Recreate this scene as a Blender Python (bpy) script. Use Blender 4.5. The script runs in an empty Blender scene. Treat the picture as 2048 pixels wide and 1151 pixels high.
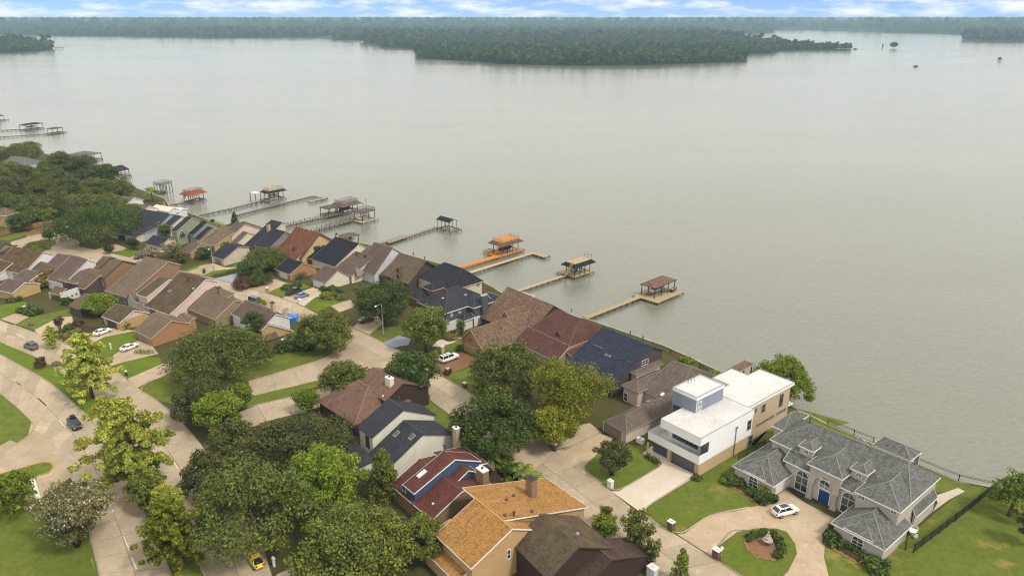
import bpy, math, random
import numpy as np
from mathutils import Vector

R = math.radians
random.seed(7)
C = bpy.context.scene
COL = C.collection

# ------------------------------------------------------------------ camera, sky, sun, exposure
CAM_H = 78.0                      # metres above the lawns
FPX = 1500.0                      # focal length in pixels of the 2048 px wide photograph
PITCH = math.atan(539.5 / FPX)
cam_data = bpy.data.cameras.new('camera')
cam_data.sensor_width = 36.0
cam_data.lens = 36.0 * FPX / 2048.0
cam_data.clip_start = 1.0
cam_data.clip_end = 60000.0
cam = bpy.data.objects.new('camera', cam_data)
COL.objects.link(cam)
cam.location = (0, 0, CAM_H)
cam.rotation_euler = (math.pi / 2 - PITCH, 0, 0)
C.camera = cam

SUN_EL, SUN_AZ = 52.0, 128.0      # azimuth clockwise from +Y: the sun stands to the right and behind
world = bpy.data.worlds.new('World')
C.world = world
world.use_nodes = True
wn, wl = world.node_tree.nodes, world.node_tree.links
wn.clear()
def N(t, **k):
    n = wn.new(t)
    for a, b in k.items():
        setattr(n, a, b)
    return n
def wmath(op, a, b=None, c=None, clamp=False):
    n = N('ShaderNodeMath', operation=op, use_clamp=clamp)
    for i, v in enumerate((a, b, c)):
        if v is None: continue
        if isinstance(v, (int, float)): n.inputs[i].default_value = v
        else: wl.new(v, n.inputs[i])
    return n.outputs[0]
tc = N('ShaderNodeTexCoord')
sep = N('ShaderNodeSeparateXYZ'); wl.new(tc.outputs['Generated'], sep.inputs[0])
X, Y, Z = sep.outputs
sky = N('ShaderNodeTexSky', sky_type='NISHITA', sun_disc=False)
sky.sun_elevation = R(SUN_EL); sky.sun_rotation = R(SUN_AZ)
sky.air_density = 1.0; sky.dust_density = 0.3; sky.ozone_density = 3.0
zlift = wmath('ADD', Z, 0.16)
cmb = N('ShaderNodeCombineXYZ'); wl.new(X, cmb.inputs[0]); wl.new(Y, cmb.inputs[1]); wl.new(zlift, cmb.inputs[2])
wl.new(cmb.outputs[0], sky.inputs['Vector'])
# cloud field: small puffs low over the horizon, closing to a thin bright overcast higher up
cv = N('ShaderNodeCombineXYZ')
wl.new(wmath('MULTIPLY', X, 15.0), cv.inputs[0]); wl.new(wmath('MULTIPLY', Y, 15.0), cv.inputs[1]); wl.new(wmath('MULTIPLY', Z, 70.0), cv.inputs[2])
cn = N('ShaderNodeTexNoise'); cn.inputs['Scale'].default_value = 1.15; cn.inputs['Detail'].default_value = 7; cn.inputs['Roughness'].default_value = 0.55
wl.new(cv.outputs[0], cn.inputs['Vector'])
cover = wmath('MULTIPLY', wmath('SUBTRACT', Z, 0.022, clamp=True), 9.0, clamp=True)
dens = wmath('ADD', cn.outputs['Fac'], cover)
cr = N('ShaderNodeMapRange'); cr.inputs['From Min'].default_value = 0.45; cr.inputs['From Max'].default_value = 0.76
wl.new(dens, cr.inputs['Value'])
mixc = N('ShaderNodeMix', data_type='RGBA')
wl.new(cr.outputs[0], mixc.inputs['Factor'])
# soft glow of thin haze near the horizon, kept blue
hz = N('ShaderNodeMapRange'); hz.inputs['From Min'].default_value = 0.0; hz.inputs['From Max'].default_value = 0.035
hz.inputs['To Min'].default_value = 0.5; hz.inputs['To Max'].default_value = 0.05
wl.new(Z, hz.inputs['Value'])
mixh = N('ShaderNodeMix', data_type='RGBA'); wl.new(hz.outputs[0], mixh.inputs['Factor'])
sgain = N('ShaderNodeMix', data_type='RGBA', blend_type='MULTIPLY'); sgain.inputs['Factor'].default_value = 1.0
wl.new(sky.outputs[0], sgain.inputs['A']); sgain.inputs['B'].default_value = (1.0, 1.17, 1.36, 1)
wl.new(sgain.outputs['Result'], mixh.inputs['A']); mixh.inputs['B'].default_value = (4.9, 6.5, 9.6, 1)
wl.new(mixh.outputs['Result'], mixc.inputs['A']); mixc.inputs['B'].default_value = (10.2, 9.9, 9.4, 1)
bg = N('ShaderNodeBackground'); bg.inputs['Strength'].default_value = 0.1
wl.new(mixc.outputs['Result'], bg.inputs['Color'])
wo = N('ShaderNodeOutputWorld'); wl.new(bg.outputs[0], wo.inputs['Surface'])

sun_data = bpy.data.lights.new('sun', 'SUN')
sun_data.energy = 2.4; sun_data.angle = R(10); sun_data.color = (1.0, 0.92, 0.80)
sun = bpy.data.objects.new('sun', sun_data); COL.objects.link(sun)
_az = R(SUN_AZ); _el = R(SUN_EL)
sun_dir = Vector((math.sin(_az) * math.cos(_el), math.cos(_az) * math.cos(_el), math.sin(_el)))
sun.rotation_euler = sun_dir.to_track_quat('Z', 'Y').to_euler()
sun.location = (60, 20, 200)

vs = C.view_settings
vs.view_transform = 'Standard'; vs.look = 'None'; vs.gamma = 1; vs.exposure = 0.3; vs.use_curve_mapping = False
C.render.engine = 'CYCLES'
C.cycles.max_bounces = 6; C.cycles.diffuse_bounces = 3; C.cycles.transparent_max_bounces = 8
C.cycles.volume_bounces = 0; C.cycles.filter_width = 1.15

# ------------------------------------------------------------------ survey helpers: a photograph point -> a place on the site
def ray(p):
    u = (p[0] - 1024.0) / FPX; v = (p[1] - 575.5) / FPX
    cp, sp = math.cos(PITCH), math.sin(PITCH)
    return Vector((u, cp - v * sp, -sp - v * cp))
def at(p, z=0.0):
    d = ray(p); t = (z - CAM_H) / d.z
    return Vector((d.x * t, d.y * t, z))
def tile(x0, y0, s):
    return lambda X, Y: (x0 + X / s, y0 + Y / s)
def pxm(p, z=0.0):                 # pixels per metre at that place
    q = at(p, z); return FPX / (q.y * math.cos(PITCH) + (CAM_H - z) * math.sin(PITCH))

T1 = tile(0, 200, 4.795); T2 = tile(0, 400, 4.795); T3 = tile(400, 380, 4.795); T4 = tile(0, 580, 4.795)
T5 = tile(380, 560, 4.795); T6 = tile(760, 400, 4.795); T7 = tile(760, 560, 4.795); T8 = tile(1100, 480, 4.795)
T9 = tile(0, 760, 2.944); T10 = tile(400, 740, 2.8); T11 = tile(800, 760, 2.944); T12 = tile(1150, 640, 3.596)
T13 = tile(1400, 760, 2.944); T17 = tile(1000, 860, 3.956); T18 = tile(260, 340, 8.855); T19 = tile(460, 350, 6.4)
A1 = tile(220, 390, 9.59); A2 = tile(0, 470, 9.59); A3 = tile(120, 500, 9.59); A4 = tile(200, 540, 9.59)
A5 = tile(400, 430, 9.59); A6 = tile(540, 440, 9.59); A7 = tile(620, 460, 9.59); A8 = tile(380, 540, 7.673)
B1 = tile(760, 490, 7.193); B2 = tile(900, 570, 5.754); B3 = tile(1140, 640, 7.193); B4 = tile(1180, 700, 5.754)
B5 = tile(620, 740, 6.394); B6 = tile(700, 850, 5.231); B7 = tile(960, 960, 5.851); B8 = tile(1460, 820, 6.393)
PX = lambda x, y: (x, y)

# ------------------------------------------------------------------ materials
def S(r, g, b, k=1.0):
    f = lambda c: ((c / 255.0 + 0.055) / 1.055) ** 2.4 if c > 10 else c / 255.0 / 12.92
    return (f(r) * k, f(g) * k, f(b) * k, 1.0)
class NT:
    def __init__(s, name):
        s.m = bpy.data.materials.new(name); s.m.use_nodes = True
        s.n = s.m.node_tree.nodes; s.l = s.m.node_tree.links; s.n.clear()
        s.out = s.n.new('ShaderNodeOutputMaterial'); s.b = s.n.new('ShaderNodeBsdfPrincipled')
        s.l.new(s.b.outputs[0], s.out.inputs['Surface'])
    def node(s, t, **k):
        n = s.n.new(t)
        for a, b in k.items(): setattr(n, a, b)
        return n
    def put(s, inp, v):
        if hasattr(v, 'is_output') or isinstance(v, bpy.types.NodeSocket): s.l.new(v, inp)
        else: inp.default_value = v
    def coord(s, kind='Object', scale=(1, 1, 1)):
        t = s.node('ShaderNodeTexCoord'); mp = s.node('ShaderNodeMapping'); mp.inputs['Scale'].default_value = scale
        s.l.new(t.outputs[kind], mp.inputs['Vector']); return mp.outputs[0]
    def noise(s, vec, scale, detail=4, rough=0.55, out='Fac'):
        n = s.node('ShaderNodeTexNoise'); s.l.new(vec, n.inputs['Vector'])
        n.inputs['Scale'].default_value = scale; n.inputs['Detail'].default_value = detail; n.inputs['Roughness'].default_value = rough
        return n.outputs[out]
    def ramp(s, fac, a, b, lo=0.0, hi=1.0):
        n = s.node('ShaderNodeMapRange'); n.inputs['From Min'].default_value = a; n.inputs['From Max'].default_value = b
        n.inputs['To Min'].default_value = lo; n.inputs['To Max'].default_value = hi
        s.l.new(fac, n.inputs['Value']); return n.outputs[0]
    def mix(s, fac, a, b, mode='MIX'):
        n = s.node('ShaderNodeMix', data_type='RGBA', blend_type=mode)
        s.put(n.inputs['Factor'], fac); s.put(n.inputs['A'], a); s.put(n.inputs['B'], b)
        return n.outputs['Result']
    def bump(s, h, strength=0.3, dist=0.05):
        n = s.node('ShaderNodeBump'); n.inputs['Strength'].default_value = strength; n.inputs['Distance'].default_value = dist
        s.l.new(h, n.inputs['Height']); s.l.new(n.outputs[0], s.b.inputs['Normal'])
    def done(s, col, rough=0.85, metal=0.0, spec=0.3):
        s.put(s.b.inputs['Base Color'], col); s.put(s.b.inputs['Roughness'], rough)
        s.b.inputs['Metallic'].default_value = metal; s.b.inputs['Specular IOR Level'].default_value = spec
        return s.m
def mul(c, k): return (c[0] * k, c[1] * k, c[2] * k, 1.0)

def m_plain(name, c, rough=0.7, metal=0.0, spec=0.4, var=0.12, scale=1.5):
    t = NT(name); v = t.coord()
    return t.done(t.mix(t.noise(v, scale), mul(c, 1 - var), mul(c, 1 + var)), rough, metal, spec)
def m_shingle(name, c1, c2, w=0.42, h=0.28, age=0.25, streak=0.18):
    t = NT(name); uv = t.coord('UV')
    br = t.node('ShaderNodeTexBrick'); t.l.new(uv, br.inputs['Vector'])
    br.inputs['Scale'].default_value = 1; br.inputs['Brick Width'].default_value = w; br.inputs['Row Height'].default_value = h
    br.inputs['Mortar Size'].default_value = 0.018; br.inputs['Mortar Smooth'].default_value = 0.6; br.inputs['Bias'].default_value = 0.0
    br.inputs['Color1'].default_value = c1; br.inputs['Color2'].default_value = c2
    br.inputs['Mortar'].default_value = mul(c1, 0.62)
    obj = t.coord()
    big = t.ramp(t.noise(obj, 0.28, 5, 0.62), 0.3, 0.72, 1 - age, 1 + age * 0.6)
    st = t.ramp(t.noise(t.coord('UV', (2.2, 0.14, 1)), 1.0, 3), 0.3, 0.7, 1 - streak, 1 + streak * 0.5)
    sp = t.ramp(t.noise(obj, 5.0, 2), 0.3, 0.7, 0.86, 1.12)
    mm = t.node('ShaderNodeMath', operation='MULTIPLY'); t.l.new(big, mm.inputs[0]); t.l.new(st, mm.inputs[1])
    m2 = t.node('ShaderNodeMath', operation='MULTIPLY'); t.l.new(mm.outputs[0], m2.inputs[0]); t.l.new(sp, m2.inputs[1])
    g = t.node('ShaderNodeCombineColor'); [t.l.new(m2.outputs[0], g.inputs[i]) for i in range(3)]
    col = t.mix(1.0, br.outputs['Color'], g.outputs[0], 'MULTIPLY')
    t.bump(br.outputs['Fac'], -0.35, 0.02)
    return t.done(col, 0.95, 0, 0.15)
def m_tile(name, c1, c2):           # coarse flat tiles with dark joints and moss
    t = NT(name); uv = t.coord('UV')
    br = t.node('ShaderNodeTexBrick', offset=0.5); t.l.new(uv, br.inputs['Vector'])
    br.inputs['Scale'].default_value = 1; br.inputs['Brick Width'].default_value = 0.42; br.inputs['Row Height'].default_value = 0.42
    br.inputs['Mortar Size'].default_value = 0.035; br.inputs['Mortar Smooth'].default_value = 0.3
    br.inputs['Color1'].default_value = c1; br.inputs['Color2'].default_value = c2; br.inputs['Mortar'].default_value = mul(c1, 0.4)
    moss = t.ramp(t.noise(t.coord(), 0.5, 6, 0.7), 0.45, 0.7)
    col = t.mix(moss, br.outputs['Color'], t.mix(0.5, br.outputs['Color'], S(112, 100, 58)))
    t.bump(br.outputs['Fac'], -0.6, 0.04)
    return t.done(col, 0.95, 0, 0.15)
def m_brick(name, c1, c2, mortar=None):
    t = NT(name); uv = t.coord('UV')
    br = t.node('ShaderNodeTexBrick'); t.l.new(uv, br.inputs['Vector'])
    br.inputs['Scale'].default_value = 1; br.inputs['Brick Width'].default_value = 0.24; br.inputs['Row Height'].default_value = 0.09
    br.inputs['Mortar Size'].default_value = 0.008
    br.inputs['Color1'].default_value = c1; br.inputs['Color2'].default_value = c2; br.inputs['Mortar'].default_value = mortar or mul(c1, 1.25)
    n = t.noise(t.coord(), 2.2, 6, 0.7)
    col = t.mix(t.ramp(n, 0.3, 0.75, 0.0, 0.55), br.outputs['Color'], mul(c2, 0.72))
    return t.done(col, 0.9, 0, 0.2)
def m_siding(name, c, pitch=0.22, vertical=False):
    t = NT(name); uv = t.coord('UV')
    w = t.node('ShaderNodeTexWave', wave_type='BANDS', bands_direction='X' if vertical else 'Y', wave_profile='SAW')
    t.l.new(uv, w.inputs['Vector']); w.inputs['Scale'].default_value = 1.0 / (pitch * 2 * math.pi) * math.pi * 1.0
    w.inputs['Distortion'].default_value = 0
    n = t.ramp(t.noise(t.coord(), 0.7, 5), 0.25, 0.75, 0.0, 1.0)
    base = t.mix(n, mul(c, 0.9), mul(c, 1.06))
    edge = t.ramp(w.outputs['Fac'], 0.0, 0.16, 0.84, 1.0)
    g = t.node('ShaderNodeCombineColor'); [t.l.new(edge, g.inputs[i]) for i in range(3)]
    col = t.mix(1.0, base, g.outputs[0], 'MULTIPLY')
    t.bump(w.outputs['Fac'], 0.3, 0.02)
    return t.done(col, 0.75, 0, 0.3)
def m_stucco(name, c, dirt=0.14):
    t = NT(name); v = t.coord()
    a = t.ramp(t.noise(v, 0.5, 6, 0.65), 0.3, 0.75, 1.04, 1 - dirt)
    b = t.ramp(t.noise(t.coord('Object', (3, 3, 0.25)), 1.2, 3), 0.35, 0.75, 1.03, 1 - dirt * 0.6)
    m = t.node('ShaderNodeMath', operation='MULTIPLY'); t.l.new(a, m.inputs[0]); t.l.new(b, m.inputs[1])
    g = t.node('ShaderNodeCombineColor'); [t.l.new(m.outputs[0], g.inputs[i]) for i in range(3)]
    t.bump(t.noise(v, 9, 3), 0.15, 0.02)
    return t.done(t.mix(1.0, c, g.outputs[0], 'MULTIPLY'), 0.9, 0, 0.25)
def m_ground(name, cols, scales, rough=0.95, bumpy=0.4, spot=None):
    """cols: three colours mixed by two noises; spot = (colour, scale, threshold)."""
    t = NT(name); v = t.coord()
    c = t.mix(t.ramp(t.noise(v, scales[0], 6, 0.6), 0.32, 0.68), cols[0], cols[1])
    c = t.mix(t.ramp(t.noise(v, scales[1], 5, 0.65), 0.45, 0.72, 0, 0.85), c, cols[2])
    if spot:
        c = t.mix(t.ramp(t.noise(v, spot[1], 6, 0.7), spot[2], spot[2] + 0.12, 0, 0.8), c, spot[0])
    f = t.noise(v, 3.2, 4, 0.7)
    c = t.mix(t.ramp(f, 0.25, 0.75, 0.0, 0.5), c, t.mix(1.0, c, (0.55, 0.55, 0.55, 1), 'MULTIPLY'))
    t.bump(f, bumpy, 0.12)
    return t.done(c, rough, 0, 0.12)
def m_concrete(name, c, dirt=(0.6, 0.5), tint=None):
    t = NT(name); v = t.coord()
    info = t.node('ShaderNodeObjectInfo')
    a = t.ramp(t.noise(v, 0.22, 6, 0.66), 0.3, 0.72, 0, 1)
    col = t.mix(a, c, mul(tint or c, dirt[0] if tint is None else 1.0))
    b = t.ramp(t.noise(v, 1.4, 7, 0.75), 0.42, 0.72, 0, dirt[1])
    col = t.mix(b, col, mul(c, 0.55))
    col = t.mix(t.ramp(t.noise(v, .55, 8, .8), .56, .66, 0, dirt[1]), col, mul(c, 1.25))
    rnd = t.ramp(info.outputs['Random'], 0, 1, 0.86, 1.1)
    g = t.node('ShaderNodeCombineColor'); [t.l.new(rnd, g.inputs[i]) for i in range(3)]
    col = t.mix(1.0, col, g.outputs[0], 'MULTIPLY')
    t.bump(t.noise(v, 7, 3), 0.2, 0.02)
    return t.done(col, 0.9, 0, 0.2)
def m_leaf(name, c1, c2, trans=0.25):
    c1, c2 = mul(c1, .95), mul(c2, 1.45)
    t = NT(name); info = t.node('ShaderNodeObjectInfo'); geo = t.node('ShaderNodeNewGeometry')
    v = t.coord()
    isl = t.ramp(geo.outputs['Random Per Island'], 0, 1, 0.0, 1.0)
    c = t.mix(t.ramp(t.noise(v, 0.45, 4, 0.6), 0.3, 0.7), c1, c2)
    c = t.mix(t.ramp(isl, 0.55, 1.0, 0, 0.55), c, mul(c2, 1.45))
    c = t.mix(t.ramp(isl, 0.0, 0.35, 0.6, 0), c, mul(c1, 0.55))
    c = t.mix(t.ramp(t.noise(v, .13, 3), .42, .7, 0, .55), c, t.mix(1.0, c, (1.5, 1.25, .8, 1), 'MULTIPLY'))
    rnd = t.ramp(info.outputs['Random'], 0, 1, 0.84, 1.28)
    g = t.node('ShaderNodeCombineColor'); [t.l.new(rnd, g.inputs[i]) for i in range(3)]
    c = t.mix(1.0, c, g.outputs[0], 'MULTIPLY')
    tr = t.node('ShaderNodeBsdfTranslucent'); t.l.new(c, tr.inputs['Color'])
    ms = t.node('ShaderNodeMixShader'); ms.inputs[0].default_value = trans
    t.done(c, 0.55, 0, 0.25)
    t.l.new(t.b.outputs[0], ms.inputs[1]); t.l.new(tr.outputs[0], ms.inputs[2]); t.l.new(ms.outputs[0], t.out.inputs['Surface'])
    return t.m
def m_glass(name, c):
    t = NT(name); n = t.noise(t.coord(), 1.3, 3)
    return t.done(t.mix(t.ramp(n, 0.35, 0.65), c, mul(c, 2.4)), 0.08, 0, 0.8)
def m_wood(name, c1, c2, plank=0.16):
    t = NT(name); v = t.coord()
    info = t.node('ShaderNodeObjectInfo')
    c = t.mix(t.ramp(t.noise(v, 1.1, 5, 0.7), 0.3, 0.7), c1, c2)
    c = t.mix(t.ramp(t.noise(v, 6.5, 4, 0.7), 0.45, 0.75, 0, 0.5), c, mul(c1, 0.5))
    rnd = t.ramp(info.outputs['Random'], 0, 1, 0.82, 1.15)
    g = t.node('ShaderNodeCombineColor'); [t.l.new(rnd, g.inputs[i]) for i in range(3)]
    return t.done(t.mix(1.0, c, g.outputs[0], 'MULTIPLY'), 0.9, 0, 0.2)

# ------------------------------------------------------------------ mesh and object helpers
def tag(o, label=None, cat=None, group=None, kind=None):
    if label: o['label'] = label
    if cat: o['category'] = cat
    if group: o['group'] = group
    if kind: o['kind'] = kind
    return o
def empty(name, loc, label=None, cat=None, group=None):
    o = bpy.data.objects.new(name, None); o.location = loc; o.empty_display_size = 0.5
    COL.objects.link(o); return tag(o, label, cat, group)
class MB:
    """collects faces; coordinates are world metres, written relative to the thing's base when built"""
    def __init__(s): s.v = []; s.f = []; s.mi = []
    def poly(s, pts, mi=0):
        k = len(s.v); s.v += [tuple(p) for p in pts]; s.f.append(tuple(range(k, k + len(pts)))); s.mi.append(mi)
    def box(s, c, sx, sy, sz, ang=0.0, mi=0, bottom=True):
        """c = centre of the base"""
        ca, sa = math.cos(ang), math.sin(ang); P = []
        for z in (0, sz):
            for x, y in ((-1, -1), (1, -1), (1, 1), (-1, 1)):
                a, b = x * sx / 2, y * sy / 2
                P.append((c[0] + a * ca - b * sa, c[1] + a * sa + b * ca, c[2] + z))
        k = len(s.v); s.v += P
        F = [(4, 5, 6, 7), (0, 1, 5, 4), (1, 2, 6, 5), (2, 3, 7, 6), (3, 0, 4, 7)]
        if bottom: F.append((3, 2, 1, 0))
        for f in F: s.f.append(tuple(k + i for i in f)); s.mi.append(mi)
    def bar(s, a, b, w, h=None, mi=0):
        """square bar from a to b"""
        a, b = Vector(a), Vector(b); h = h or w; d = (b - a)
        if d.length < 1e-6: return
        d.normalize(); up = Vector((0, 0, 1)) if abs(d.z) < 0.95 else Vector((1, 0, 0))
        x = d.cross(up).normalized(); y = x.cross(d).normalized()
        k = len(s.v)
        for q in (a, b):
            for i, j in ((-1, -1), (1, -1), (1, 1), (-1, 1)):
                s.v.append(tuple(q + x * (i * w / 2) + y * (j * h / 2)))
        for f in ((3, 2, 1, 0), (4, 5, 6, 7), (0, 1, 5, 4), (1, 2, 6, 5), (2, 3, 7, 6), (3, 0, 4, 7)):
            s.f.append(tuple(k + i for i in f)); s.mi.append(mi)
    def tube(s, pts, rads, n=8, mi=0, cap=True):
        pts = [Vector(p) for p in pts]; k0 = len(s.v)
        for i, p in enumerate(pts):
            d = (pts[min(i + 1, len(pts) - 1)] - pts[max(i - 1, 0)]).normalized()
            up = Vector((0, 0, 1)) if abs(d.z) < 0.9 else Vector((1, 0, 0))
            x = d.cross(up).normalized(); y = x.cross(d)
            for j in range(n):
                a = 2 * math.pi * j / n
                s.v.append(tuple(p + (x * math.cos(a) + y * math.sin(a)) * rads[i]))
        for i in range(len(pts) - 1):
            for j in range(n):
                a = k0 + i * n + j; b = k0 + i * n + (j + 1) % n
                s.f.append((a, b, b + n, a + n)); s.mi.append(mi)
        if cap:
            s.f.append(tuple(k0 + (len(pts) - 1) * n + j for j in range(n))); s.mi.append(mi)
            s.f.append(tuple(k0 + n - 1 - j for j in range(n))); s.mi.append(mi)
    def lathe(s, c, prof, n=16, mi=0):
        k0 = len(s.v)
        for r, z in prof:
            for j in range(n):
                a = 2 * math.pi * j / n; s.v.append((c[0] + r * math.cos(a), c[1] + r * math.sin(a), c[2] + z))
        for i in range(len(prof) - 1):
            for j in range(n):
                a = k0 + i * n + j; b = k0 + i * n + (j + 1) % n
                s.f.append((a, b, b + n, a + n)); s.mi.append(mi)
    def build(s, name, mats, parent=None, origin=None, smooth=False, uv=True):
        if not s.f: return None
        o3 = Vector(origin) if origin is not None else (Vector(parent_base(parent)) if parent else Vector((0, 0, 0)))
        V = np.array(s.v, dtype=np.float64) - np.array(o3)
        me = bpy.data.meshes.new(name); me.from_pydata(V.tolist(), [], s.f)
        if not isinstance(mats, (list, tuple)): mats = [mats]
        for m in mats: me.materials.append(m)
        if len(mats) > 1: me.polygons.foreach_set('material_index', s.mi)
        if uv:
            lay = me.uv_layers.new(name='UVMap').data
            for p in me.polygons:
                n = p.normal
                if abs(n.z) > 0.985: ua, va = Vector((1, 0, 0)), Vector((0, 1, 0))
                else:
                    ua = Vector((0, 0, 1)).cross(n).normalized(); va = n.cross(ua)
                for li in p.loop_indices:
                    w = Vector(s.v[me.loops[li].vertex_index]); lay[li].uv = (w.dot(ua), w.dot(va))
        if smooth: me.shade_smooth()
        me.update()
        ob = bpy.data.objects.new(name, me); COL.objects.link(ob)
        if parent: ob.parent = parent
        else: ob.location = o3
        return ob
def parent_base(p):
    l = Vector((0, 0, 0))
    while p is not None:
        l += p.location; p = p.parent
    return l
def copy_tree(o, parent=None):
    c = o.copy(); COL.objects.link(c)
    if parent is not None: c.parent = parent
    for ch in list(o.children): copy_tree(ch, c)
    return c
# ------------------------------------------------------------------ palette
K = 0.62       # photograph colour -> surface colour under this light
M = {}
M['trim'] = m_plain('white_trim', (0.72, 0.71, 0.68, 1), 0.6, var=0.08)
M['trim_tan'] = m_plain('tan_trim', S(214, 190, 160, .75), 0.7)
M['trim_dark'] = m_plain('dark_trim', S(70, 62, 56, .7), 0.7)
M['trim_gray'] = m_plain('grey_trim', S(170, 168, 166, .7), 0.7)
M['glass'] = m_glass('window_glass', (0.022, 0.03, 0.034, 1))
M['glass_light'] = m_glass('curtained_glass', (0.16, 0.21, 0.2, 1))
M['metal'] = m_plain('grey_metal', (0.32, 0.33, 0.34, 1), 0.4, 0.7)
M['black_metal'] = m_plain('black_metal', (0.018, 0.018, 0.02, 1), 0.5, 0.2)
M['skylight'] = m_plain('skylight_dome', (0.72, 0.70, 0.68, 1), 0.25)
M['pipe'] = m_plain('roof_pipe', (0.05, 0.05, 0.055, 1), 0.6)
SHC = {}
def SH(n, a, b, **k):
    m = m_shingle(n, S(*a, K), S(*b, K), **k); SHC[n] = m_plain(n + '_ridge', S(*b, K * 1.08), .9, var=.2, scale=3); return m
M['sh_grey'] = SH('grey_green_shingle', (108, 110, 108), (142, 142, 138), age=.12)
M['sh_taupe'] = SH('taupe_shingle', (116, 104, 94), (134, 122, 110), age=.15)
M['sh_navy'] = SH('navy_shingle', (54, 60, 78), (72, 78, 96), age=.14)
M['sh_maroon'] = SH('maroon_shingle', (102, 70, 64), (122, 88, 78), age=.15)
M['sh_mottled'] = SH('mottled_brown_shingle', (112, 88, 74), (160, 132, 112), age=.15)
M['sh_charcoal'] = SH('charcoal_shingle', (54, 55, 62), (70, 70, 78), age=.14)
M['sh_slate'] = SH('slate_blue_shingle', (62, 63, 72), (80, 80, 90), age=.14)
M['sh_black'] = SH('black_shingle', (42, 44, 52), (56, 58, 66), age=.12)
M['sh_olive'] = SH('olive_brown_shingle', (114, 98, 80), (132, 114, 94), age=.15)
M['sh_brown'] = SH('grey_brown_shingle', (112, 94, 86), (132, 112, 102), age=.2)
M['sh_rust'] = SH('rust_brown_shingle', (126, 80, 62), (148, 98, 78), age=.18)
M['sh_tan'] = SH('weathered_tan_shingle', (124, 108, 92), (146, 128, 108), age=.2)
M['sh_red'] = SH('dark_red_shingle', (104, 64, 58), (124, 78, 70), age=.14)
M['sh_yellow'] = SH('golden_shingle', (168, 122, 68), (214, 166, 102), w=.3, h=.2, age=.1)
M['sh_darkbrown'] = SH('dark_brown_shingle', (88, 70, 60), (106, 86, 74), age=.22)
M['sh_rosy'] = SH('rosy_brown_shingle', (128, 98, 86), (150, 120, 104), age=.18)
M['sh_flat'] = SH('aged_flat_shingle', (100, 98, 96), (120, 116, 110), age=.25)
M['tile_dark'] = m_tile('dark_brown_tile', S(92, 80, 68, K), S(116, 100, 82, K))
M['tile_moss'] = m_tile('mossy_brown_tile', S(94, 74, 58, K), S(118, 96, 70, K))
BR = lambda n, a, b: m_brick(n, S(*a, .72), S(*b, .72))
M['br_orange'] = BR('orange_brick', (172, 128, 92), (194, 150, 112))
M['br_yellow'] = BR('yellow_brick', (196, 162, 108), (214, 182, 132))
M['br_tan'] = BR('tan_brick', (196, 172, 140), (216, 196, 166))
M['br_red'] = BR('red_brown_brick', (122, 82, 66), (146, 104, 84))
M['br_buff'] = BR('buff_brick', (200, 172, 132), (218, 194, 156))
M['br_taupe'] = BR('taupe_brick', (146, 116, 90), (166, 136, 108))
SD = lambda n, c, **k: m_siding(n, S(*c, .76), **k)
M['sd_white'] = SD('white_siding', (232, 230, 228))
M['sd_greywhite'] = SD('grey_white_siding', (216, 218, 222))
M['sd_pink'] = SD('pink_siding', (232, 206, 196))
M['sd_cream'] = SD('cream_siding', (234, 224, 204))
M['sd_cream2'] = SD('pale_cream_siding', (238, 236, 220))
M['sd_sage'] = SD('sage_siding', (156, 160, 140))
M['sd_grey'] = SD('grey_siding', (150, 140, 132))
M['sd_slate'] = SD('slate_siding', (86, 90, 102))
M['sd_blue'] = SD('blue_siding', (66, 96, 134))
M['sd_tan'] = SD('tan_siding', (206, 170, 124))
M['sd_olive'] = SD('olive_siding', (160, 140, 108))
M['sd_brown'] = SD('dark_brown_siding', (70, 52, 46))
M['sd_darkgrey'] = SD('dark_grey_siding', (88, 78, 74))
M['sd_bluegrey'] = m_siding('blue_grey_panels', S(150, 156, 172, .72), pitch=.5, vertical=True)
M['sd_paleblue'] = SD('pale_blue_siding', (176, 186, 204))
ST = lambda n, c, **k: m_stucco(n, S(*c, .72), **k)
M['st_mansion'] = ST('mauve_grey_stucco', (202, 194, 184))
M['st_white'] = m_stucco('white_stucco', (0.74, 0.74, 0.75, 1), .05)
M['st_cream'] = ST('cream_stucco', (228, 214, 190))
M['st_pinkish'] = ST('pale_pink_stucco', (222, 202, 190))
M['st_yellow'] = ST('yellow_stucco', (218, 194, 140))
M['st_bright'] = ST('bright_white_stucco', (238, 236, 232))
M['roof_white'] = m_concrete('white_membrane', (0.62, 0.61, 0.60, 1), dirt=(.8, .45))
M['garage_cream'] = SD('cream_garage_door', (226, 214, 186), pitch=.5)
M['garage_white'] = SD('white_garage_door', (236, 234, 230), pitch=.5)
M['garage_grey'] = m_siding('grey_garage_door', S(112, 112, 116, .72), pitch=.5)
M['garage_dark'] = m_siding('dark_garage_door', S(60, 62, 72, .72), pitch=.5)
M['garage_olive'] = SD('olive_garage_door', (176, 166, 120), pitch=.5)
M['garage_taupe'] = SD('taupe_garage_door', (146, 134, 118), pitch=.5)
M['door_blue'] = m_plain('blue_door', S(24, 70, 120, .7), .4)
M['door_brown'] = m_plain('brown_door', S(90, 56, 40, .7), .5)
M['wood_orange'] = m_wood('stained_orange_wood', S(214, 142, 70, .66), S(230, 162, 90, .66))
M['wood_tan'] = m_wood('pale_deck_wood', S(196, 172, 132, .62), S(216, 194, 156, .62))
M['wood_grey'] = m_wood('weathered_grey_wood', S(128, 118, 108, .62), S(156, 146, 134, .62))
M['wood_red'] = m_wood('red_stained_wood', S(168, 92, 66, .62), S(190, 112, 84, .62))
M['wood_pink'] = m_wood('pinkish_grey_wood', S(176, 150, 136, .62), S(194, 170, 154, .62))
M['wood_dark'] = m_wood('wet_dark_wood', S(70, 62, 54, .6), S(96, 86, 74, .6))
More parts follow.
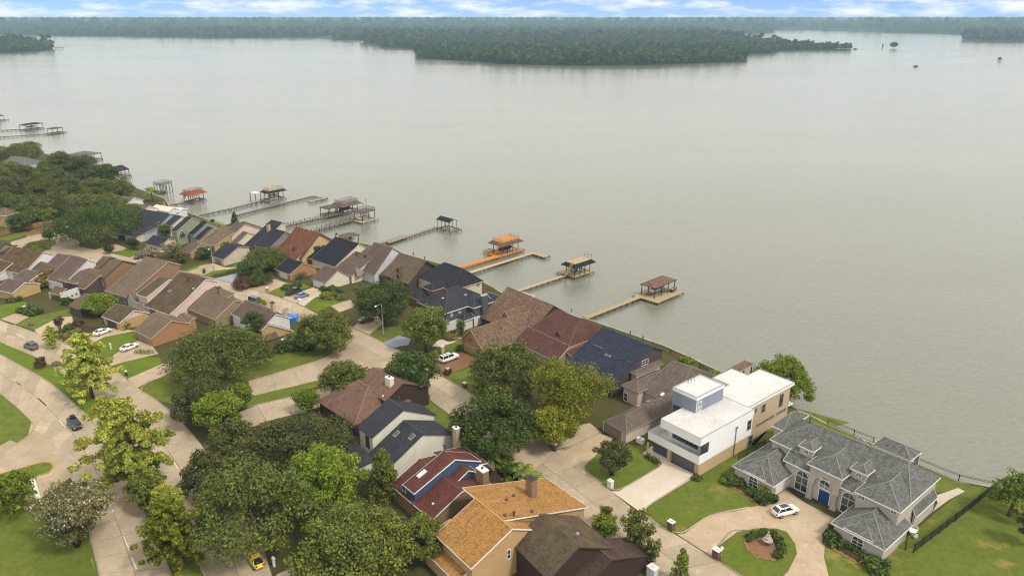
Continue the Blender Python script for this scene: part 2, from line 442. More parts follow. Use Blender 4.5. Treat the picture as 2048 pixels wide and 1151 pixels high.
M['wood_brown'] = m_wood('brown_fence_wood', S(170, 128, 82, .62), S(190, 148, 100, .62))
M['concrete'] = m_concrete('road_concrete', S(200, 184, 160, .73), dirt=(.82, .55), tint=S(180, 160, 134, .70))
M['drive'] = m_concrete('driveway_concrete', S(206, 188, 162, .74), dirt=(.8, .5), tint=S(184, 158, 126, .70))
M['drive_pale'] = m_concrete('pale_driveway_concrete', S(222, 212, 196, .7), dirt=(.86, .25), tint=S(206, 190, 168, .7))
M['drive_brown'] = m_concrete('stamped_brown_drive', S(168, 128, 96, .62), dirt=(.8, .4), tint=S(150, 104, 76, .62))
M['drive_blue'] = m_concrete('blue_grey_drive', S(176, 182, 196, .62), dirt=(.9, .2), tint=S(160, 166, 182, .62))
M['kerb'] = m_concrete('kerb_concrete', S(206, 194, 168, .68), dirt=(.7, .45), tint=S(160, 146, 120, .66))
M['kerb_yellow'] = m_plain('yellow_kerb_paint', S(206, 170, 76, .66), .7, var=.2)
M['paint'] = m_plain('road_paint', S(232, 228, 218, .72), .7, var=.15)
M['soil'] = m_ground('yard_soil', (S(96, 92, 54, .64), S(86, 96, 46, .64), S(112, 92, 64, .64)), (.25, .5))
M['lawn'] = m_ground('lawn_grass', (S(106, 122, 46, .72), S(124, 136, 54, .72), S(92, 106, 40, .72)), (.12, .5), spot=(S(164, 148, 80, .6), .11, .58))
M['lawn_bright'] = m_ground('bright_lawn_grass', (S(108, 130, 36, .66), S(126, 146, 44, .66), S(94, 114, 34, .66)), (.15, .6))
M['lawn_dry'] = m_ground('patchy_lawn_grass', (S(104, 122, 44, .72), S(122, 130, 54, .72), S(90, 106, 40, .72)), (.14, .9), spot=(S(186, 158, 96, .64), .13, .56))
M['mulch'] = m_ground('dark_mulch', (S(84, 66, 50, .6), S(100, 82, 62, .6), S(62, 60, 38, .6)), (.5, 1.6))
M['water_pool'] = m_plain('pool_water', S(120, 190, 214, .7), .05, spec=.6, var=.05)
M['trunk'] = m_wood('tree_bark', S(104, 88, 74, .5), S(130, 112, 94, .5))
M['steel'] = m_plain('galvanised_pole', (0.42, 0.43, 0.42, 1), .5, .4)
M['rock'] = m_ground('rubble_rock', (S(150, 130, 106, .6), S(120, 100, 80, .6), S(96, 86, 74, .6)), (.8, 2.5))
LF = lambda n, a, b, tr=.25: m_leaf(n, S(*a, .8), S(*b, .8), tr)
M['lf_oak'] = LF('dark_oak_leaves', (60, 70, 31), (94, 104, 44))
M['lf_oak2'] = LF('deep_olive_leaves', (62, 70, 34), (96, 100, 50))
M['lf_mid'] = LF('mid_green_leaves', (68, 80, 30), (104, 112, 44))
M['lf_deep'] = LF('deep_green_leaves', (48, 66, 26), (82, 98, 38))
M['lf_bright'] = LF('bright_green_leaves', (88, 110, 28), (122, 140, 38), .35)
M['lf_yellow'] = LF('yellow_green_leaves', (84, 100, 24), (126, 128, 32), .3)
M['lf_cypress'] = LF('feathery_green_leaves', (112, 126, 44), (168, 174, 76), .35)
M['lf_magnolia'] = LF('glossy_magnolia_leaves', (44, 58, 24), (72, 90, 34), .1)
M['lf_hedge'] = LF('hedge_leaves', (56, 72, 28), (84, 102, 38))
M['lf_purple'] = LF('purple_shrub_leaves', (66, 46, 42), (96, 70, 56))
M['lf_crape'] = LF('crape_leaves', (84, 92, 54), (120, 122, 74), .3)
M['lf_pink'] = LF('pink_blossom', (180, 150, 156), (204, 176, 180), .3)
M['lf_brownish'] = LF('bronze_leaves', (92, 84, 42), (124, 110, 56), .3)
M['lf_palm'] = LF('palm_fronds', (84, 104, 42), (128, 142, 58), .3)
def m_far():
    t = NT('far_forest_leaves'); info = t.node('ShaderNodeObjectInfo'); v = t.coord()
    cr = t.node('ShaderNodeValToRGB'); t.l.new(info.outputs['Random'], cr.inputs[0]); e = cr.color_ramp.elements
    e[0].position = 0; e[0].color = S(50, 66, 30, .7); e[1].position = 1; e[1].color = S(128, 116, 64, .8)
    for q, c in ((.3, S(66, 88, 36, .8)), (.55, S(88, 108, 42, .85)), (.72, S(58, 74, 38, .7)), (.88, S(112, 122, 52, .9))): k = e.new(q); k.color = c
    n = t.ramp(t.noise(v, 1.6, 3), .3, .7, .45, 1.1); g = t.node('ShaderNodeCombineColor'); [t.l.new(n, g.inputs[i]) for i in range(3)]
    return t.done(t.mix(1.0, cr.outputs[0], g.outputs[0], 'MULTIPLY'), .8, 0, .1)
M['lf_far'] = m_far()
# ------------------------------------------------------------------ house builder
class Block: pass
class House:
    def __init__(s, name, label, cat, anchor, ang, roof, wall, trim='trim', group=None, z=0.0):
        s.O = at(anchor, z); s.z = z
        a = R(ang); s.v = Vector((math.cos(a), math.sin(a), 0)); s.u = Vector((-math.sin(a), math.cos(a), 0))
        s.roof, s.wall, s.trim = roof, wall, trim
        s.e = empty(name, s.O, label, cat, group); s.ang = a
        s.planes = []; s.n = 0
    def uv(s, P): d = P - s.O; return d.dot(s.u), d.dot(s.v)
    def W(s, u, v, z): return s.O + s.u * u + s.v * v + Vector((0, 0, z - s.O.z))
    def on(s, px, ax, c):
        """ray through px meets the vertical plane ax ('u' or 'v') = c; returns (other coordinate, z)"""
        d = ray(px); cam0 = Vector((0, 0, CAM_H)); n = s.u if ax == 'u' else s.v
        t = (c - (cam0 - s.O).dot(n)) / d.dot(n); P = cam0 + d * t
        uu, vv = s.uv(P); return (vv if ax == 'u' else uu), P.z
    def hit(s, px):
        d = ray(px); o = Vector((0, 0, CAM_H)); best = None
        for pl in s.planes:
            n = (pl[1] - pl[0]).cross(pl[2] - pl[0])
            if n.length < 1e-6: continue
            n.normalize()
            if n.z < 0: n = -n
            den = d.dot(n)
            if abs(den) < 1e-6: continue
            t = (pl[0] - o).dot(n) / den; P = o + d * t; inside = True; sg = 0
            for i in range(len(pl)):
                a, b = pl[i], pl[(i + 1) % len(pl)]
                c = (b.x - a.x) * (P.y - a.y) - (b.y - a.y) * (P.x - a.x)
                if abs(c) < 1e-4: continue
                if sg == 0: sg = 1 if c > 0 else -1
                elif (c > 0) != (sg > 0): inside = False; break
            if inside and t > 0 and (best is None or t < best[0]): best = (t, P, n)
        if best: return best[1], best[2]
        return at(px, 5.0), Vector((0, 0, 1))
    def _roof(s, polys, mat, trim, th=0.16, board=0.2):
        m = MB(); cnt = {}
        key = lambda p: (round(p.x, 2), round(p.y, 2), round(p.z, 2))
        dz = Vector((0, 0, th))
        for pl in polys:
            n = (pl[1] - pl[0]).cross(pl[2] - pl[0])
            if n.z < 0: pl = pl[::-1]
            m.poly(pl); m.poly([p - dz for p in pl[::-1]]); s.planes.append(pl)
            for i in range(len(pl)):
                a, b = pl[i], pl[(i + 1) % len(pl)]; k = tuple(sorted((key(a), key(b))))
                cnt.setdefault(k, []).append((a, b))
        r = m.build('roof', M[mat or s.roof], s.e)
        f = MB()
        for k, es in cnt.items():
            if len(es) == 1:
                a, b = es[0]; d = (b - a)
                h = Vector((d.y, -d.x, 0))
                if h.length < 1e-6: continue
                h.normalize(); h = h * 0.045; up = Vector((0, 0, 0.012)); dn = Vector((0, 0, -board))
                q = [a + up, b + up, b + up + h, a + up + h]; w = [a + dn, b + dn, b + dn + h, a + dn + h]
                f.poly(q); f.poly(w[::-1]); f.poly([a + up + h, b + up + h, b + dn + h, a + dn + h]); f.poly([b + up, a + up, a + dn, b + dn])
                f.poly([a + up, a + up + h, a + dn + h, a + dn]); f.poly([b + up + h, b + up, b + dn, b + dn + h])
        if trim: f.build('fascia', M[trim], s.e)
        rc = SHC.get(M[mat or s.roof].name); k = MB()
        if rc:
            for es in cnt.values():
                if len(es) == 2 and es[0][0].z + es[0][1].z > polys[0][0].z * 2 + .4 and (es[0][0] - es[0][1]).length > .3: k.bar(es[0][0] + Vector((0, 0, .02)), es[0][1] + Vector((0, 0, .02)), .17, .06)
            k.build('ridge_cap', rc, s.e, uv=False)
        return r
    def ext(s, ax, A, za, prof, end, oh=0.35, ohe=0.25, base=None, roof=None, wall=None, trim=None, nowall=False):
        base = s.z if base is None else base
        P = at(A, za); u, v = s.uv(P)
        c = v if ax == 'v' else u
        pts = [(u if ax == 'v' else v, za)]
        for q in prof:
            if q[0] == 'd': pts.append((pts[-1][0] + q[1], pts[-1][1] + q[2]))
            else: pts.append(s.on(q, ax, c))
        if isinstance(end, (int, float)): c0 = c - end if ax == 'v' else c + end
        else:
            e = s.uv(at(end, za)); c0 = e[1] if ax == 'v' else e[0]
        f = (lambda k, cc, z: s.W(k, cc, z)) if ax == 'v' else (lambda k, cc, z: s.W(cc, k, z))
        s._roof([[f(pts[i][0], c, pts[i][1]), f(pts[i + 1][0], c, pts[i + 1][1]), f(pts[i + 1][0], c0, pts[i + 1][1]), f(pts[i][0], c0, pts[i][1])] for i in range(len(pts) - 1)], roof, trim or s.trim)
        b = Block(); b.c = c; b.c0 = c0; b.pts = pts; b.base = base
        sgn = 1 if pts[-1][0] > pts[0][0] else -1
        def zz(k):
            for i in range(len(pts) - 1):
                (a, za_), (e, ze_) = pts[i], pts[i + 1]
                if (k - a) * (k - e) <= 1e-9 and abs(e - a) > 1e-9: return za_ + (ze_ - za_) * (k - a) / (e - a)
            return pts[0][1]
        k0 = pts[0][0] + sgn * oh; k1 = pts[-1][0] - sgn * oh
        t = 0.17
        prof2 = [(k0, base), (k0, zz(k0) - t)] + [(k, z - t) for k, z in pts[1:-1] if (k - k0) * sgn > 0 and (k1 - k) * sgn > 0] + [(k1, zz(k1) - t), (k1, base)]
        dirc = 1 if c > c0 else -1
        ca, cb = c - dirc * ohe, c0 + dirc * ohe
        if not nowall:
            m = MB()
            fa = [f(k, ca, z) for k, z in prof2]; fb = [f(k, cb, z) for k, z in prof2]
            def outward(pl, n):
                nn = (pl[1] - pl[0]).cross(pl[2] - pl[0])
                return pl if nn.dot(n) > 0 else pl[::-1]
            ndir = (s.v if ax == 'v' else s.u) * dirc
            m.poly(outward(fa, ndir)); m.poly(outward(fb, -ndir))
            kd = (s.u if ax == 'v' else s.v) * sgn
            m.poly(outward([fa[0], fa[1], fb[1], fb[0]], -kd)); m.poly(outward([fa[-1], fa[-2], fb[-2], fb[-1]], kd))
            m.build('wall', M[wall or s.wall], s.e)
        # visible wall planes: 's' = side (v1), 'f' = front (u0)
        if ax == 'v': b.s = ('v', ca); b.f = ('u', k0)
        else: b.f = ('u', ca); b.s = ('v', max(k0, k1))
        b.rect = (min(pts[0][0], pts[-1][0]), max(pts[0][0], pts[-1][0])) if ax == 'v' else None
        return b
    def rect(s, A, L, Rr, z):
        u0, v1 = s.uv(at(A, z))
        v0 = v1 - L if isinstance(L, (int, float)) else s.uv(at(L, z))[1]
        u1 = u0 + Rr if isinstance(Rr, (int, float)) else s.uv(at(Rr, z))[0]
        return u0, u1, v0, v1
    def walls(s, u0, u1, v0, v1, z0, z1, mat, name='wall', top=False):
        m = MB(); p = lambda u, v, z: s.W(u, v, z)
        m.poly([p(u0, v0, z0), p(u0, v1, z0), p(u0, v1, z1), p(u0, v0, z1)][::1])
        m.poly([p(u0, v1, z0), p(u1, v1, z0), p(u1, v1, z1), p(u0, v1, z1)])
        m.poly([p(u1, v1, z0), p(u1, v0, z0), p(u1, v0, z1), p(u1, v1, z1)])
        m.poly([p(u1, v0, z0), p(u0, v0, z0), p(u0, v0, z1), p(u1, v0, z1)])
        if top: m.poly([p(u0, v0, z1), p(u0, v1, z1), p(u1, v1, z1), p(u1, v0, z1)])
        return m.build(name, M[mat], s.e)
    def P(s, px, z): return s.uv(at(px, z))
    def shed(s, u0, u1, v0, v1, z0, z1, axis='u', roof=None, wall=None, oh=.3, base=None, nowall=False, trim=None):
        base = s.z if base is None else base   # roof plane rising from z0 to z1 along u (or v)
        zf = (lambda u, v: z0 + (z1 - z0) * (u - u0) / (u1 - u0)) if axis == 'u' else (lambda u, v: z0 + (z1 - z0) * (v - v0) / (v1 - v0))
        q = lambda u, v, dz=0: s.W(u, v, zf(u, v) + dz)
        s._roof([[q(u0, v0), q(u0, v1), q(u1, v1), q(u1, v0)]], roof, trim or s.trim)
        if not nowall:
            a0, a1, b0, b1 = u0 + oh, u1 - .02, v0 + oh, v1 - oh; m = MB()
            for (a, b), (c, d) in (((a0, b0), (a0, b1)), ((a0, b1), (a1, b1)), ((a1, b1), (a1, b0)), ((a1, b0), (a0, b0))):
                m.poly([s.W(a, b, base), s.W(c, d, base), q(c, d, -.17), q(a, b, -.17)])
            m.build('wall', M[wall or s.wall], s.e)
        b = Block(); b.f = ('u', u0 + oh); b.s = ('v', v1 - oh); return b
    def dormer(s, px, w=2.2, h=1.5, depth=4.0, roof=None, arch=True, wall=None):
        P, n = s.hit(px); u, v = s.uv(P)
        r = s.hip((u - .35, u + depth, v - w / 2 - .3, v + w / 2 + .3), None, None, P.z + h, 'u', pitch=.45, ins=(None, 0.01), oh=.3, base=P.z - .6, roof=roof, wall=wall)
        s.opening(r.f, px, w * .34, h * .35, zc=P.z + h * .45, arch=arch); return r
    def slab(s, name, u0, u1, v0, v1, z0, z1, mat):
        m = MB(); p = lambda u, v, z: s.W(u, v, z)
        m.poly([p(u0, v0, z1), p(u0, v1, z1), p(u1, v1, z1), p(u1, v0, z1)]); m.poly([p(u0, v0, z0), p(u1, v0, z0), p(u1, v1, z0), p(u0, v1, z0)])
        for (a, b), (c, d) in (((u0, v0), (u0, v1)), ((u0, v1), (u1, v1)), ((u1, v1), (u1, v0)), ((u1, v0), (u0, v0))):
            m.poly([p(a, b, z0), p(c, d, z0), p(c, d, z1), p(a, b, z1)])
        return m.build(name, M[mat], s.e)
    def hip(s, A, L, Rr, z, ax='u', pitch=0.5, zr=None, ins=(None, None), oh=0.4, base=None, roof=None, wall=None, trim=None, nowall=False, off=0.5):
        base = s.z if base is None else base
        u0, u1, v0, v1 = s.rect(A, L, Rr, z) if L is not None else A
        if ax == 'u': a0, a1, b0, b1 = u0, u1, v0, v1; f = lambda a, b, z_: s.W(a, b, z_)
        else: a0, a1, b0, b1 = v0, v1, u0, u1; f = lambda a, b, z_: s.W(b, a, z_)
        hw = (b1 - b0) * min(off, 1 - off) ; zr = zr if zr is not None else z + (b1 - b0) / 2 * pitch
        i0 = (b1 - b0) / 2 if ins[0] is None else ins[0]; i1 = (b1 - b0) / 2 if ins[1] is None else ins[1]
        tot = a1 - a0
        if i0 + i1 > tot: k = tot / (i0 + i1); i0 *= k; i1 *= k
        r = b0 + (b1 - b0) * off
        A0, A1, B0, B1 = f(a0, b0, z), f(a1, b0, z), f(a1, b1, z), f(a0, b1, z)
        R0, R1 = f(a0 + i0, r, zr), f(a1 - i1, r, zr)
        same = (R0 - R1).length < 0.02
        polys = [[A0, A1, R1, R0] if not same else [A0, A1, R0], [B0, B1, R0, R1] if not same else [B0, B1, R0]]
        g = []
        if i0 > 0.01: polys.append([B1, A0, R0])
        else: g.append((f(a0 + .25, b0 + oh, 0), f(a0 + .25, b1 - oh, 0), f(a0 + .25, r, 0)))
        if i1 > 0.01: polys.append([A1, B0, R1])
        else: g.append((f(a1 - .25, b0 + oh, 0), f(a1 - .25, b1 - oh, 0), f(a1 - .25, r, 0)))
        s._roof(polys, roof, trim or s.trim)
        b = Block(); b.base = base; b.u0, b.u1, b.v0, b.v1 = u0 + oh, u1 - oh, v0 + oh, v1 - oh
        if ax == 'u' and i0 < .01: b.u0 = u0 + .25
        if ax == 'v' and i1 < .01: b.v1 = v1 - .25
        if ax == 'v' and i0 < .01: b.v0 = v0 + .25
        if not nowall:
            s.walls(b.u0, b.u1, b.v0, b.v1, base, z - .12, wall or s.wall)
            for (p, q, t) in g:
                m = MB(); zz = z - .12
                m.poly([Vector((p.x, p.y, zz)), Vector((q.x, q.y, zz)), Vector((t.x, t.y, zr - .2))])
                m.poly([Vector((q.x, q.y, zz)), Vector((p.x, p.y, zz)), Vector((t.x, t.y, zr - .2))])
                m.build('gable', M[wall or s.wall], s.e)
        b.f = ('u', b.u0); b.s = ('v', b.v1); b.z = z; b.zr = zr
        return b
    def slope(s, A, z, px, pitch, ax='u'):
        """height of the roof plane that rises from the eave through A (plane u0 if ax=='u', v1 if 'v') where px meets it"""
        d = ray(px); P0 = at(A, z); n = s.u if ax == 'u' else -s.v
        # plane: z - z0 = pitch * (P-P0).n
        o = Vector((0, 0, CAM_H)); nn = Vector((0, 0, 1)) - n * pitch
        t = (P0 - o).dot(nn) / d.dot(nn); return (o + d * t)
    def opening(s, pl, px, w, h, kind='window', zc=None, frame='trim', pane='glass', panes=2, arch=False):
        ax, c = pl
        k, z = s.on(px, ax, c)
        if zc is not None: z = zc
        n = -s.u if ax == 'u' else s.v; t = s.v if ax == 'u' else s.u
        f = lambda a, zz, o: (s.W(c, k + a, zz) if ax == 'u' else s.W(k + a, c, zz)) + n * o
        def prism(m, a0, a1, z0, z1, o0, o1):
            P = [f(a0, z0, o1), f(a1, z0, o1), f(a1, z1, o1), f(a0, z1, o1)]; Q = [f(a0, z0, o0), f(a1, z0, o0), f(a1, z1, o0), f(a0, z1, o0)]
            if (P[1] - P[0]).cross(P[2] - P[0]).dot(n) < 0:
                m.poly(P[::-1])
                for i in range(4): j = (i + 1) % 4; m.poly([P[i], P[j], Q[j], Q[i]])
            else:
                m.poly(P)
                for i in range(4): j = (i + 1) % 4; m.poly([P[j], P[i], Q[i], Q[j]])
        z0, z1 = z - h / 2, z + h / 2
        m = MB(); b = 0.09
        if kind == 'window':
            prism(m, -w / 2 - b, -w / 2, z0 - b, z1 + b, 0, .07); prism(m, w / 2, w / 2 + b, z0 - b, z1 + b, 0, .07)
            prism(m, -w / 2, w / 2, z0 - b, z0, 0, .066); prism(m, -w / 2, w / 2, z1, z1 + b, 0, .066)
            for i in range(1, panes): x = -w / 2 + w * i / panes; prism(m, x - .03, x + .03, z0, z1, 0, .055)
            prism(m, -w / 2, w / 2, z - .025, z + .025, 0, .05)
            wn_ = m.build('window', M[frame], s.e)
            g = MB(); prism(g, -w / 2, w / 2, z0, z1, 0, .02); g.build('pane', M[pane], wn_)
            if arch:
                r = w / 2; segs = 10; g2 = MB(); fr = MB()
                pts = [f(r * math.cos(math.pi * i / segs), z1 + b + r * math.sin(math.pi * i / segs), .025) for i in range(segs + 1)]
                if (pts[1] - pts[0]).cross(pts[2] - pts[0]).dot(n) < 0: pts = pts[::-1]
                g2.poly(pts); g2.build('arch_pane', M[pane], wn_)
                for i in range(segs):
                    a = math.pi * i / segs; e = math.pi * (i + 1) / segs
                    fr.bar(f((r + .06) * math.cos(a), z1 + b + (r + .06) * math.sin(a), .05), f((r + .06) * math.cos(e), z1 + b + (r + .06) * math.sin(e), .05), .13, .12)
                fr.bar(f(0, z1 + b, .05), f(0, z1 + b + r, .05), .05, .05)
                fr.build('arch_frame', M[frame], wn_)
            return wn_
        if kind == 'garage':
            z0 = s.z + .02; z1 = z0 + h
            prism(m, -w / 2 - .12, -w / 2, z0, z1 + .12, 0, .06); prism(m, w / 2, w / 2 + .12, z0, z1 + .12, 0, .06); prism(m, -w / 2, w / 2, z1, z1 + .12, 0, .06)
            d = m.build('garage_door', M[frame], s.e)
            nr = 4
            for i in range(nr):
                g = MB(); a = z0 + h * i / nr; prism(g, -w / 2, w / 2, a + .012, a + h / nr - .012, 0, .03); g.build('panel', M[pane], d)
            return d
        if kind == 'door':
            z0 = s.z + .02; z1 = z0 + h
            prism(m, -w / 2 - .1, -w / 2, z0, z1 + .1, 0, .07); prism(m, w / 2, w / 2 + .1, z0, z1 + .1, 0, .07); prism(m, -w / 2, w / 2, z1, z1 + .1, 0, .07)
            d = m.build('door', M[frame], s.e)
            g = MB(); prism(g, -w / 2, w / 2, z0, z1, 0, .03); g.build('panel', M[pane], d)
            return d
    def skylight(s, px, w=.7, l=1.1, mat='skylight'):
        P, n = s.hit(px); d = Vector((n.x, n.y, 0)); d = d.normalized() if d.length > .01 else s.u
        up = (n.cross(d)).normalized(); dn = up.cross(n).normalized()
        m = MB(); c = [P + up * (a * w / 2) + dn * (b * l / 2) for a, b in ((-1, -1), (1, -1), (1, 1), (-1, 1))]
        top = [q + n * .14 for q in c]
        if (top[1] - top[0]).cross(top[2] - top[0]).dot(n) < 0: top = top[::-1]; c = c[::-1]
        for i in range(4): j = (i + 1) % 4; m.poly([c[i], c[j], top[j], top[i]])
        ob = None
        m.poly(top); ob = m.build('skylight', M['trim_gray'], s.e)
        g = MB(); cc = sum(top, Vector((0, 0, 0))) / 4
        g.poly([cc + (q - cc) * .82 + n * .012 for q in top]); g.build('pane', M[mat], ob)
    def pipe(s, px, h=.6, r=.09, cap=False, mat='pipe'):
        P, n = s.hit(px); m = MB()
        m.tube([P - Vector((0, 0, .2)), P + Vector((0, 0, h))], [r, r], 8)
        if cap: m.tube([P + Vector((0, 0, h)), P + Vector((0, 0, h + .18))], [r * 2.2, r * 1.6], 8)
        m.build('vent_pipe', M[mat], s.e)
    def turtle(s, px, w=.5, mat='pipe'):
        P, n = s.hit(px); m = MB(); m.lathe((P.x, P.y, P.z - .1), [(w * .35, 0), (w * .35, .22), (w * .62, .26), (w * .5, .36), (.01, .42)], 10)
        m.build('roof_vent', M[mat], s.e)
    def chimney(s, px, ztop, w=.9, d=.7, mat='br_orange', cap='trim_dark', z0=0.0, flue=True, capz=.12):
        P = at(px, ztop); m = MB(); m.box((P.x, P.y, z0), d, w, ztop - z0, s.ang + math.pi / 2); ch = m.build('chimney', M[mat], s.e)
        m = MB(); m.box((P.x, P.y, ztop + .003), d + .14, w + .14, capz, s.ang + math.pi / 2); m.build('cap', M[cap], ch)
        if flue:
            m = MB(); m.tube([(P.x, P.y, ztop + capz), (P.x, P.y, ztop + capz + .3)], [.17, .17], 10); m.tube([(P.x, P.y, ztop + capz + .3), (P.x, P.y, ztop + capz + .38)], [.26, .2], 10)
            m.build('flue', M['pipe'], ch)
        return ch

# ------------------------------------------------------------------ vegetation
def leaf_cloud(name, centers, radii, n_per, size, seed, flat=0.75, droop=0.0, aspect=1.6):
    """leaf-sized quads spread over clump shells; returns a mesh"""
    rg = np.random.default_rng(seed)
    cs = np.repeat(np.array(centers, float), n_per, axis=0); rs = np.repeat(np.array(radii, float), n_per)
    n = len(cs)
    d = rg.normal(size=(n, 3)); d /= np.linalg.norm(d, axis=1)[:, None]
    low = d[:, 2] < -0.25; d[low, 2] *= 0.4; d /= np.linalg.norm(d, axis=1)[:, None]
    rr = rs * (0.45 + 0.72 * rg.random(n) ** 0.8)
    p = cs + d * rr[:, None] * np.array([1, 1, flat])
    nrm = d * 0.9 + rg.normal(size=(n, 3)) * 0.55 + np.array([0, 0, 0.35]); nrm /= np.linalg.norm(nrm, axis=1)[:, None]
    t = np.cross(nrm, rg.normal(size=(n, 3))); t /= np.linalg.norm(t, axis=1)[:, None] + 1e-9
    b = np.cross(nrm, t)
    sz = size * (0.6 + 0.8 * rg.random(n))
    tx = t * (sz * aspect / 2)[:, None]; by = b * (sz / 2)[:, None]
    V = np.stack([p - tx, p - by * 0.9 + tx * .1, p + tx, p + by], axis=1).reshape(-1, 3)
    me = bpy.data.meshes.new(name)
    me.vertices.add(len(V)); me.vertices.foreach_set('co', V.ravel())
    me.loops.add(n * 4); me.loops.foreach_set('vertex_index', np.arange(n * 4))
    me.polygons.add(n); me.polygons.foreach_set('loop_start', np.arange(n) * 4); me.polygons.foreach_set('loop_total', np.full(n, 4))
    me.update(calc_edges=True)
    return me
def crown_shape(kind, seed):
    """unit tree of height 1 (crown top at z=1), crown radius 1; returns clump centres, radii"""
    rg = random.Random(seed); c = []; r = []
    if kind == 'round':
        for i in range(78):
            a = rg.random() * 6.283; q = rg.random() ** .45; zz = rg.uniform(-1, 1)
            k = math.sqrt(max(0, 1 - zz * zz * .9)); rad = q * k * .92
            c.append((rad * math.cos(a) * (1 + .1 * math.sin(3 * a + seed)), rad * math.sin(a) * (1 + .1 * math.cos(2 * a + seed)), .60 + zz * .3)); r.append(rg.uniform(.17, .3))
    elif kind == 'oak':
        for i in range(110):
            a = rg.random() * 6.283; q = rg.random() ** .5; lobe = 1 + .16 * math.sin(3 * a + seed) + .1 * math.sin(7 * a + seed * 2)
            rad = q * .88 * lobe; top = .82 * math.sqrt(max(0.02, 1 - q * q * .8)) + .06 * math.sin(5 * a + 9 * q)
            zz = rg.uniform(.3, 1) ** .7 * top + .06
            c.append((rad * math.cos(a), rad * math.sin(a), zz * 1.05)); r.append(rg.uniform(.13, .24))
    elif kind == 'cone':
        for i in range(70):
            h = rg.random(); a = rg.random() * 6.283; rad = (1 - h) ** .7 * (.55 + .45 * rg.random()) * .85
            c.append((rad * math.cos(a), rad * math.sin(a), .12 + h * .84)); r.append(.14 + .14 * (1 - h))
    elif kind == 'layered':       # feathery: many thin branches with small tufts and gaps between
        for i in range(26): h = rg.uniform(.2, .93); q = rg.uniform(.05, .4) * (1.1 - h * .6); a = rg.random() * 6.3; c.append((q * math.cos(a), q * math.sin(a), h)); r.append(rg.uniform(.09, .15))
        for i in range(44):
            a = i * 2.4 + rg.random() * .6; h = .16 + .82 * (i / 43.0) + rg.uniform(-.02, .02); L = (1.02 - (h - .42) ** 2 * 1.6) * rg.uniform(.45, 1.05) * (1.0 if h < .85 else .6)
            for k in range(6):
                q = (k + 1.3) / 6.3; w = .05 + .08 * q
                c.append((L * q * math.cos(a) + rg.uniform(-w, w), L * q * math.sin(a) + rg.uniform(-w, w), h + .07 * q - .09 * q * q + rg.uniform(-.025, .03))); r.append(rg.uniform(.07, .13) * (1.1 if q > .4 else .8))
    elif kind == 'vase':
        for i in range(62):
            a = rg.random() * 6.283; h = rg.random(); rad = (.25 + .75 * h ** .6) * rg.random() ** .5 * (1.0 if h < .8 else .8)
            c.append((rad * math.cos(a) * .85, rad * math.sin(a) * .85, .34 + .6 * h)); r.append(rg.uniform(.12, .24))
    elif kind == 'bush':
        for i in range(26):
            a = rg.random() * 6.283; rad = rg.random() ** .5 * .7
            c.append((rad * math.cos(a), rad * math.sin(a), .2 + .55 * rg.random() * math.sqrt(1 - rad * rad))); r.append(rg.uniform(.22, .36))
    return c, r
_CR = {}
def crown_mesh(kind, seed, rad, h, leaf, dens):
    key = (kind, seed, round(rad, 1), round(h, 1), leaf, dens)
    if key in _CR: return _CR[key]
    c, r = crown_shape(kind, seed)
    c = np.array(c) * np.array([rad, rad, h]); r = np.array(r) * rad
    area = float((r ** 2).sum()) * 8
    n = max(10, int(dens * area / (leaf * leaf * 1.0) / len(c)))
    n = min(n, 210)
    flat = .8 if kind != 'layered' else .65
    me = leaf_cloud(kind + '_crown', c, r, n, leaf, seed, flat)
    _CR[key] = (me, c, r); return _CR[key]
def trunk_mb(base, h, rad, c, kind, seed, tr=None):
    m = MB(); rg = random.Random(seed); B = Vector(base); tr = tr or ((.028 if kind != 'layered' else .017) * h + .05)
    if kind in ('vase',):
        for i in range(5):
            a = i * 1.26 + rg.random(); t = Vector((math.cos(a) * rad * .45, math.sin(a) * rad * .45, h * .7))
            m.tube([B + Vector((math.cos(a) * .12, math.sin(a) * .12, -.1)), B + t * .5 + Vector((0, 0, .2)), B + t], [tr * .55, tr * .4, tr * .15], 6)
        return m
    fork = .38 * h if kind != 'layered' and kind != 'cone' else .92 * h
    wob = Vector((rg.uniform(-.03, .03) * h, rg.uniform(-.03, .03) * h, 0))
    m.tube([B - Vector((0, 0, .2)), B + Vector((0, 0, fork * .4)) + wob * .5, B + Vector((0, 0, fork)) + wob], [tr * 1.25, tr, tr * (.8 if fork < .5 * h else .2)], 8)
    idx = list(range(len(c))); rg.shuffle(idx)
    for i in idx[:(34 if kind == 'layered' else 9)]:
        t = Vector(c[i]); z0 = fork if kind not in ('layered', 'cone') else max(.2 * h, t.z - .12 * h)
        s0 = B + wob * min(1, z0 / fork) + Vector((0, 0, z0 * .97)); e = B + t
        mid = (s0 + e) / 2 + Vector((0, 0, .04 * h))
        m.tube([s0, mid, e], [tr * .5, tr * .33, tr * .1], 6)
    return m
_tc = [0]
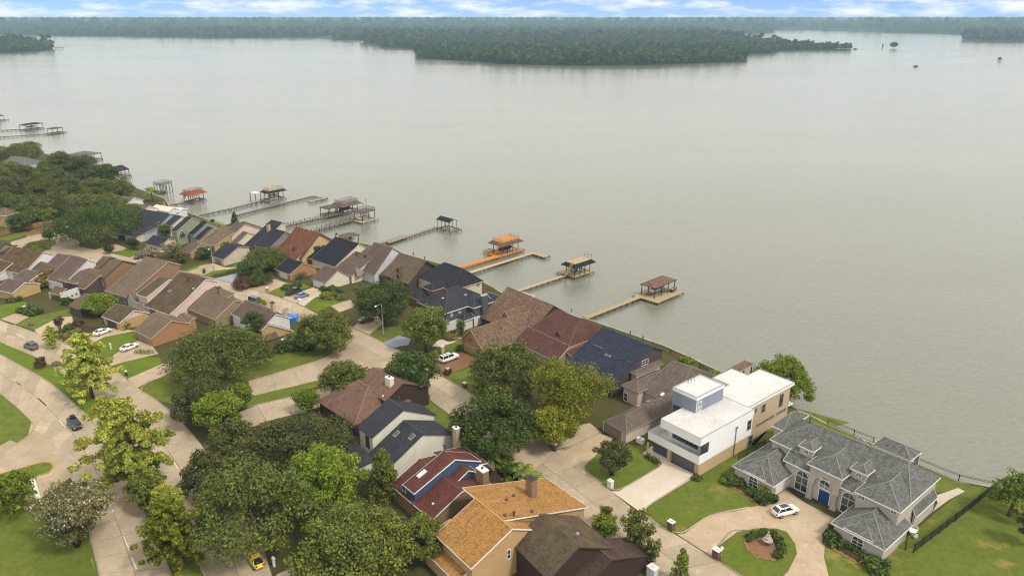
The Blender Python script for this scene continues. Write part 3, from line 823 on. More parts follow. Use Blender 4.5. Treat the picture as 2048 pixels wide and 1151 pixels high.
def tree(px, rx, h, mat, kind='round', label='', group=None, leaf=None, dens=1.05, name='tree', cfrac=.6, cat='tree', rad=None, seed=None, z=0.0, blossom=None, base=None, core=True):
    """px = crown centre in the photograph, rx = crown half-width in photograph pixels, h = height in metres"""
    _tc[0] += 1; seed = seed if seed is not None else 100 + _tc[0]
    if base is not None: P = at(base, z)
    else:
        P = at(px, z + h * cfrac); P.z = z
    rad = rad or rx / pxm((px[0], px[1]), z + h * cfrac)
    leaf = leaf or (.28 if rad > 3.5 else .24 if rad > 1.6 else .16)
    me, c, r = crown_mesh(kind, seed, rad, h, leaf, dens)
    e = empty(name, P, label, cat, group)
    cr = bpy.data.objects.new('crown', me); COL.objects.link(cr); cr.parent = e
    if not me.materials: me.materials.append(M[mat])
    else: cr.material_slots[0].link = 'OBJECT'; cr.material_slots[0].material = M[mat]
    if blossom:
        cc = [tuple(q) for q in c if q[2] > h * .55]; rr_ = [q for k, q in zip(c, r) if k[2] > h * .55]
        bm = leaf_cloud('blossom', cc, np.array(rr_) * 1.1, 44, leaf * .8, seed + 5, .8)
        bo = bpy.data.objects.new('blossom', bm); bm.materials.append(M[blossom]); COL.objects.link(bo); bo.parent = e
    trunk_mb(P, h, rad, c, kind, seed).build('trunk', M['trunk'], e, smooth=True, uv=False)
    return e
_bushm = {}
def bush(px, rx, h, mat='lf_hedge', label='', group=None, name='shrub', z=0.0, sq=1.0, ang=0, cat='shrub', rad=None):
    rad = rad or rx / pxm(px, z)
    P = at(px, z + h * .4); P.z = z
    k = _tc[0] % 5; _tc[0] += 1
    key = (k, mat)
    if key not in _bushm:
        c, r = crown_shape('bush', 40 + k); me = leaf_cloud('foliage', np.array(c), np.array(r) * 1.0, 60, .17, 40 + k, .9); me.materials.append(M[mat]); _bushm[key] = me
    o = bpy.data.objects.new(name, _bushm[key]); COL.objects.link(o); o.location = P
    o.scale = (rad * sq, rad, h / .92); o.rotation_euler = (0, 0, ang if sq != 1.0 else _tc[0] * 1.7)
    return tag(o, label, cat, group)
def hedge(pts, w, h, mat, label, name='hedge', z=0.0, group=None):
    """clipped hedge along a line of photograph points"""
    P = [at(p, z) for p in pts]; c = []; r = []
    for a, b in zip(P[:-1], P[1:]):
        n = max(2, int((b - a).length / (w * .45)))
        for i in range(n):
            q = a + (b - a) * (i / n)
            for zz in ([h * .45] if h < 1.3 else [h * .3, h * .75]):
                c.append((q.x + random.uniform(-.1, .1) - P[0].x, q.y + random.uniform(-.1, .1) - P[0].y, zz)); r.append(w * .58)
    me = leaf_cloud('hedge', c, r, 90, .17, len(c) + 3, min(1.2, h / w / 1.1)); me.materials.append(M[mat])
    o = bpy.data.objects.new(name, me); COL.objects.link(o); o.location = (P[0].x, P[0].y, z)
    return tag(o, label, 'hedge', group)
def palm(px, h, L, label, mat='lf_palm', name='palm_tree', n=22, group=None, base=None, cat='palm', z=0.0, lw=.22):
    P = at(base or px, z if base else z + h); P.z = z
    e = empty(name, P, label, cat, group); m = MB(); rg = random.Random(int(px[0]))
    for i in range(n):
        a = i * 2.4; up = rg.uniform(.0, 1.0); pts = []
        for k in range(6):
            q = k / 5; pts.append(P + Vector((math.cos(a) * L * q * (1 - .25 * up), math.sin(a) * L * q * (1 - .25 * up), h + L * (.75 * up * q - .62 * q * q))))
        side = Vector((-math.sin(a), math.cos(a), 0))
        for k in range(5):
            w0 = L * lw * math.sin(math.pi * (k + .4) / 6.2); w1 = L * lw * math.sin(math.pi * (k + 1.4) / 6.2) if k < 4 else .02
            dr = Vector((0, 0, -.3))
            m.poly([pts[k], pts[k] + side * w0 + dr * w0, pts[k + 1] + side * w1 + dr * w1, pts[k + 1]]); m.poly([pts[k + 1], pts[k + 1] - side * w1 + dr * w1, pts[k] - side * w0 + dr * w0, pts[k]])
    m.build('fronds', M[mat], e, uv=False)
    m = MB(); m.tube([P - Vector((0, 0, .1)), P + Vector((0, 0, h * .98))], [.16 + .01 * h, .13], 8); m.build('trunk', M['trunk'], e, uv=False)
    return e
# ------------------------------------------------------------------ water, land, far shores
WZ = -1.6
def m_water():
    t = NT('lake_water'); v = t.coord()
    w = t.coord('Object', (0.55, 1.0, 1)); mp = t.node('ShaderNodeMapping'); mp.inputs['Rotation'].default_value = (0, 0, R(-38)); mp.inputs['Scale'].default_value = (.42, 1.15, 1)
    tcn = t.node('ShaderNodeTexCoord'); t.l.new(tcn.outputs['Object'], mp.inputs['Vector'])
    n1 = t.noise(mp.outputs[0], 1.3, 4, .62); n2 = t.noise(mp.outputs[0], .35, 3, .5); n3 = t.noise(mp.outputs[0], 4.2, 2, .5)
    a = t.node('ShaderNodeMath', operation='MULTIPLY_ADD'); t.l.new(n2, a.inputs[0]); a.inputs[1].default_value = 1.2; t.l.new(n1, a.inputs[2])
    a2 = t.node('ShaderNodeMath', operation='MULTIPLY_ADD'); t.l.new(n3, a2.inputs[0]); a2.inputs[1].default_value = .3; t.l.new(a.outputs[0], a2.inputs[2])
    t.bump(a2.outputs[0], .30, .26)
    big = t.noise(t.coord('Object', (.0021, .006, 1)), 1.0, 5, .55)
    col = t.mix(t.ramp(big, .35, .65), S(136, 138, 120, .60), S(146, 147, 129, .60))
    rip = t.ramp(n1, .3, .72, .84, 1.12)  # light and dark of the ripples painted into the water colour
    g = t.node('ShaderNodeCombineColor'); [t.l.new(rip, g.inputs[i]) for i in range(3)]
    col = t.mix(1.0, col, g.outputs[0], 'MULTIPLY')
    t.done(col, .12, 0, .85); t.b.inputs['IOR'].default_value = 1.333
    t.put(t.b.inputs['Roughness'], t.ramp(t.noise(t.coord('Object', (.004, .012, 1)), 1.0, 4), .35, .65, .09, .17))
    return t.m
M['water'] = m_water()
def sheet(name, pts, z, mat, kind='structure', label=None, px=True, grid=0, parent=None):
    m = MB(); P = [at(p, z) if px else Vector((p[0], p[1], z)) for p in pts]
    # triangulated by bmesh through one ngon
    ar = sum(P[i].x * P[(i + 1) % len(P)].y - P[(i + 1) % len(P)].x * P[i].y for i in range(len(P)))
    m.poly(P if ar > 0 else P[::-1]); o = m.build(name, M[mat], parent, uv=False)
    if parent is None: tag(o, label, None, None, kind)
    elif label: o['label'] = label
    return o
m = MB(); m.poly([Vector((-26000, -300, WZ)), Vector((26000, -300, WZ)), Vector((26000, 30000, WZ)), Vector((-26000, 30000, WZ))])
tag(m.build('lake_water', M['water'], uv=False), 'pale green grey lake water with fine ripples', kind='structure')
m = MB(); m.poly([Vector((-26000, -300, -4)), Vector((26000, -300, -4)), Vector((26000, 30000, -4)), Vector((-26000, 30000, -4))])
tag(m.build('lake_bed', M['soil'], uv=False), 'muddy lake bed', kind='structure')

SHORE = [PX(-420, 262), PX(-160, 268), PX(0, 292), PX(70, 303), PX(190, 330), PX(262, 372), PX(330, 398), T18(700, 640), T18(1040, 760), T18(1290, 850), T18(1660, 975), T3(420, 300),
         PX(560, 466), PX(700, 482), PX(772, 497), PX(880, 528), PX(940, 548), T7(1180, 130), T7(1260, 190), PX(1130, 628), PX(1180, 640), PX(1330, 692), PX(1400, 724), PX(1450, 748),
         PX(1580, 812), T13(650, 210), T13(750, 262), T13(1010, 372), T13(1260, 490), T13(1520, 598), T13(1740, 632), PX(2048, 985), PX(2400, 1085)]
shore = [at(p, 0) for p in SHORE]
land = shore + [Vector((170, 40, 0)), Vector((60, -20, 0)), Vector((-60, -20, 0)), Vector((-330, 60, 0)), Vector((-900, 300, 0)), Vector((-900, 640, 0))]
m = MB(); m.poly(land[::-1]); tag(m.build('ground', M['soil'], uv=False), 'grassy earth of the waterside neighbourhood', kind='structure')
# concrete bulkhead: one vertical face and a cap along the water's edge
m = MB(); cap = MB()
for a, b in zip(shore[:-1], shore[1:]):
    m.poly([a + Vector((0, 0, -3)), b + Vector((0, 0, -3)), b + Vector((0, 0, .05)), a + Vector((0, 0, .05))])
    d = (b - a).normalized(); n = Vector((-d.y, d.x, 0)) * .18
    cap.bar(a + Vector((0, 0, .08)), b + Vector((0, 0, .08)), .42, .2)
wl_ = empty('bulkhead_wall', shore[0], 'pale concrete bulkhead holding the bank along the lake', 'sea wall')
m.build('wall_face', M['kerb'], wl_, uv=False); cap.build('coping', M['kerb'], wl_, uv=False)

# far shores, given on the water plane
def far_land(name, pts, back=None):
    P = [at(p, WZ) for p in pts]
    if back: P += [Vector((x, y, WZ)) for x, y in back]
    ar = sum(P[i].x * P[(i + 1) % len(P)].y - P[(i + 1) % len(P)].x * P[i].y for i in range(len(P)))
    if ar < 0: P = P[::-1]
    m = MB(); k = len(P); top = [p + Vector((0, 0, 1.0)) for p in P]
    m.poly(top)
    for i in range(k): j = (i + 1) % k; m.poly([P[i], P[j], top[j], top[i]])
    return tag(m.build(name, M['far_ground'], uv=False), 'low wooded far shore beyond the lake', kind='structure'), top
M['far_ground'] = m_ground('far_forest_floor', (S(62, 72, 44, .5), S(78, 86, 52, .5), S(70, 66, 44, .5)), (.004, .012))
NEARW = [PX(665, 75), PX(668, 80), PX(725, 81), PX(727, 88), PX(757, 90), PX(762, 95), PX(832, 98), PX(833, 117), PX(900, 120), PX(1000, 128), PX(1130, 132), PX(1300, 131), PX(1490, 124), PX(1493, 108),
         PX(1545, 107), PX(1560, 101.5), PX(1700, 101), PX(1702, 99.5), PX(1640, 97), PX(1560, 92), PX(1480, 85), PX(1425, 76), PX(1408, 69), PX(1545, 66), PX(1546, 60.5), PX(1640, 60), PX(1645, 62), PX(1730, 63), PX(1785, 66), PX(1880, 67.5), PX(1932, 70),
         PX(1925, 81), PX(1990, 84), PX(2090, 84.5), PX(2300, 84)]
FARBACK = [(9000, 2600), (24000, 12000), (24000, 29000), (-24000, 29000), (-24000, 3600)]
WEST = [PX(-300, 69), PX(0, 70), PX(110, 72), PX(300, 74), PX(430, 76.5), PX(560, 76)]
fl, farpoly = far_land('far_shore', WEST + NEARW, FARBACK)
fl2, ptpoly = far_land('wooded_point', [PX(-140, 112), PX(-20, 108), PX(0, 106.5), PX(60, 105), PX(85, 102), PX(104, 100.5), PX(106, 97), PX(60, 93), PX(0, 90), PX(-140, 88)])
# canopy models for the far woods
def canopy_model(i):
    rg = random.Random(900 + i); c = []; r = []
    for k in range(9):
        a = rg.random() * 6.28; q = rg.random() ** .5 * .6
        c.append((q * math.cos(a), q * math.sin(a), rg.uniform(.75, 1.75) if i != 3 else rg.uniform(.5, 2.6))); r.append(rg.uniform(.32, .55) * (1 if i != 3 else .7))
    me = leaf_cloud('far_tree_%d' % i, c, r, 26, .30, 900 + i, .9, aspect=1.3)
    me.materials.append(M['lf_far']); o = bpy.data.objects.new('far_tree_crown', me); return o
def inside(px_, py_, poly):
    x = np.array([p.x for p in poly]); y = np.array([p.y for p in poly]); res = np.zeros(len(px_), bool); j = len(x) - 1
    for i in range(len(x)):
        c = ((y[i] > py_) != (y[j] > py_)) & (px_ < (x[j] - x[i]) * (py_ - y[i]) / (y[j] - y[i] + 1e-12) + x[i]); res ^= c; j = i
    return res
protos = [canopy_model(i) for i in range(4)]
pcol = bpy.data.collections.new('far_tree_models')
for o in protos: pcol.objects.link(o)
def wood(name, label, P, scl, seed, z0=WZ + 1):
    me = bpy.data.meshes.new(name); n = len(P)
    me.vertices.add(n); me.vertices.foreach_set('co', np.column_stack([P, np.full(n, z0)]).ravel())
    a = me.attributes.new('sc', 'FLOAT', 'POINT'); a.data.foreach_set('value', scl)
    o = bpy.data.objects.new(name, me); COL.objects.link(o); tag(o, label, None, None, 'stuff')
    ng = bpy.data.node_groups.new(name, 'GeometryNodeTree')
    ng.interface.new_socket('Geometry', in_out='INPUT', socket_type='NodeSocketGeometry'); ng.interface.new_socket('Geometry', in_out='OUTPUT', socket_type='NodeSocketGeometry')
    gi = ng.nodes.new('NodeGroupInput'); go = ng.nodes.new('NodeGroupOutput'); ip = ng.nodes.new('GeometryNodeInstanceOnPoints')
    ci = ng.nodes.new('GeometryNodeCollectionInfo'); ci.inputs['Collection'].default_value = pcol; ci.inputs['Separate Children'].default_value = True; ci.inputs['Reset Children'].default_value = True
    ip.inputs['Pick Instance'].default_value = True
    rv = ng.nodes.new('FunctionNodeRandomValue'); rv.data_type = 'FLOAT_VECTOR'; rv.inputs[0].default_value = (0, 0, 0); rv.inputs[1].default_value = (0, 0, 6.28); rv.inputs['Seed'].default_value = seed
    na = ng.nodes.new('GeometryNodeInputNamedAttribute'); na.data_type = 'FLOAT'; na.inputs['Name'].default_value = 'sc'
    L = ng.links.new
    L(gi.outputs[0], ip.inputs['Points']); L(ci.outputs[0], ip.inputs['Instance']); L(rv.outputs[0], ip.inputs['Rotation']); L(na.outputs['Attribute'], ip.inputs['Scale']); L(ip.outputs[0], go.inputs[0])
    md = o.modifiers.new('scatter', 'NODES'); md.node_group = ng
    return o
rgn = np.random.default_rng(5)
def scatter(y0, y1, step, polys, halfang=.80):
    n = int(halfang * 2 * (y1 * y1 - y0 * y0) / 2 / (step * step)); r_ = np.sqrt(rgn.random(n) * (y1 * y1 - y0 * y0) + y0 * y0); a = (rgn.random(n) * 2 - 1) * halfang
    x, y = r_ * np.sin(a), r_ * np.cos(a); ok = np.zeros(n, bool)
    for p in polys: ok |= inside(x, y, p)
    return np.column_stack([x[ok], y[ok]])
for nm, lb, y0, y1, st, sc in (('near_wood', 'dense green wood covering the nearest far shore', 1050, 2500, 8.2, 6.0), ('middle_wood', 'blue green woods further back', 2500, 5200, 19.0, 11.0), ('distant_wood', 'hazy flat forest reaching the horizon', 5200, 15000, 55.0, 26.0)):
    P = scatter(y0, y1, st, [farpoly, ptpoly]); s_ = sc * (0.55 + .85 * rgn.random(len(P)) ** 1.5)
    if st < 12: s_ *= 1.0
    wood(nm, lb, P, np.minimum(s_, 30), 3)
# haze: one closed box round camera and scene
hz_m = bpy.data.materials.new('haze'); hz_m.use_nodes = True; hn = hz_m.node_tree.nodes; hn.clear()
pv = hn.new('ShaderNodeVolumePrincipled'); pv.inputs['Color'].default_value = (.54, .80, .98, 1); pv.inputs['Density'].default_value = 1.2e-4; pv.inputs['Anisotropy'].default_value = 0.1
ho = hn.new('ShaderNodeOutputMaterial'); hz_m.node_tree.links.new(pv.outputs[0], ho.inputs['Volume'])
m = MB(); m.box((0, 14000, -6), 56000, 34000, 90)
hb = m.build('haze', hz_m, uv=False); tag(hb, 'thin pale air haze over lake and woods', None, None, 'stuff')

# ------------------------------------------------------------------ roads of concrete slabs, kerbs, drives, lawns
def resample(P, n):
    L = [0]
    for a, b in zip(P[:-1], P[1:]): L.append(L[-1] + (b - a).length)
    out = []
    for i in range(n + 1):
        d = L[-1] * i / n
        for k in range(len(P) - 1):
            if d <= L[k + 1] + 1e-6:
                out.append(P[k] + (P[k + 1] - P[k]) * ((d - L[k]) / max(L[k + 1] - L[k], 1e-6))); break
    return out
def road(label, Lp, Rp, slab=5.2, across=2, z=0.05, mat='concrete', name='road'):
    L = [at(p, z) for p in Lp]; Rr = [at(p, z) for p in Rp]
    n = max(1, int(sum((b - a).length for a, b in zip(L[:-1], L[1:])) / slab)); A = resample(L, n); B = resample(Rr, n)
    e = empty(name, A[0]); e['kind'] = 'structure'; e['label'] = label
    m = MB()
    for i in range(n): m.poly([p - Vector((0, 0, .03)) for p in (A[i], B[i], B[i + 1], A[i + 1])])
    m.build('joint_bed', M['joint'], e, uv=False)
    for i in range(n):
        for j in range(across):
            f = lambda k, t: A[k] + (B[k] - A[k]) * t
            q = [f(i, j / across), f(i, (j + 1) / across), f(i + 1, (j + 1) / across), f(i + 1, j / across)]
            c = sum(q, Vector((0, 0, 0))) / 4; q = [p + (c - p).normalized() * .045 for p in q]
            dz = Vector((0, 0, random.uniform(-.004, .004)))
            mm = MB(); mm.poly([p + dz for p in q])
            for a in range(4): b = (a + 1) % 4; mm.poly([q[b] + dz, q[a] + dz, q[a] - Vector((0, 0, .04)), q[b] - Vector((0, 0, .04))])
            mm.build('slab', M[mat], e, uv=False)
    return e
M['joint'] = m_plain('slab_joint', (.07, .06, .05, 1), .95)
kerb_root = empty('kerb', at(PX(900, 760)), 'low concrete kerbs edging the streets'); kerb_root['kind'] = 'structure'
def kerb(pts, w=.2, h=.16, mat='kerb', z=0.0):
    P = [at(p, 0) for p in pts]; out = [P[0]]
    for i in range(1, len(P) - 1):           # round the corners a little
        a, b, c = P[i - 1], P[i], P[i + 1]
        out += [b + (a - b) * .22, b + (a - b) * .07 + (c - b) * .07, b + (c - b) * .22]
    out.append(P[-1]); m = MB()
    for a, b in zip(out[:-1], out[1:]):
        d = (b - a); d.z = 0
        if d.length < .01: continue
        m.bar(a + Vector((0, 0, h / 2 - .02 + z)), b + d.normalized() * .05 + Vector((0, 0, h / 2 - .02 + z)), w, h + .04)
    m.build('kerb_run', M[mat], kerb_root, uv=False)
# boulevard, upper carriageway
U_hi = [PX(-60, 606), PX(0, 640), T4(130, 335), T4(310, 400), PX(100, 674), PX(160, 700), PX(219, 734), T4(1210, 850), T4(1400, 990), T9(900, 100), PX(372, 850), PX(440, 935), PX(500, 1010), PX(546, 1155)]
U_lo = [PX(-60, 650), PX(0, 684), T4(330, 635), T4(470, 715), T4(600, 800), T4(800, 920), T4(930, 1050), T9(612, 190), PX(240, 870), PX(290, 950), PX(330, 1030), PX(368, 1080), PX(395, 1120), PX(416, 1165)]
road('upper carriageway of pale concrete slabs', U_hi, U_lo, 5.0)
L_hi = [PX(-60, 672), PX(0, 709), T4(440, 860), T4(600, 990), T4(780, 1150), T9(540, 235), PX(225, 900), T9(790, 650), T9(850, 780), T9(950, 1010), T9(1015, 1151), PX(352, 1180)]
L_lo = [PX(-60, 748), PX(0, 787), T9(90, 150), PX(48, 825), PX(66, 848), PX(95, 880), PX(128, 930), PX(160, 990), PX(172, 1040), PX(180, 1072), PX(190, 1110), PX(206, 1180)]
road('lower carriageway of pale concrete slabs', L_hi, L_lo, 5.6)
# crossing between the carriageways and the side street on the left
sheet('crossing', [T9(540, 235), T9(612, 190), PX(290, 950), PX(330, 1030), T9(790, 650), PX(225, 900)], .056, 'concrete', label='concrete crossing through the median')
road('side street leaving to the left', [T9(60, 350), T9(-60, 420), T9(-260, 500)], [T9(380, 500), T9(-60, 560), T9(-260, 640)], 5, 1, .047, 'drive')
sheet('side_apron', [T9(150, 345), T9(200, 290), T9(300, 340), T9(430, 560), T9(230, 690), T9(180, 720), T9(100, 620), T9(300, 560), T9(315, 505), T9(250, 486), T9(60, 540), T9(-40, 480), T9(-40, 420), T9(0, 430)], .060, 'drive', label='tan concrete apron of the side street')
# cross street
road('cross street, upper lane', [T5(560, 975), T5(900, 870), T5(1280, 760), PX(672, 702), PX(690, 672), PX(720, 676)], [T5(590, 1115), T5(900, 1040), T5(1230, 960), PX(700, 745), PX(770, 720), PX(800, 700)], 5, 1, .062)
road('cross street, lower lane', [PX(440, 850), T10(230, 215), T10(520, 148), PX(660, 770), PX(730, 740)], [PX(455, 890), PX(500, 850), PX(600, 825), PX(680, 800), PX(770, 765)], 5, 1, .053)
# lake street
K_hi = [PX(60, 462), PX(160, 492), PX(300, 524), T3(0, 820), T3(150, 850), T3(470, 940), T3(640, 990), T3(970, 1100), PX(619, 620), PX(707, 654), PX(766, 685), PX(800, 702), PX(860, 738), PX(894, 757), PX(929, 778), PX(990, 818), T17(270, 60), T17(440, 165), T17(660, 300), T17(1090, 650), T17(1360, 800), T17(1890, 1140), PX(1560, 1205)]
K_lo = [PX(40, 500), PX(130, 520), PX(260, 548), PX(372, 574), PX(410, 588), PX(480, 606), PX(520, 618), PX(588, 640), PX(640, 655), PX(678, 680), PX(735, 735), PX(770, 752), PX(836, 781), PX(868, 804), PX(911, 838), PX(960, 878), PX(1020, 925), PX(1055, 958), PX(1100, 992), PX(1215, 1085), PX(1262, 1120), PX(1365, 1195), PX(1400, 1230)]
road('lakeside residential street of tan concrete slabs', K_hi, K_lo, 5.4)
sheet('cul_de_sac', [T2(100, 400), T2(350, 330), T2(520, 235), T2(620, 330), T2(770, 400), T2(730, 500), T2(900, 545), T2(700, 640), T2(400, 560), T2(120, 480)], .075, 'concrete', label='wide curving street end behind the roofs')
sheet('junction_fill', [T9(188, 240), T9(230, 225), T9(330, 330), T9(430, 560), T9(230, 700), T9(120, 480)], .049, 'drive', label='tan concrete of the junction mouth')
sheet('brown_path', [T2(210, 340), T2(300, 290), T2(520, 225), T2(530, 250), T2(400, 320), T2(300, 345)], .085, 'drive_brown', label='brown strip beside the cul de sac')
for pts in (U_lo[:8], L_hi[:6], L_lo[:3], [T9(0, 430), T9(150, 345), T9(200, 290), T9(195, 250), T9(90, 150)], L_lo[9:], L_hi[7:], U_lo[11:], U_hi[2:8], [PX(300, 760), T9(820, 60), T9(900, 100), PX(370, 846)],
            [T5(560, 975), T5(900, 870), T5(1280, 760), T5(1400, 690), T5(1430, 640)], [T5(590, 1115), T5(1230, 960)], [T10(230, 215), T10(520, 148)], K_hi[3:9], [PX(700, 652), PX(766, 685)],
            [T5(1680, 870), T5(1720, 840)], [T7(640, 950), T7(810, 1045), PX(990, 818)], [PX(836, 781), PX(911, 838), PX(960, 878)], [PX(1040, 852), T17(270, 60), T17(440, 165), T17(520, 150), T17(730, 50), T17(800, 20)],
            [T17(735, 215), T17(670, 280), T17(670, 320), T17(850, 460), T17(940, 480), T17(1270, 285)], [T17(1530, 370), T17(1180, 590), T17(1150, 620), T17(1150, 670), T17(1250, 750), T17(1360, 805), T17(1450, 815), T17(1660, 670), PX(1500, 1014)],
            [T17(1980, 790), PX(1462, 1060), T17(1730, 910), T17(1690, 940), T17(1680, 1010), T17(1890, 1140), PX(1560, 1205)]):
    kerb(pts)
kerb([T9(-30, 640), T9(150, 585), T9(290, 545), T9(318, 510), T9(300, 486), T9(250, 482), T9(80, 530), T9(-30, 560)], mat='kerb_yellow')
# driveways
DR = [
 ('drive_pale', [T17(1140, 190), T17(1270, 285), T17(940, 480), T17(880, 480), T17(1140, 665), T17(1150, 620), T17(1180, 590), T17(1540, 370), T17(1530, 340), T17(1330, 240), T17(1300, 180), T17(1200, 120), T17(1130, 180)], 'pale concrete drive of the white house'),
 ('drive', [T17(440, 165), T17(680, 350), T17(665, 300), T17(680, 275), T17(740, 215), T17(900, 60), T17(780, 20), T17(520, 155)], 'tan concrete drive beside the stone mailbox'),
 ('drive', [T13(0, 825), T13(60, 790), T13(200, 770), T13(350, 735), T13(440, 690), T13(500, 640), T13(620, 720), T13(800, 815), T13(780, 830), T13(780, 900), T13(735, 960), T13(730, 1040), T13(770, 1200), T13(420, 1220), T13(520, 1120), T13(570, 1020), T13(560, 960), T13(510, 890), T13(450, 870), T13(330, 870), T13(220, 890), T13(120, 965), T13(70, 1010), T17(1690, 1005), T17(1400, 820), T17(1460, 815), T17(1660, 670)], 'curving concrete forecourt of the grey roofed mansion'),
 ('drive_brown', [T7(500, 800), T7(560, 700), T7(790, 690), T7(950, 740), T7(870, 820), T7(660, 900), T7(640, 950), T7(520, 870)], 'brown stamped drive with the white vehicle'),
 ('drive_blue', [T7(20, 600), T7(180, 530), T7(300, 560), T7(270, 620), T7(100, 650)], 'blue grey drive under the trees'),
 ('drive_pale', [T7(500, 630), T7(560, 575), T7(700, 545), T7(790, 550), T7(700, 600), T7(560, 640)], 'pale patterned walk'),
 ('drive', [T5(1560, 450), T5(1720, 520), T5(1850, 420), T5(1800, 340), T5(1640, 380)], 'short drive under the dark red car'),
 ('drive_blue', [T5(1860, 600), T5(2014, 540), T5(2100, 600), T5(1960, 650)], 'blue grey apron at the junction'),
 ('drive_pale', [T3(930, 1090), T3(1100, 940), T3(1180, 960), T3(1165, 1010), T3(1100, 1030), T3(1000, 1110), T3(960, 1100)], 'pale forecourt beside the two parked cars'),
 ('drive', [T3(790, 1030), T3(1090, 930), T3(1150, 980), T3(1000, 1060), T3(920, 1090), T3(830, 1050)], 'drive below the two parked cars'),
 ('drive', [T3(1250, 1110), T3(1440, 1050), T3(1500, 1110), T3(1340, 1170)], 'drive by the white planter'),
 ('drive', [T3(470, 940), T3(720, 850), T3(850, 895), T3(640, 985)], 'tan drive of the orange brick garage'),
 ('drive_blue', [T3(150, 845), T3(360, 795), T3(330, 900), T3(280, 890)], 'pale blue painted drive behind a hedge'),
 ('drive', [T3(-10, 800), T3(-10, 730), T3(130, 700), T3(240, 740), T3(370, 735), T3(340, 755), T3(130, 770), T3(40, 815)], 'tan drive under the street lamp'),
 ('drive', [T2(1190, 570), T2(1330, 515), T2(1380, 590), T2(1330, 610)], 'drive by the flowering trees'),
 ('drive', [T2(720, 520), T2(970, 460), T2(1110, 420), T2(1230, 465), T2(1000, 520), T2(960, 560), T2(800, 560)], 'drive of the dark blue garage'),
 ('drive', [T2(1780, 690), T2(2014, 610), T2(2090, 650), T2(1950, 720), T2(1920, 715)], 'tan drive crossing the lawn'),
 ('drive', [T4(750, 545), T4(870, 420), T4(1000, 370), T4(1130, 360), T4(1300, 390), T4(1000, 450), T4(820, 540), T4(780, 580)], 'drive under the upper white car'),
 ('drive', [T4(1060, 730), T4(1030, 660), T4(1150, 580), T4(1320, 480), T4(1460, 530), T4(1520, 610), T4(1350, 650), T4(1180, 690)], 'drive under the lower white car'),
 ('drive', [T4(1220, 850), T4(1560, 700), T4(1700, 720), T4(1680, 780), T4(1400, 890), T4(1310, 940)], 'tan drive below the small lawn'),
 ('drive', [T4(150, 325), T4(0, 275), T4(160, 215), T4(280, 255)], 'drive of the white walled carport'),
 ('drive', [T4(330, 380), T4(560, 260), T4(690, 250), T4(710, 330), T4(500, 400), T4(390, 450)], 'drive beside the rockery'),
 ('drive', [PX(1095, 880), PX(1100, 860), PX(1180, 845), PX(1200, 862), PX(1170, 885), PX(1110, 898)], 'path beside the round hedge bed'),
 ('drive_pale', [T10(420, 1150), T10(440, 1135), T10(530, 1100), T10(545, 1150)], 'light drive at the lower edge'),
 ('drive_pale', [T13(1370, 770), T13(1400, 720), T13(1380, 680), T13(1520, 632), T13(1562, 652), T13(1470, 700), T13(1400, 750)], 'pale walk leading to the water fence'),
 ('drive_blue', [T7(1095, 150), T7(1180, 130), T7(1360, 200), T7(1330, 260), T7(1280, 310), T7(1180, 330), T7(1060, 300), T7(1040, 210)], 'grey terrace round the pool'),
 ('drive', [T11(640, 560), T11(560, 500), T11(640, 400), T11(820, 300), T11(900, 420), T11(760, 560)], 'paved forecourt under the trees'),
]
for mat, pts, lb in DR: sheet('driveway', pts, .07 + .004 * DR.index((mat, pts, lb)) / 2, mat, label=lb)
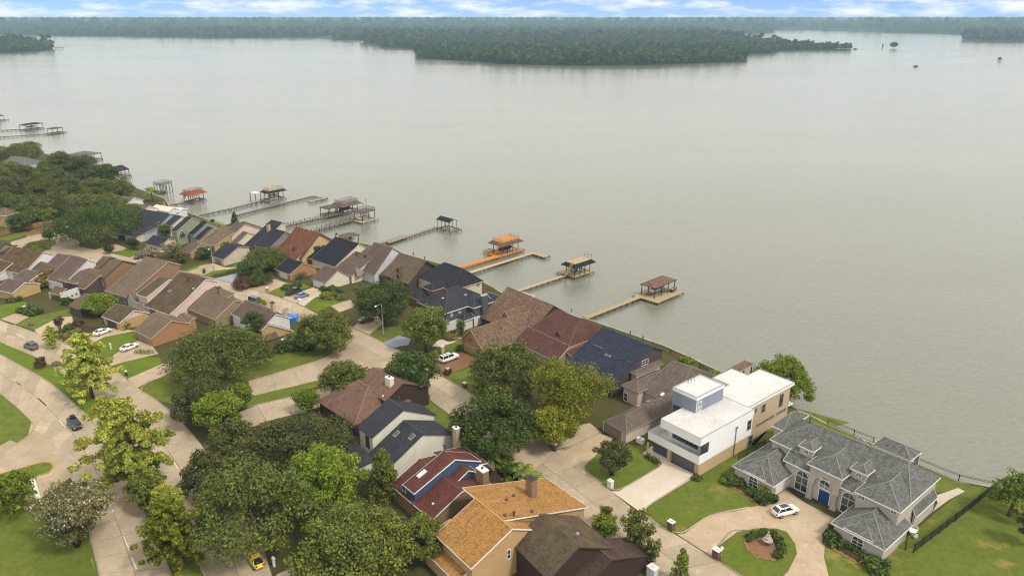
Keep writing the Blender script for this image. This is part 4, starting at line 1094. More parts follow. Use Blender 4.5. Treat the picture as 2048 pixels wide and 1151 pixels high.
# lawns
LW = [
 ('lawn', [T17(735, 215), T17(670, 280), T17(670, 320), T17(850, 460), T17(940, 480), T17(1270, 285), T17(1130, 190), T17(1200, 90), T17(1100, 120), T17(900, 100)]),
 ('lawn_dry', [T17(1150, 620), T17(1180, 590), T17(1540, 370), T17(1850, 190), T17(1980, 100), PX(1700, 900), PX(1560, 1000), T17(1980, 610), T17(1660, 670), T17(1450, 815), T17(1360, 805), T17(1250, 750), T17(1150, 670)]),
 ('lawn_dry', [T13(120, 965), T13(220, 890), T13(330, 870), T13(450, 870), T13(510, 890), T13(560, 960), T13(570, 1020), T13(520, 1120), T13(420, 1220), T13(300, 1210), T13(75, 1020)]),
 ('lawn_dry', [T13(730, 1040), T13(735, 960), T13(1000, 1080), T13(1240, 900), T13(1560, 640), T13(1740, 632), PX(2048, 985), PX(2400, 1085), PX(2300, 1300), PX(1700, 1300), T13(770, 1200)]),
 ('lawn', [PX(1580, 815), T13(650, 210), T13(750, 262), T13(1010, 372), T13(1260, 490), T13(1520, 598), T13(1740, 632), T13(1540, 640), T13(1400, 660), T13(1240, 560), T13(700, 380), PX(1540, 850)]),
 ('lawn', [T17(440, 165), T17(520, 150), T17(700, 60), T17(640, -40), T17(420, -60), T17(300, 40)]),
 ('lawn', [T7(660, 900), T7(870, 830), T7(990, 820), T7(1050, 1010), PX(992, 812), T7(810, 1045), T7(645, 950)]),
 ('lawn', [T7(600, 620), T7(780, 570), T7(790, 690), T7(640, 700), T7(590, 660)]),
 ('lawn', [T7(-60, 590), T7(-220, 480), T7(-100, 440), T7(200, 450), T7(230, 520), T7(40, 590)]),
 ('lawn_dry', [T5(560, 975), T5(900, 870), T5(1280, 760), T5(1400, 690), T5(1430, 640), T5(1380, 600), T5(1200, 560), T5(1000, 640), T5(700, 720), T5(400, 780), T5(300, 900)]),
 ('lawn_dry', [T5(590, 1115), T5(1230, 955), T5(1300, 900), T5(1240, 1010), T10(520, 148), T10(230, 215)]),
 ('lawn_bright', [T4(780, 560), T4(820, 540), T4(1000, 450), T4(1300, 400), T4(1310, 480), T4(1150, 575), T4(1030, 650), T4(860, 620)]),
 ('lawn_bright', [T4(1070, 740), T4(1180, 690), T4(1350, 645), T4(1530, 640), T4(1550, 700), T4(1220, 850)]),
 ('lawn', [T4(1330, 940), T4(1400, 890), T4(1680, 780), T4(1800, 900), T4(1700, 1100), T4(1460, 1040)]),
 ('lawn_bright', [T4(0, 145), T4(230, 110), T4(330, 150), T4(160, 215), T4(0, 272)]),
 ('lawn', [T4(150, 325), T4(290, 255), T4(660, 180), T4(690, 250), T4(560, 265), T4(330, 380)]),
 ('lawn_bright', [T4(-300, 350), T4(0, 500), T4(330, 635), T4(470, 715), T4(600, 800), T4(800, 920), T4(930, 1050), T9(612, 190), T9(540, 235), T4(780, 1150), T4(600, 990), T4(440, 860), T4(0, 620), T4(-300, 480)]),
 ('lawn', [T9(-200, 20), T9(0, 80), T9(90, 150), T9(195, 250), T9(200, 290), T9(150, 345), T9(0, 430), T9(-200, 500)]),
 ('lawn', [T9(-200, 640), T9(150, 585), T9(290, 545), T9(318, 510), T9(300, 486), T9(250, 482), T9(80, 530), T9(-200, 600)]),
 ('lawn_dry', [T9(-200, 740), T9(150, 740), T9(530, 920), T9(560, 1000), T9(600, 1180), T9(-200, 1250)]),
 ('lawn', [T9(790, 650), T9(850, 780), T9(950, 1010), T9(1015, 1170), T9(1235, 1180), T9(1190, 1090), T9(1100, 920), T9(1000, 760), T9(900, 640)]),
 ('lawn', [PX(836, 779), PX(911, 836), PX(1010, 915), PX(960, 900), PX(880, 850), PX(820, 800)]),
 ('lawn_bright', [T3(20, 820), T3(130, 765), T3(340, 755), T3(150, 845)]),
 ('lawn_bright', [T3(650, 985), T3(700, 950), T3(840, 890), T3(1000, 900), T3(1060, 930), T3(930, 960), T3(800, 1025)]),
 ('lawn_bright', [T3(1000, 1110), T3(1100, 1030), T3(1170, 1010), T3(1400, 1060), T3(1250, 1110), T3(1120, 1170)]),
 ('lawn_bright', [T3(290, 720), T3(440, 680), T3(480, 700), T3(370, 740)]),
 ('lawn_bright', [T2(960, 510), T2(1190, 455), T2(1340, 500), T2(1190, 570), T2(960, 560)]),
 ('lawn', [T2(0, 360), T2(250, 290), T2(270, 330), T2(80, 390), T2(0, 380)]),
 ('lawn', [T2(230, 420), T2(400, 380), T2(540, 390), T2(530, 430), T2(420, 460), T2(300, 440)]),
 ('lawn_bright', [T2(1750, 675), T2(1990, 600), T2(2100, 620), T2(1790, 690)]),
 ('lawn_bright', [T2(1920, 715), T2(2100, 650), T2(2160, 700), T2(2014, 735)]),
 ('lawn_bright', [T3(30, 270), T3(60, 268), T3(230, 320), T3(250, 350), T3(60, 300)]),
 ('lawn', [PX(1700, 845), PX(1580, 812), PX(1540, 830), PX(1500, 900), PX(1460, 940), PX(1420, 955), PX(1500, 890)]),
 ('mulch', [T13(150, 605), T13(230, 570), T13(440, 650), T13(430, 690), T13(350, 735), T13(280, 680)]),
 ('mulch', [T13(740, 965), T13(760, 920), T13(880, 960), T13(1080, 1060), T13(1060, 1115), T13(980, 1100), T13(860, 1030)]),
 ('mulch', [T13(515, 640), T13(560, 610), T13(640, 660), T13(600, 690)]),
 ('mulch', [T4(160, 320), T4(250, 250), T4(430, 240), T4(380, 330), T4(300, 360)]),
 ('mulch', [T4(500, 420), T4(720, 330), T4(1000, 350), T4(870, 430), T4(640, 480)]),
 ('mulch', [T11(500, 430), T11(640, 400), T11(760, 560), T11(640, 640), T11(540, 600)]),
 ('drive_brown', [T13(265, 940), T13(330, 925), T13(420, 925), T13(470, 1000), T13(440, 1050), T13(380, 1055), T13(280, 990)]),
]
ISL = [k for k, (a, b) in enumerate(LW) if b[0] == T9(-200, 640)]; IS2 = [k for k, (a, b) in enumerate(LW) if b[0] == T2(230, 420)]; ISL += IS2
for i, (mat, pts) in enumerate(LW):
    lb = {'mulch': 'dark mulch planting bed', 'drive_brown': 'bare earth bed round the fountain'}.get(mat, 'mown green lawn')
    sheet({'mulch': 'planting_bed', 'drive_brown': 'fountain_bed'}.get(mat, 'lawn'), pts, (.07 if i in ISL else .010 + .0042 * (i % 9)) + (.012 if mat in ('mulch', 'drive_brown') or i in IS2 else 0), mat, label=lb)
# dashed lane lines
for j, (a, b) in enumerate(((T4(125, 855), T4(230, 930)), (T4(360, 1030), T4(450, 1110)), (T9(80, 0), T9(140, 38)), (T9(218, 100), T9(275, 150)), (T9(347, 233), T9(382, 272)), (T9(625, 682), T9(668, 775)), (T9(725, 915), T9(765, 1000)), (T9(775, 1040), T9(805, 1110)),
                          (T4(150, 415), T4(235, 455)), (T9(1022, 475), T9(1045, 515)))):
    A, B = at(a, .075), at(b, .075); d = (B - A).normalized(); n = Vector((-d.y, d.x, 0)) * .09
    m = MB(); m.poly([A - n, B - n, B + n, A + n]); tag(m.build('lane_line', M['paint'], uv=False), 'white lane dash on the concrete road', kind='structure')
m = MB(); m.poly([at(q, .082) for q in (T9(178, 588), T9(205, 578), T9(240, 690), T9(215, 700))]); tag(m.build('stop_line', M['paint'], uv=False), 'white stop line across the side street', kind='structure')
# ------------------------------------------------------------------ houses along the water, from the right
H = House('mansion', 'grey roofed stucco mansion with arched windows and curving forecourt', 'house', T13(780, 830), -50, 'sh_grey', 'st_mansion', 'trim')
z2 = 6.2
uL, vL = H.P(T13(410, 345), z2); uA, vA = H.P(T13(1180, 780), z2)
pt = H.slope(T13(410, 345), z2, T13(860, 330), .62); ur, _ = H.uv(pt); zr = pt.z
vr0 = H.P(T13(678, 257), zr)[1]; vr1 = H.P(T13(1225, 485), zr)[1]
main = H.hip((uL, 2 * ur - uL, vL, vA), None, None, z2, 'v', zr=zr, ins=(max(.5, vr0 - vL), max(.5, vA - vr1)))
pl = H.slope(T13(410, 345), z2, T13(490, 468), .62); ulow, vlow = H.uv(pl)
low = H.shed(ulow, uL + .3, vlow, vA - 1.2, pl.z, pl.z + .62 * (uL + .3 - ulow), oh=.35)
port = H.hip(T13(840, 585), T13(625, 490), 12.0, 6.65, 'u', pitch=.6, ins=(None, .01), nowall=True)
rw = H.hip(T13(1180, 780), T13(910, 650), T13(1405, 590), 6.3, 'u', pitch=.58, ins=(None, 3.0))
rl = H.hip(T13(1090, 1000), T13(780, 830), T13(1252, 852), 2.75, 'u', pitch=.58, ins=(None, .01))
ll = H.hip(T13(435, 625), T13(192, 500), 13.0, 2.75, 'u', pitch=.58, ins=(None, .01))
b1 = H.hip(T13(383, 590), T13(250, 530), 3.6, 2.95, 'u', pitch=.5, ins=(None, .01), oh=.25)
b2 = H.hip(T13(1018, 952), T13(842, 862), 3.6, 2.95, 'u', pitch=.5, ins=(None, .01), oh=.25)
H.hip(T13(492, 297), T13(430, 262), 9.0, z2, 'v', pitch=.4)
H.hip(T13(1240, 474), 7.0, T13(1297, 418), 3.2, 'v', pitch=.55, nowall=True)
m = MB()
for px_ in (T13(1236, 486), T13(1290, 432)):
    q = at(px_, 3.0); m = MB(); m.box((q.x, q.y, 0), .45, .45, 3.0, H.ang); m.build('patio_post', M['st_mansion'], H.e)
sA = H.P(T13(1275, 800), 3.0); sB = H.P(T13(1410, 690), 3.0)
H.shed(sA[0], sB[0], rw.v1 - .1, sA[1], 4.3, 2.9, axis='v', oh=.3)
for q in (T13(622, 440), T13(932, 578)): H.dormer(q, 2.4, 1.5, 4.2)
H.opening(b1.f, T13(312, 608), 1.7, 1.2, arch=True); H.opening(b2.f, T13(925, 968), 1.7, 1.2, arch=True)
H.opening(low.f, T13(598, 600), 2.2, 2.7, arch=True, zc=1.7); H.opening(low.f, T13(872, 722), 2.2, 2.7, arch=True, zc=1.7)
H.opening(rw.f, T13(950, 688), 1.0, .6); H.opening(rw.f, T13(1140, 776), .8, .5)
# entrance: front wall with an arch on two columns, door recessed behind
pu, pv1 = H.P(T13(840, 585), 6.65); pv0 = H.P(T13(625, 490), 6.65)[1]; pu += .5; pv0 += .5; pv1 -= .5
m = MB(); mid = (pv0 + pv1) / 2; rr = (pv1 - pv0) / 2 - 1.0; zc = 3.4
for k in range(12):
    a, b = math.pi * k / 12, math.pi * (k + 1) / 12
    p1, p2 = (mid - rr * math.cos(a), zc + rr * math.sin(a)), (mid - rr * math.cos(b), zc + rr * math.sin(b))
    for o in (0, .6): m.poly([H.W(pu + o, p1[0], p1[1]), H.W(pu + o, p2[0], p2[1]), H.W(pu + o, p2[0], 6.5), H.W(pu + o, p1[0], 6.5)])
    m.poly([H.W(pu, p1[0], p1[1]), H.W(pu, p2[0], p2[1]), H.W(pu + .6, p2[0], p2[1]), H.W(pu + .6, p1[0], p1[1])])
m.build('entrance_arch', M['st_mansion'], H.e)
H.slab('arch_side', pu, pu + .6, pv0, pv0 + 1.0, zc, 6.5, 'st_mansion'); H.slab('arch_side', pu, pu + .6, pv1 - 1.0, pv1, zc, 6.5, 'st_mansion')
H.slab('arch_side', pu + .6, pu + 6, pv1 - .3, pv1, 2.8, 6.5, 'st_mansion'); H.slab('arch_side', pu + .6, pu + 6, pv0, pv0 + .3, 2.8, 6.5, 'st_mansion')
for vv in (pv0 + .5, pv1 - .5):
    c = H.W(pu + .3, vv, 0); m = MB(); m.box((c.x, c.y, 0), 1.15, 1.15, .35, H.ang); m.box((c.x, c.y, .353), .95, .95, .3, H.ang)
    m.lathe((c.x, c.y, .65), [(.40, 0), (.36, .2), (.34, 2.0), (.40, 2.2), (.52, 2.35)], 16); m.box((c.x, c.y, 3.0), 1.05, 1.05, .39, H.ang)
    m.build('column', M['st_mansion'], H.e)
H.slab('porch_floor', pu - .1, pu + 1.5, pv0, pv1, 0, .09, 'trim_dark')
dpl = low.f
H.opening(dpl, T13(732, 668), 1.9, 2.5, 'door', pane='door_blue'); H.opening(dpl, T13(738, 598), 1.9, .5, zc=3.2, arch=True)
H.opening(ll.s, T13(487, 632), 4.6, 2.2, 'garage', pane='garage_white')
H.turtle(T13(1065, 785), .4); H.pipe(T13(645, 250), .9, .12, True)

H = House('modern_house', 'white flat roofed modern house with blue grey rooftop room', 'house', T12(890, 1120), -50, 'roof_white', 'st_white', 'trim_dark')
H.walls(.25, 16.0, -10.8, 0, 0, 2.55, 'br_buff', 'base_wall')
# carport and garage recess under the balcony: front wall, pillars, door
H.opening(('u', .24), T12(772, 1020), 5.5, 2.2, 'garage', pane='garage_grey', frame='st_cream')
H.slab('carport_shade_panel', .1, .245, -10.8, -6.9, 0, 2.5, 'sd_slate')  # dark panel standing in for the shade inside the carport
m = MB()
for vv in (-10.75, -6.7, -.3):
    m = MB(); q = H.W(-1.6 if vv < -10 else .05, vv, 0); m.box((q.x, q.y, 0), .25 if vv < -10 else .7, .25 if vv < -10 else .9, 2.56, H.ang); m.build('pillar', M['br_buff'], H.e)
H.slab('carport_floor', -1.9, .2, -10.9, -6.9, 0, .1, 'drive_pale')
Lb = -11.6
H.slab('balcony_floor', -.45, 5.6, Lb, 0, 2.57, 2.72, 'roof_white')
for a in ((-.5, -.28, Lb - .1, .05, 2.56, 4.25), (-.28, 5.6, Lb - .1, Lb + .12, 2.56, 4.25), (-.28, 3.4, -.17, .05, 2.56, 4.25)): H.slab('parapet', *a, 'st_white')
for a in ((-.52, -.26, Lb - .12, .07, 4.253, 4.30), (-.26, 5.6, Lb - .12, Lb + .14, 4.253, 4.30)): H.slab('coping', *a, 'trim_gray')
m = MB(); q = H.W(.6, -3.2, 2.9); m.box((q.x, q.y, 2.9), 3.4, .3, .45, H.ang); m.build('bench', M['wood_brown'], H.e)
# upper storey
H.walls(2.2, 15.9, -8.9, .04, 2.56, 6.45, 'st_white', 'upper_wall')
H.walls(15.9, 30.6, -8.9, -.95, 0, 7.5, 'br_tan', 'rear_wall'); H.walls(20.5, 27.6, -12.9, -8.8, 0, 7.4, 'st_white', 'rear_wall')
def flatroof(u0, u1, v0, v1, z, hgt=.35, fas='st_white'):
    H.slab('flat_roof', u0 + .25, u1 - .25, v0 + .25, v1 - .25, z - .2, z, 'roof_white')
    for a in ((u0, u0 + .25, v0, v1), (u1 - .25, u1, v0, v1), (u0 + .25, u1 - .25, v0, v0 + .25), (u0 + .25, u1 - .25, v1 - .25, v1)): H.slab('parapet', a[0], a[1], a[2], a[3], z - .6, z + hgt, fas)
    for a in ((u0 - .03, u0 + .27, v0 - .03, v1 + .03), (u1 - .27, u1 + .03, v0 - .03, v1 + .03), (u0 + .27, u1 - .27, v0 - .03, v0 + .27), (u0 + .27, u1 - .27, v1 - .27, v1 + .03)): H.slab('coping', a[0], a[1], a[2], a[3], z + hgt + .003, z + hgt + .05, 'trim_gray')
H.slab('flat_roof', -.45, 16.0, -8.95, .03, 7.2, 7.86, 'roof_white'); H.slab('flat_roof', 16.003, 32.0, -8.95, -1.05, 7.5, 7.98, 'roof_white'); H.slab('flat_roof', 21.0, 27.6, -13.0, -8.953, 7.5, 7.98, 'roof_white')
for a in ((-.5, -.3, -9.0, .08, 7.9), (-.3, 16.1, -.12, .08, 7.9), (-.3, 21.0, -9.1, -8.96, 8.0), (16.1, 32.05, -1.15, -.95, 8.0), (31.9, 32.1, -9.0, -1.15, 8.0), (27.6, 31.9, -9.05, -8.96, 8.0), (27.55, 27.75, -13.1, -9.06, 8.0), (20.9, 21.05, -13.1, -9.11, 8.0), (21.05, 27.55, -13.1, -12.95, 8.0)):
    H.slab('parapet', a[0], a[1], a[2], a[3], 7.1 if a[4] < 8 else 7.4, a[4] + .02, 'st_white')
    H.slab('coping', a[0] - .02, a[1] + .02, a[2] - .02, a[3] + .02, a[4] + .023, a[4] + .06, 'trim_gray')
H.slab('fascia_band', -.49, 2.18, -.30, .06, 6.4, 7.2, 'st_white'); H.slab('fascia_band', -.49, -.2, -9.0, -.3, 6.3, 7.2, 'st_white')
H.slab('upper_wall_top', 2.19, 16.0, -.25, .05, 6.44, 7.2, 'st_white')
for px_, w in ((T12(750, 845), 3.0), (T12(835, 890), 3.0)): H.opening(('u', 2.19), px_, w, 2.0, panes=3, frame='trim_gray', zc=4.6)
H.slab('corner_window', 1.2, 2.18, -.12, -.02, 4.0, 6.2, 'glass'); H.slab('corner_window', -.1, 1.2, -.14, -.06, 4.3, 6.3, 'glass')
H.opening(('v', .05), T12(1252, 752), 1.1, 2.0, panes=1, frame='trim_gray'); H.opening(('v', .01), T12(1262, 845), 1.3, 1.9, panes=1, frame='trim_gray', zc=1.3)
H.opening(('v', -.94), T12(1355, 632), 1.2, 1.7, panes=1, frame='trim_gray'); H.opening(('v', -.94), T12(1297, 648), 1.0, .8, panes=1, frame='trim_gray')
H.opening(('v', -.94), T12(1482, 575), 1.1, 2.6, panes=1, frame='trim_dark')
for px_, w in ((T12(1325, 745), 2.0), (T12(1370, 718), 2.0), (T12(1413, 690), 1.8), (T12(1485, 650), 3.4)): H.opening(('v', -.94), px_, w, .55, panes=1, frame='trim_gray', zc=2.75)
q0 = H.on(T12(1540, 600), 'v', .0)
H.slab('rear_balcony', 30.6, 32.6, -5.5, -.9, 3.0, 3.2, 'st_white')
m = MB()
for a, b in (((30.7, -.95), (32.55, -.95)), ((32.55, -.95), (32.55, -5.4))):
    for zz in (3.6, 4.2): m.bar(H.W(a[0], a[1], zz), H.W(b[0], b[1], zz), .05)
for uv_ in ((30.7, -.95), (31.6, -.95), (32.55, -.95), (32.55, -3.2), (32.55, -5.4)): m.bar(H.W(*uv_, 3.2), H.W(*uv_, 4.2), .06)
m.build('railing', M['metal'], H.e)
m = MB(); m.tube([H.W(10.5, .13, .1), H.W(10.5, .13, 6.0)], [.1, .1], 8); m.box(tuple(H.W(10.5, .15, 6.0)), .5, .35, .35, H.ang); m.build('downpipe', M['metal'], H.e)
# rooftop room
tz = 11.2; tu0, tv0 = H.P(T12(710, 478), tz); tu1, tv1 = H.P(T12(1077, 462), tz); tu0, tv1 = H.P(T12(880, 555), tz)[0], H.P(T12(880, 555), tz)[1]
H.walls(tu0, tu1, tv0, tv1, 7.6, tz - .2, 'sd_bluegrey', 'rooftop_room'); H.walls(tu0 + .01, tu1 - .01, tv0 + .01, tv0 + .2, 2.5, 7.6, 'sd_bluegrey', 'stair_wall')
flatroof(tu0 - .08, tu1 + .08, tv0 - .08, tv1 + .08, tz - .1, .06)
m = MB()
for a in (tu0, ):
    m.bar(H.W(tu0 - .02, tv1 + .02, 7.8), H.W(tu0 - .02, tv1 + .02, tz - .2), .12)
m.build('corner_trim', M['trim'], H.e)
H.opening(('v', tv1 + .01), T12(895, 620), 1.0, 2.1, panes=1, frame='trim', pane='glass_light')
m = MB()
for px_ in (T12(813, 445), T12(835, 436), T12(857, 425)):
    q = at(px_, tz + .2); m.tube([(q.x, q.y, tz - .1), (q.x, q.y, tz + .8)], [.05, .05], 6)
m.build('roof_pipes', M['pipe'], H.e)

H = House('hip_roof_house', 'long taupe roofed house with three skylights beside the white modern house', 'house', B4(380, 1090), -50, 'sh_taupe', 'st_pinkish', 'trim_gray')
g = H.hip(B4(420, 950), B4(140, 830), 30.0, 2.7, 'u', pitch=.62, ins=(None, 6.0))
u0, v1 = H.P(B4(420, 950), 2.7); v0 = H.P(B4(140, 830), 2.7)[1]
H.opening(g.f, B4(260, 940), 4.8, 2.2, 'garage', pane='garage_taupe', frame='trim')
up = H.hip(B3(1530, 570) if 0 else (u0 + 15, u0 + 33, v0 - 4.0, v1 - .5), None, None, 3.2, 'v', zr=7.8, ins=(1.5, 3.0))
b = H.hip(B4(555, 490), B4(310, 420), 11.0, 3.7, 'u', pitch=.5, ins=(None, .01))
H.opening(b.f, B4(410, 535), 1.0, 1.7, panes=1)
H.hip(B4(535, 285), B4(465, 240), 9, 4.6, 'u', pitch=.45, ins=(None, .01))
for q in (B4(550, 645), B4(665, 590), B4(835, 508)): H.skylight(q, .75, .95)
H.opening(g.s, B4(620, 940), .2, 2.0, panes=1, zc=1.1)

H = House('navy_roof_house', 'navy shingled house between the maroon roof and the taupe roof', 'house', B3(600, 1000), -50, 'sh_navy', 'sd_darkgrey', 'trim_dark')
# gable side faces the viewer's right
b = H.ext('v', B3(590, 985), 2.6, [B3(1190, 385), B3(1350, 430)], B3(150, 545), oh=.3)
b2 = H.ext('v', B3(1180, 392), 8.5, [('d', .01, .0)], 1, nowall=True) if 0 else None
H.opening(b.s, B3(1078, 605), 2.0, 1.1, panes=2, frame='trim')
P0, n0 = H.hit(B3(545, 510)); H.skylight(B3(545, 510), 1.6, .5, 'glass')
for q in (B3(745, 562), B3(845, 605)): H.turtle(q, .4)
for q in (B3(865, 225), B3(1048, 300)): H.pipe(q, 1.1, .12, True)
H.pipe(B3(615, 125), .9, .05); H.pipe(B3(752, 185), .4, .05)
uu, vv = H.uv(H.hit(B3(335, 350))[0]); 
H.slab('wall_recess', uu - .4, uu + .5, vv, vv + 3.2, 5.2, H.hit(B3(335, 350))[0].z + .1, 'sd_darkgrey')

H = House('maroon_roof_house', 'big maroon hip roofed house with a pale green side wall', 'house', B2(1400, 830), -50, 'sh_maroon', 'sd_sage', 'trim_tan')
v_e = H.P(B2(1540, 375), 9.4)[1]
top = H.hip((-4.6, 10.0, -11.0, 3.2), None, None, 5.0, 'v', zr=9.4, ins=(2.5, max(1.5, 3.2 - v_e)), wall='st_yellow')
low = H.shed(-8.5, -4.0, -12, 3.4, 2.7, 5.4, oh=.3); H.shed(-5.0, 9.0, 3.0, 6.8, 4.2, 2.6, axis='v', oh=.3)
q = H.hit(B2(1245, 580)); u_, v_ = H.uv(q[0])
m = MB(); zb = q[0].z
for s_ in (-1, 1): m.poly([H.W(u_ - .2, v_ + s_ * .9, zb - .1), H.W(u_ - .2, v_, zb + 1.1), H.W(u_ + 2.0, v_, zb + 1.1), H.W(u_ + .3, v_ + s_ * .9, zb - .1)])
m.build('roof_vent', M['sh_maroon'], H.e); m = MB(); m.poly([H.W(u_ - .18, v_ - .7, zb), H.W(u_ - .18, v_ + .7, zb), H.W(u_ - .18, v_, zb + .9)]); m.build('louvre', M['trim_dark'], H.e)
H.turtle(B2(1305, 675), .3, 'trim_gray'); H.pipe(B2(1400, 300), .5, .09, True)

H = House('brown_mottled_house', 'mottled brown shingle house with orange brick gable over its garage', 'house', B2(330, 830), -50, 'sh_mottled', 'br_orange', 'trim_tan')
# garage wing: gable front faces the street
gw = H.ext('u', B2(390, 772), 2.5, [B2(235, 510), B2(128, 612)], B2(1180, 560) if 0 else 22.0, oh=.35, ohe=.3)
H.opening(gw.f, B2(240, 760), 5.0, 2.1, 'garage', pane='garage_olive', frame='trim_tan')
m = MB(); k, z = H.on(B2(238, 628), 'u', gw.f[1]); 
m.poly([H.W(gw.f[1] - .03, k + .35 * math.cos(a * math.pi / 6), z + .45 * math.sin(a * math.pi / 6)) for a in range(12)]); m.build('gable_vent', M['trim_dark'], H.e)
ub, vb = H.P(B2(870, 610), 2.8)
mu0, mv0 = H.P(B2(590, 355), 4.6)
mn = H.ext('v', B2(870, 608), 2.6, [('d', 9.5, 6.4), ('d', 9.5, -6.4)], 18.5, oh=.35, wall='sd_brown', trim='sh_mottled')
hp = None
d = H.ext('u', B2(710, 420), 5.0, [B2(635, 300), B2(590, 352)], 9.0, oh=.25, ohe=.3, base=2.0)
H.opening(d.f, B2(650, 440), 1.1, 1.1, zc=3.4, panes=1, arch=True, frame='br_orange', pane='pipe')
H.pipe(B2(900, 395), .7, .08); H.pipe(B2(590, 510), .4, .1, True)

H = House('slate_white_house', 'dark slate two storey house with white ground floor and round roof vents by the pool', 'house', B1(980, 1150), -46, 'sh_slate', 'sd_slate', 'trim')
u0, v1 = H.P(B1(935, 985), 5.5); v0 = H.P(B1(570, 800), 5.5)[1]; uR = H.P(B1(1265, 875), 5.5)[0]; vE = H.P(B1(1330, 912), 5.5)[1]
m1 = H.hip((u0, u0 + 15.6, v0, v1), None, None, 5.5, 'u', zr=9.3)
m2 = H.hip((uR, uR + 8.2, v1 - 6, vE), None, None, 5.5, 'v', pitch=.6, ins=(.01, None))
H.slab('lower_wall', m1.u0 - .04, uR + .3, m1.v1, m1.v1 + .05, 0, 2.7, 'st_bright'); H.slab('lower_wall', m2.u0 - .04, m2.u1 + .04, m2.v1, m2.v1 + .05, 0, 2.7, 'st_bright')
lr = H.hip(B1(1100, 1090) if 0 else (uR - 3.6, uR + .2, v1 - .6, v1 + 2.4), None, None, 2.9, 'u', pitch=.75, ins=(None, .01), wall='st_bright')
H.opening(m1.s, B1(1032, 995), 1.0, 1.3, panes=1, frame='trim_dark', pane='glass_light'); H.opening(m1.s, B1(1148, 945), 1.1, 1.3, panes=1, frame='trim_dark', pane='glass_light')
ck, cz = H.on(B1(1505, 690), 'v', m2.v1 + .7)
H.slab('chimney', ck - 1.0, ck + 1.0, m2.v1, m2.v1 + .9, 2.0, 8.2, 'sd_slate'); H.slab('chimney_cap', ck - 1.1, ck + 1.1, m2.v1 - .1, m2.v1 + 1.0, 8.203, 8.35, 'trim_gray')
for q in (B1(905, 768), B1(1230, 722)): H.turtle(q, .75, 'trim_gray')
bk = H.hip((uR + 8.0, uR + 12, vE - 7, vE - .6), None, None, 5.2, 'u', pitch=.4, ins=(.01, None))
H.slab('terrace_wall', uR + 9, uR + 9.3, v0 - 3, v0 + 6, 0, 7.4, 'st_bright') if 0 else None
H.hip((uR + 8.2, uR + 12.5, vE + .4, vE + 3.2), None, None, 2.8, 'u', pitch=.3, nowall=True)

H = House('black_roof_house', 'charcoal hip roofed house with brick dormer left of the slate house', 'house', B1(600, 850), -46, 'sh_charcoal', 'br_red', 'trim_tan')
uA, vA = H.P(B1(1490, 487), 5.2)
u_l, v_l = H.P(B1(560, 790), 2.6)
rp = H.P(B1(930, 255), 9.2); rp2 = H.P(B1(1215, 350), 9.2)
mn = H.hip((uA - 2 * (uA - rp[0]), uA, rp[1] - 6.5, vA), None, None, 4.6, 'v', zr=9.4, ins=(6.5, max(2, vA - rp2[1])), wall='st_cream')
gA = H.hip(B1(750, 660), B1(605, 600), 9.0, 4.8, 'u', pitch=.55, ins=(None, .01), wall='br_red')
gb = H.hip(B1(560, 795), B1(330, 690), 12.0, 2.6, 'u', pitch=.45, ins=(None, .01))
k = H.on(B1(1412, 560), 'v', vA - .4); H.opening(('v', vA - .4), B1(1412, 560), 1.2, 1.4, panes=2)
H.turtle(B1(1022, 275), .35); H.pipe(B1(742, 490), .5, .1)

H = House('olive_roof_house', 'olive brown steep roofed house with little triangular dormers', 'house', B1(410, 560), -44, 'sh_olive', 'sd_darkgrey', 'trim_dark')
uA, vA = H.P(B1(855, 300), 4.6); rp = H.P(B1(430, 130), 9.0); rp2 = H.P(B1(640, 195), 9.0)
bb = H.ext('v', B1(410, 565), 3.6, [B1(640, 195) if 0 else ('d', 7.0, 5.6), ('d', 6.5, -4.2)], B1(120, 400), oh=.6, ohe=.6)
H.ext('v', B1(340, 620) if 0 else B1(330, 560), 2.6, [('d', 6, 3.2), ('d', 1, 0)], 13, oh=.3)
H.opening(bb.s, B1(605, 452), 2.0, 1.5, panes=3)
for q in (B1(265, 380), B1(270, 470)): 
    Q = H.hit(q); u_, v_ = H.uv(Q[0]); zb = Q[0].z; m = MB()
    for s_ in (-1, 1): m.poly([H.W(u_ - .3, v_ + s_ * .9, zb), H.W(u_ - .3, v_, zb + 1.3), H.W(u_ + 2.0, v_, zb + 1.3), H.W(u_ + .2, v_ + s_ * .9, zb)])
    m.poly([H.W(u_ - .1, v_ - .8, zb), H.W(u_ - .1, v_ + .8, zb), H.W(u_ - .1, v_, zb + 1.15)]); m.build('roof_dormer', M['trim_dark'], H.e)
H.pipe(B1(482, 135), .6, .14, True); H.pipe(B1(643, 195), .5, .14, True)

H = House('white_gable_house', 'grey brown roofed house with a tall white gable wall and cream garage', 'house', A7(290, 1060), -42, 'sh_brown', 'sd_greywhite', 'trim_gray')
g = H.ext('v', A7(285, 1020), 2.5, [A7(535, 765), A7(775, 885)], A7(30, 920), wall='sd_cream', oh=.3)
H.opening(g.f, A7(175, 1050), 4.6, 2.0, 'garage', pane='garage_white')
mn = H.ext('v', A7(1230, 870), 3.0, [A7(1590, 340), A7(1855, 490)], A7(1060, 300) if 0 else 9.5, oh=.3)
md = H.ext('v', A7(960, 850) if 0 else A7(975, 790), 3.2, [('d', 10.5, 4.6), ('d', 3, -1)], 8.5, oh=.3)
ft = H.ext('v', A7(790, 880), 2.6, [A7(870, 760) if 0 else ('d', 4.2, 1.9), ('d', 5, 2.2)], 9.5, wall='sd_cream', oh=.3)
dn = H.ext('v', A7(1235, 860), 2.7, [('d', 4.4, 2.6), ('d', 2, -.2)], 5.2, roof='sh_brown', oh=.3) if 0 else None
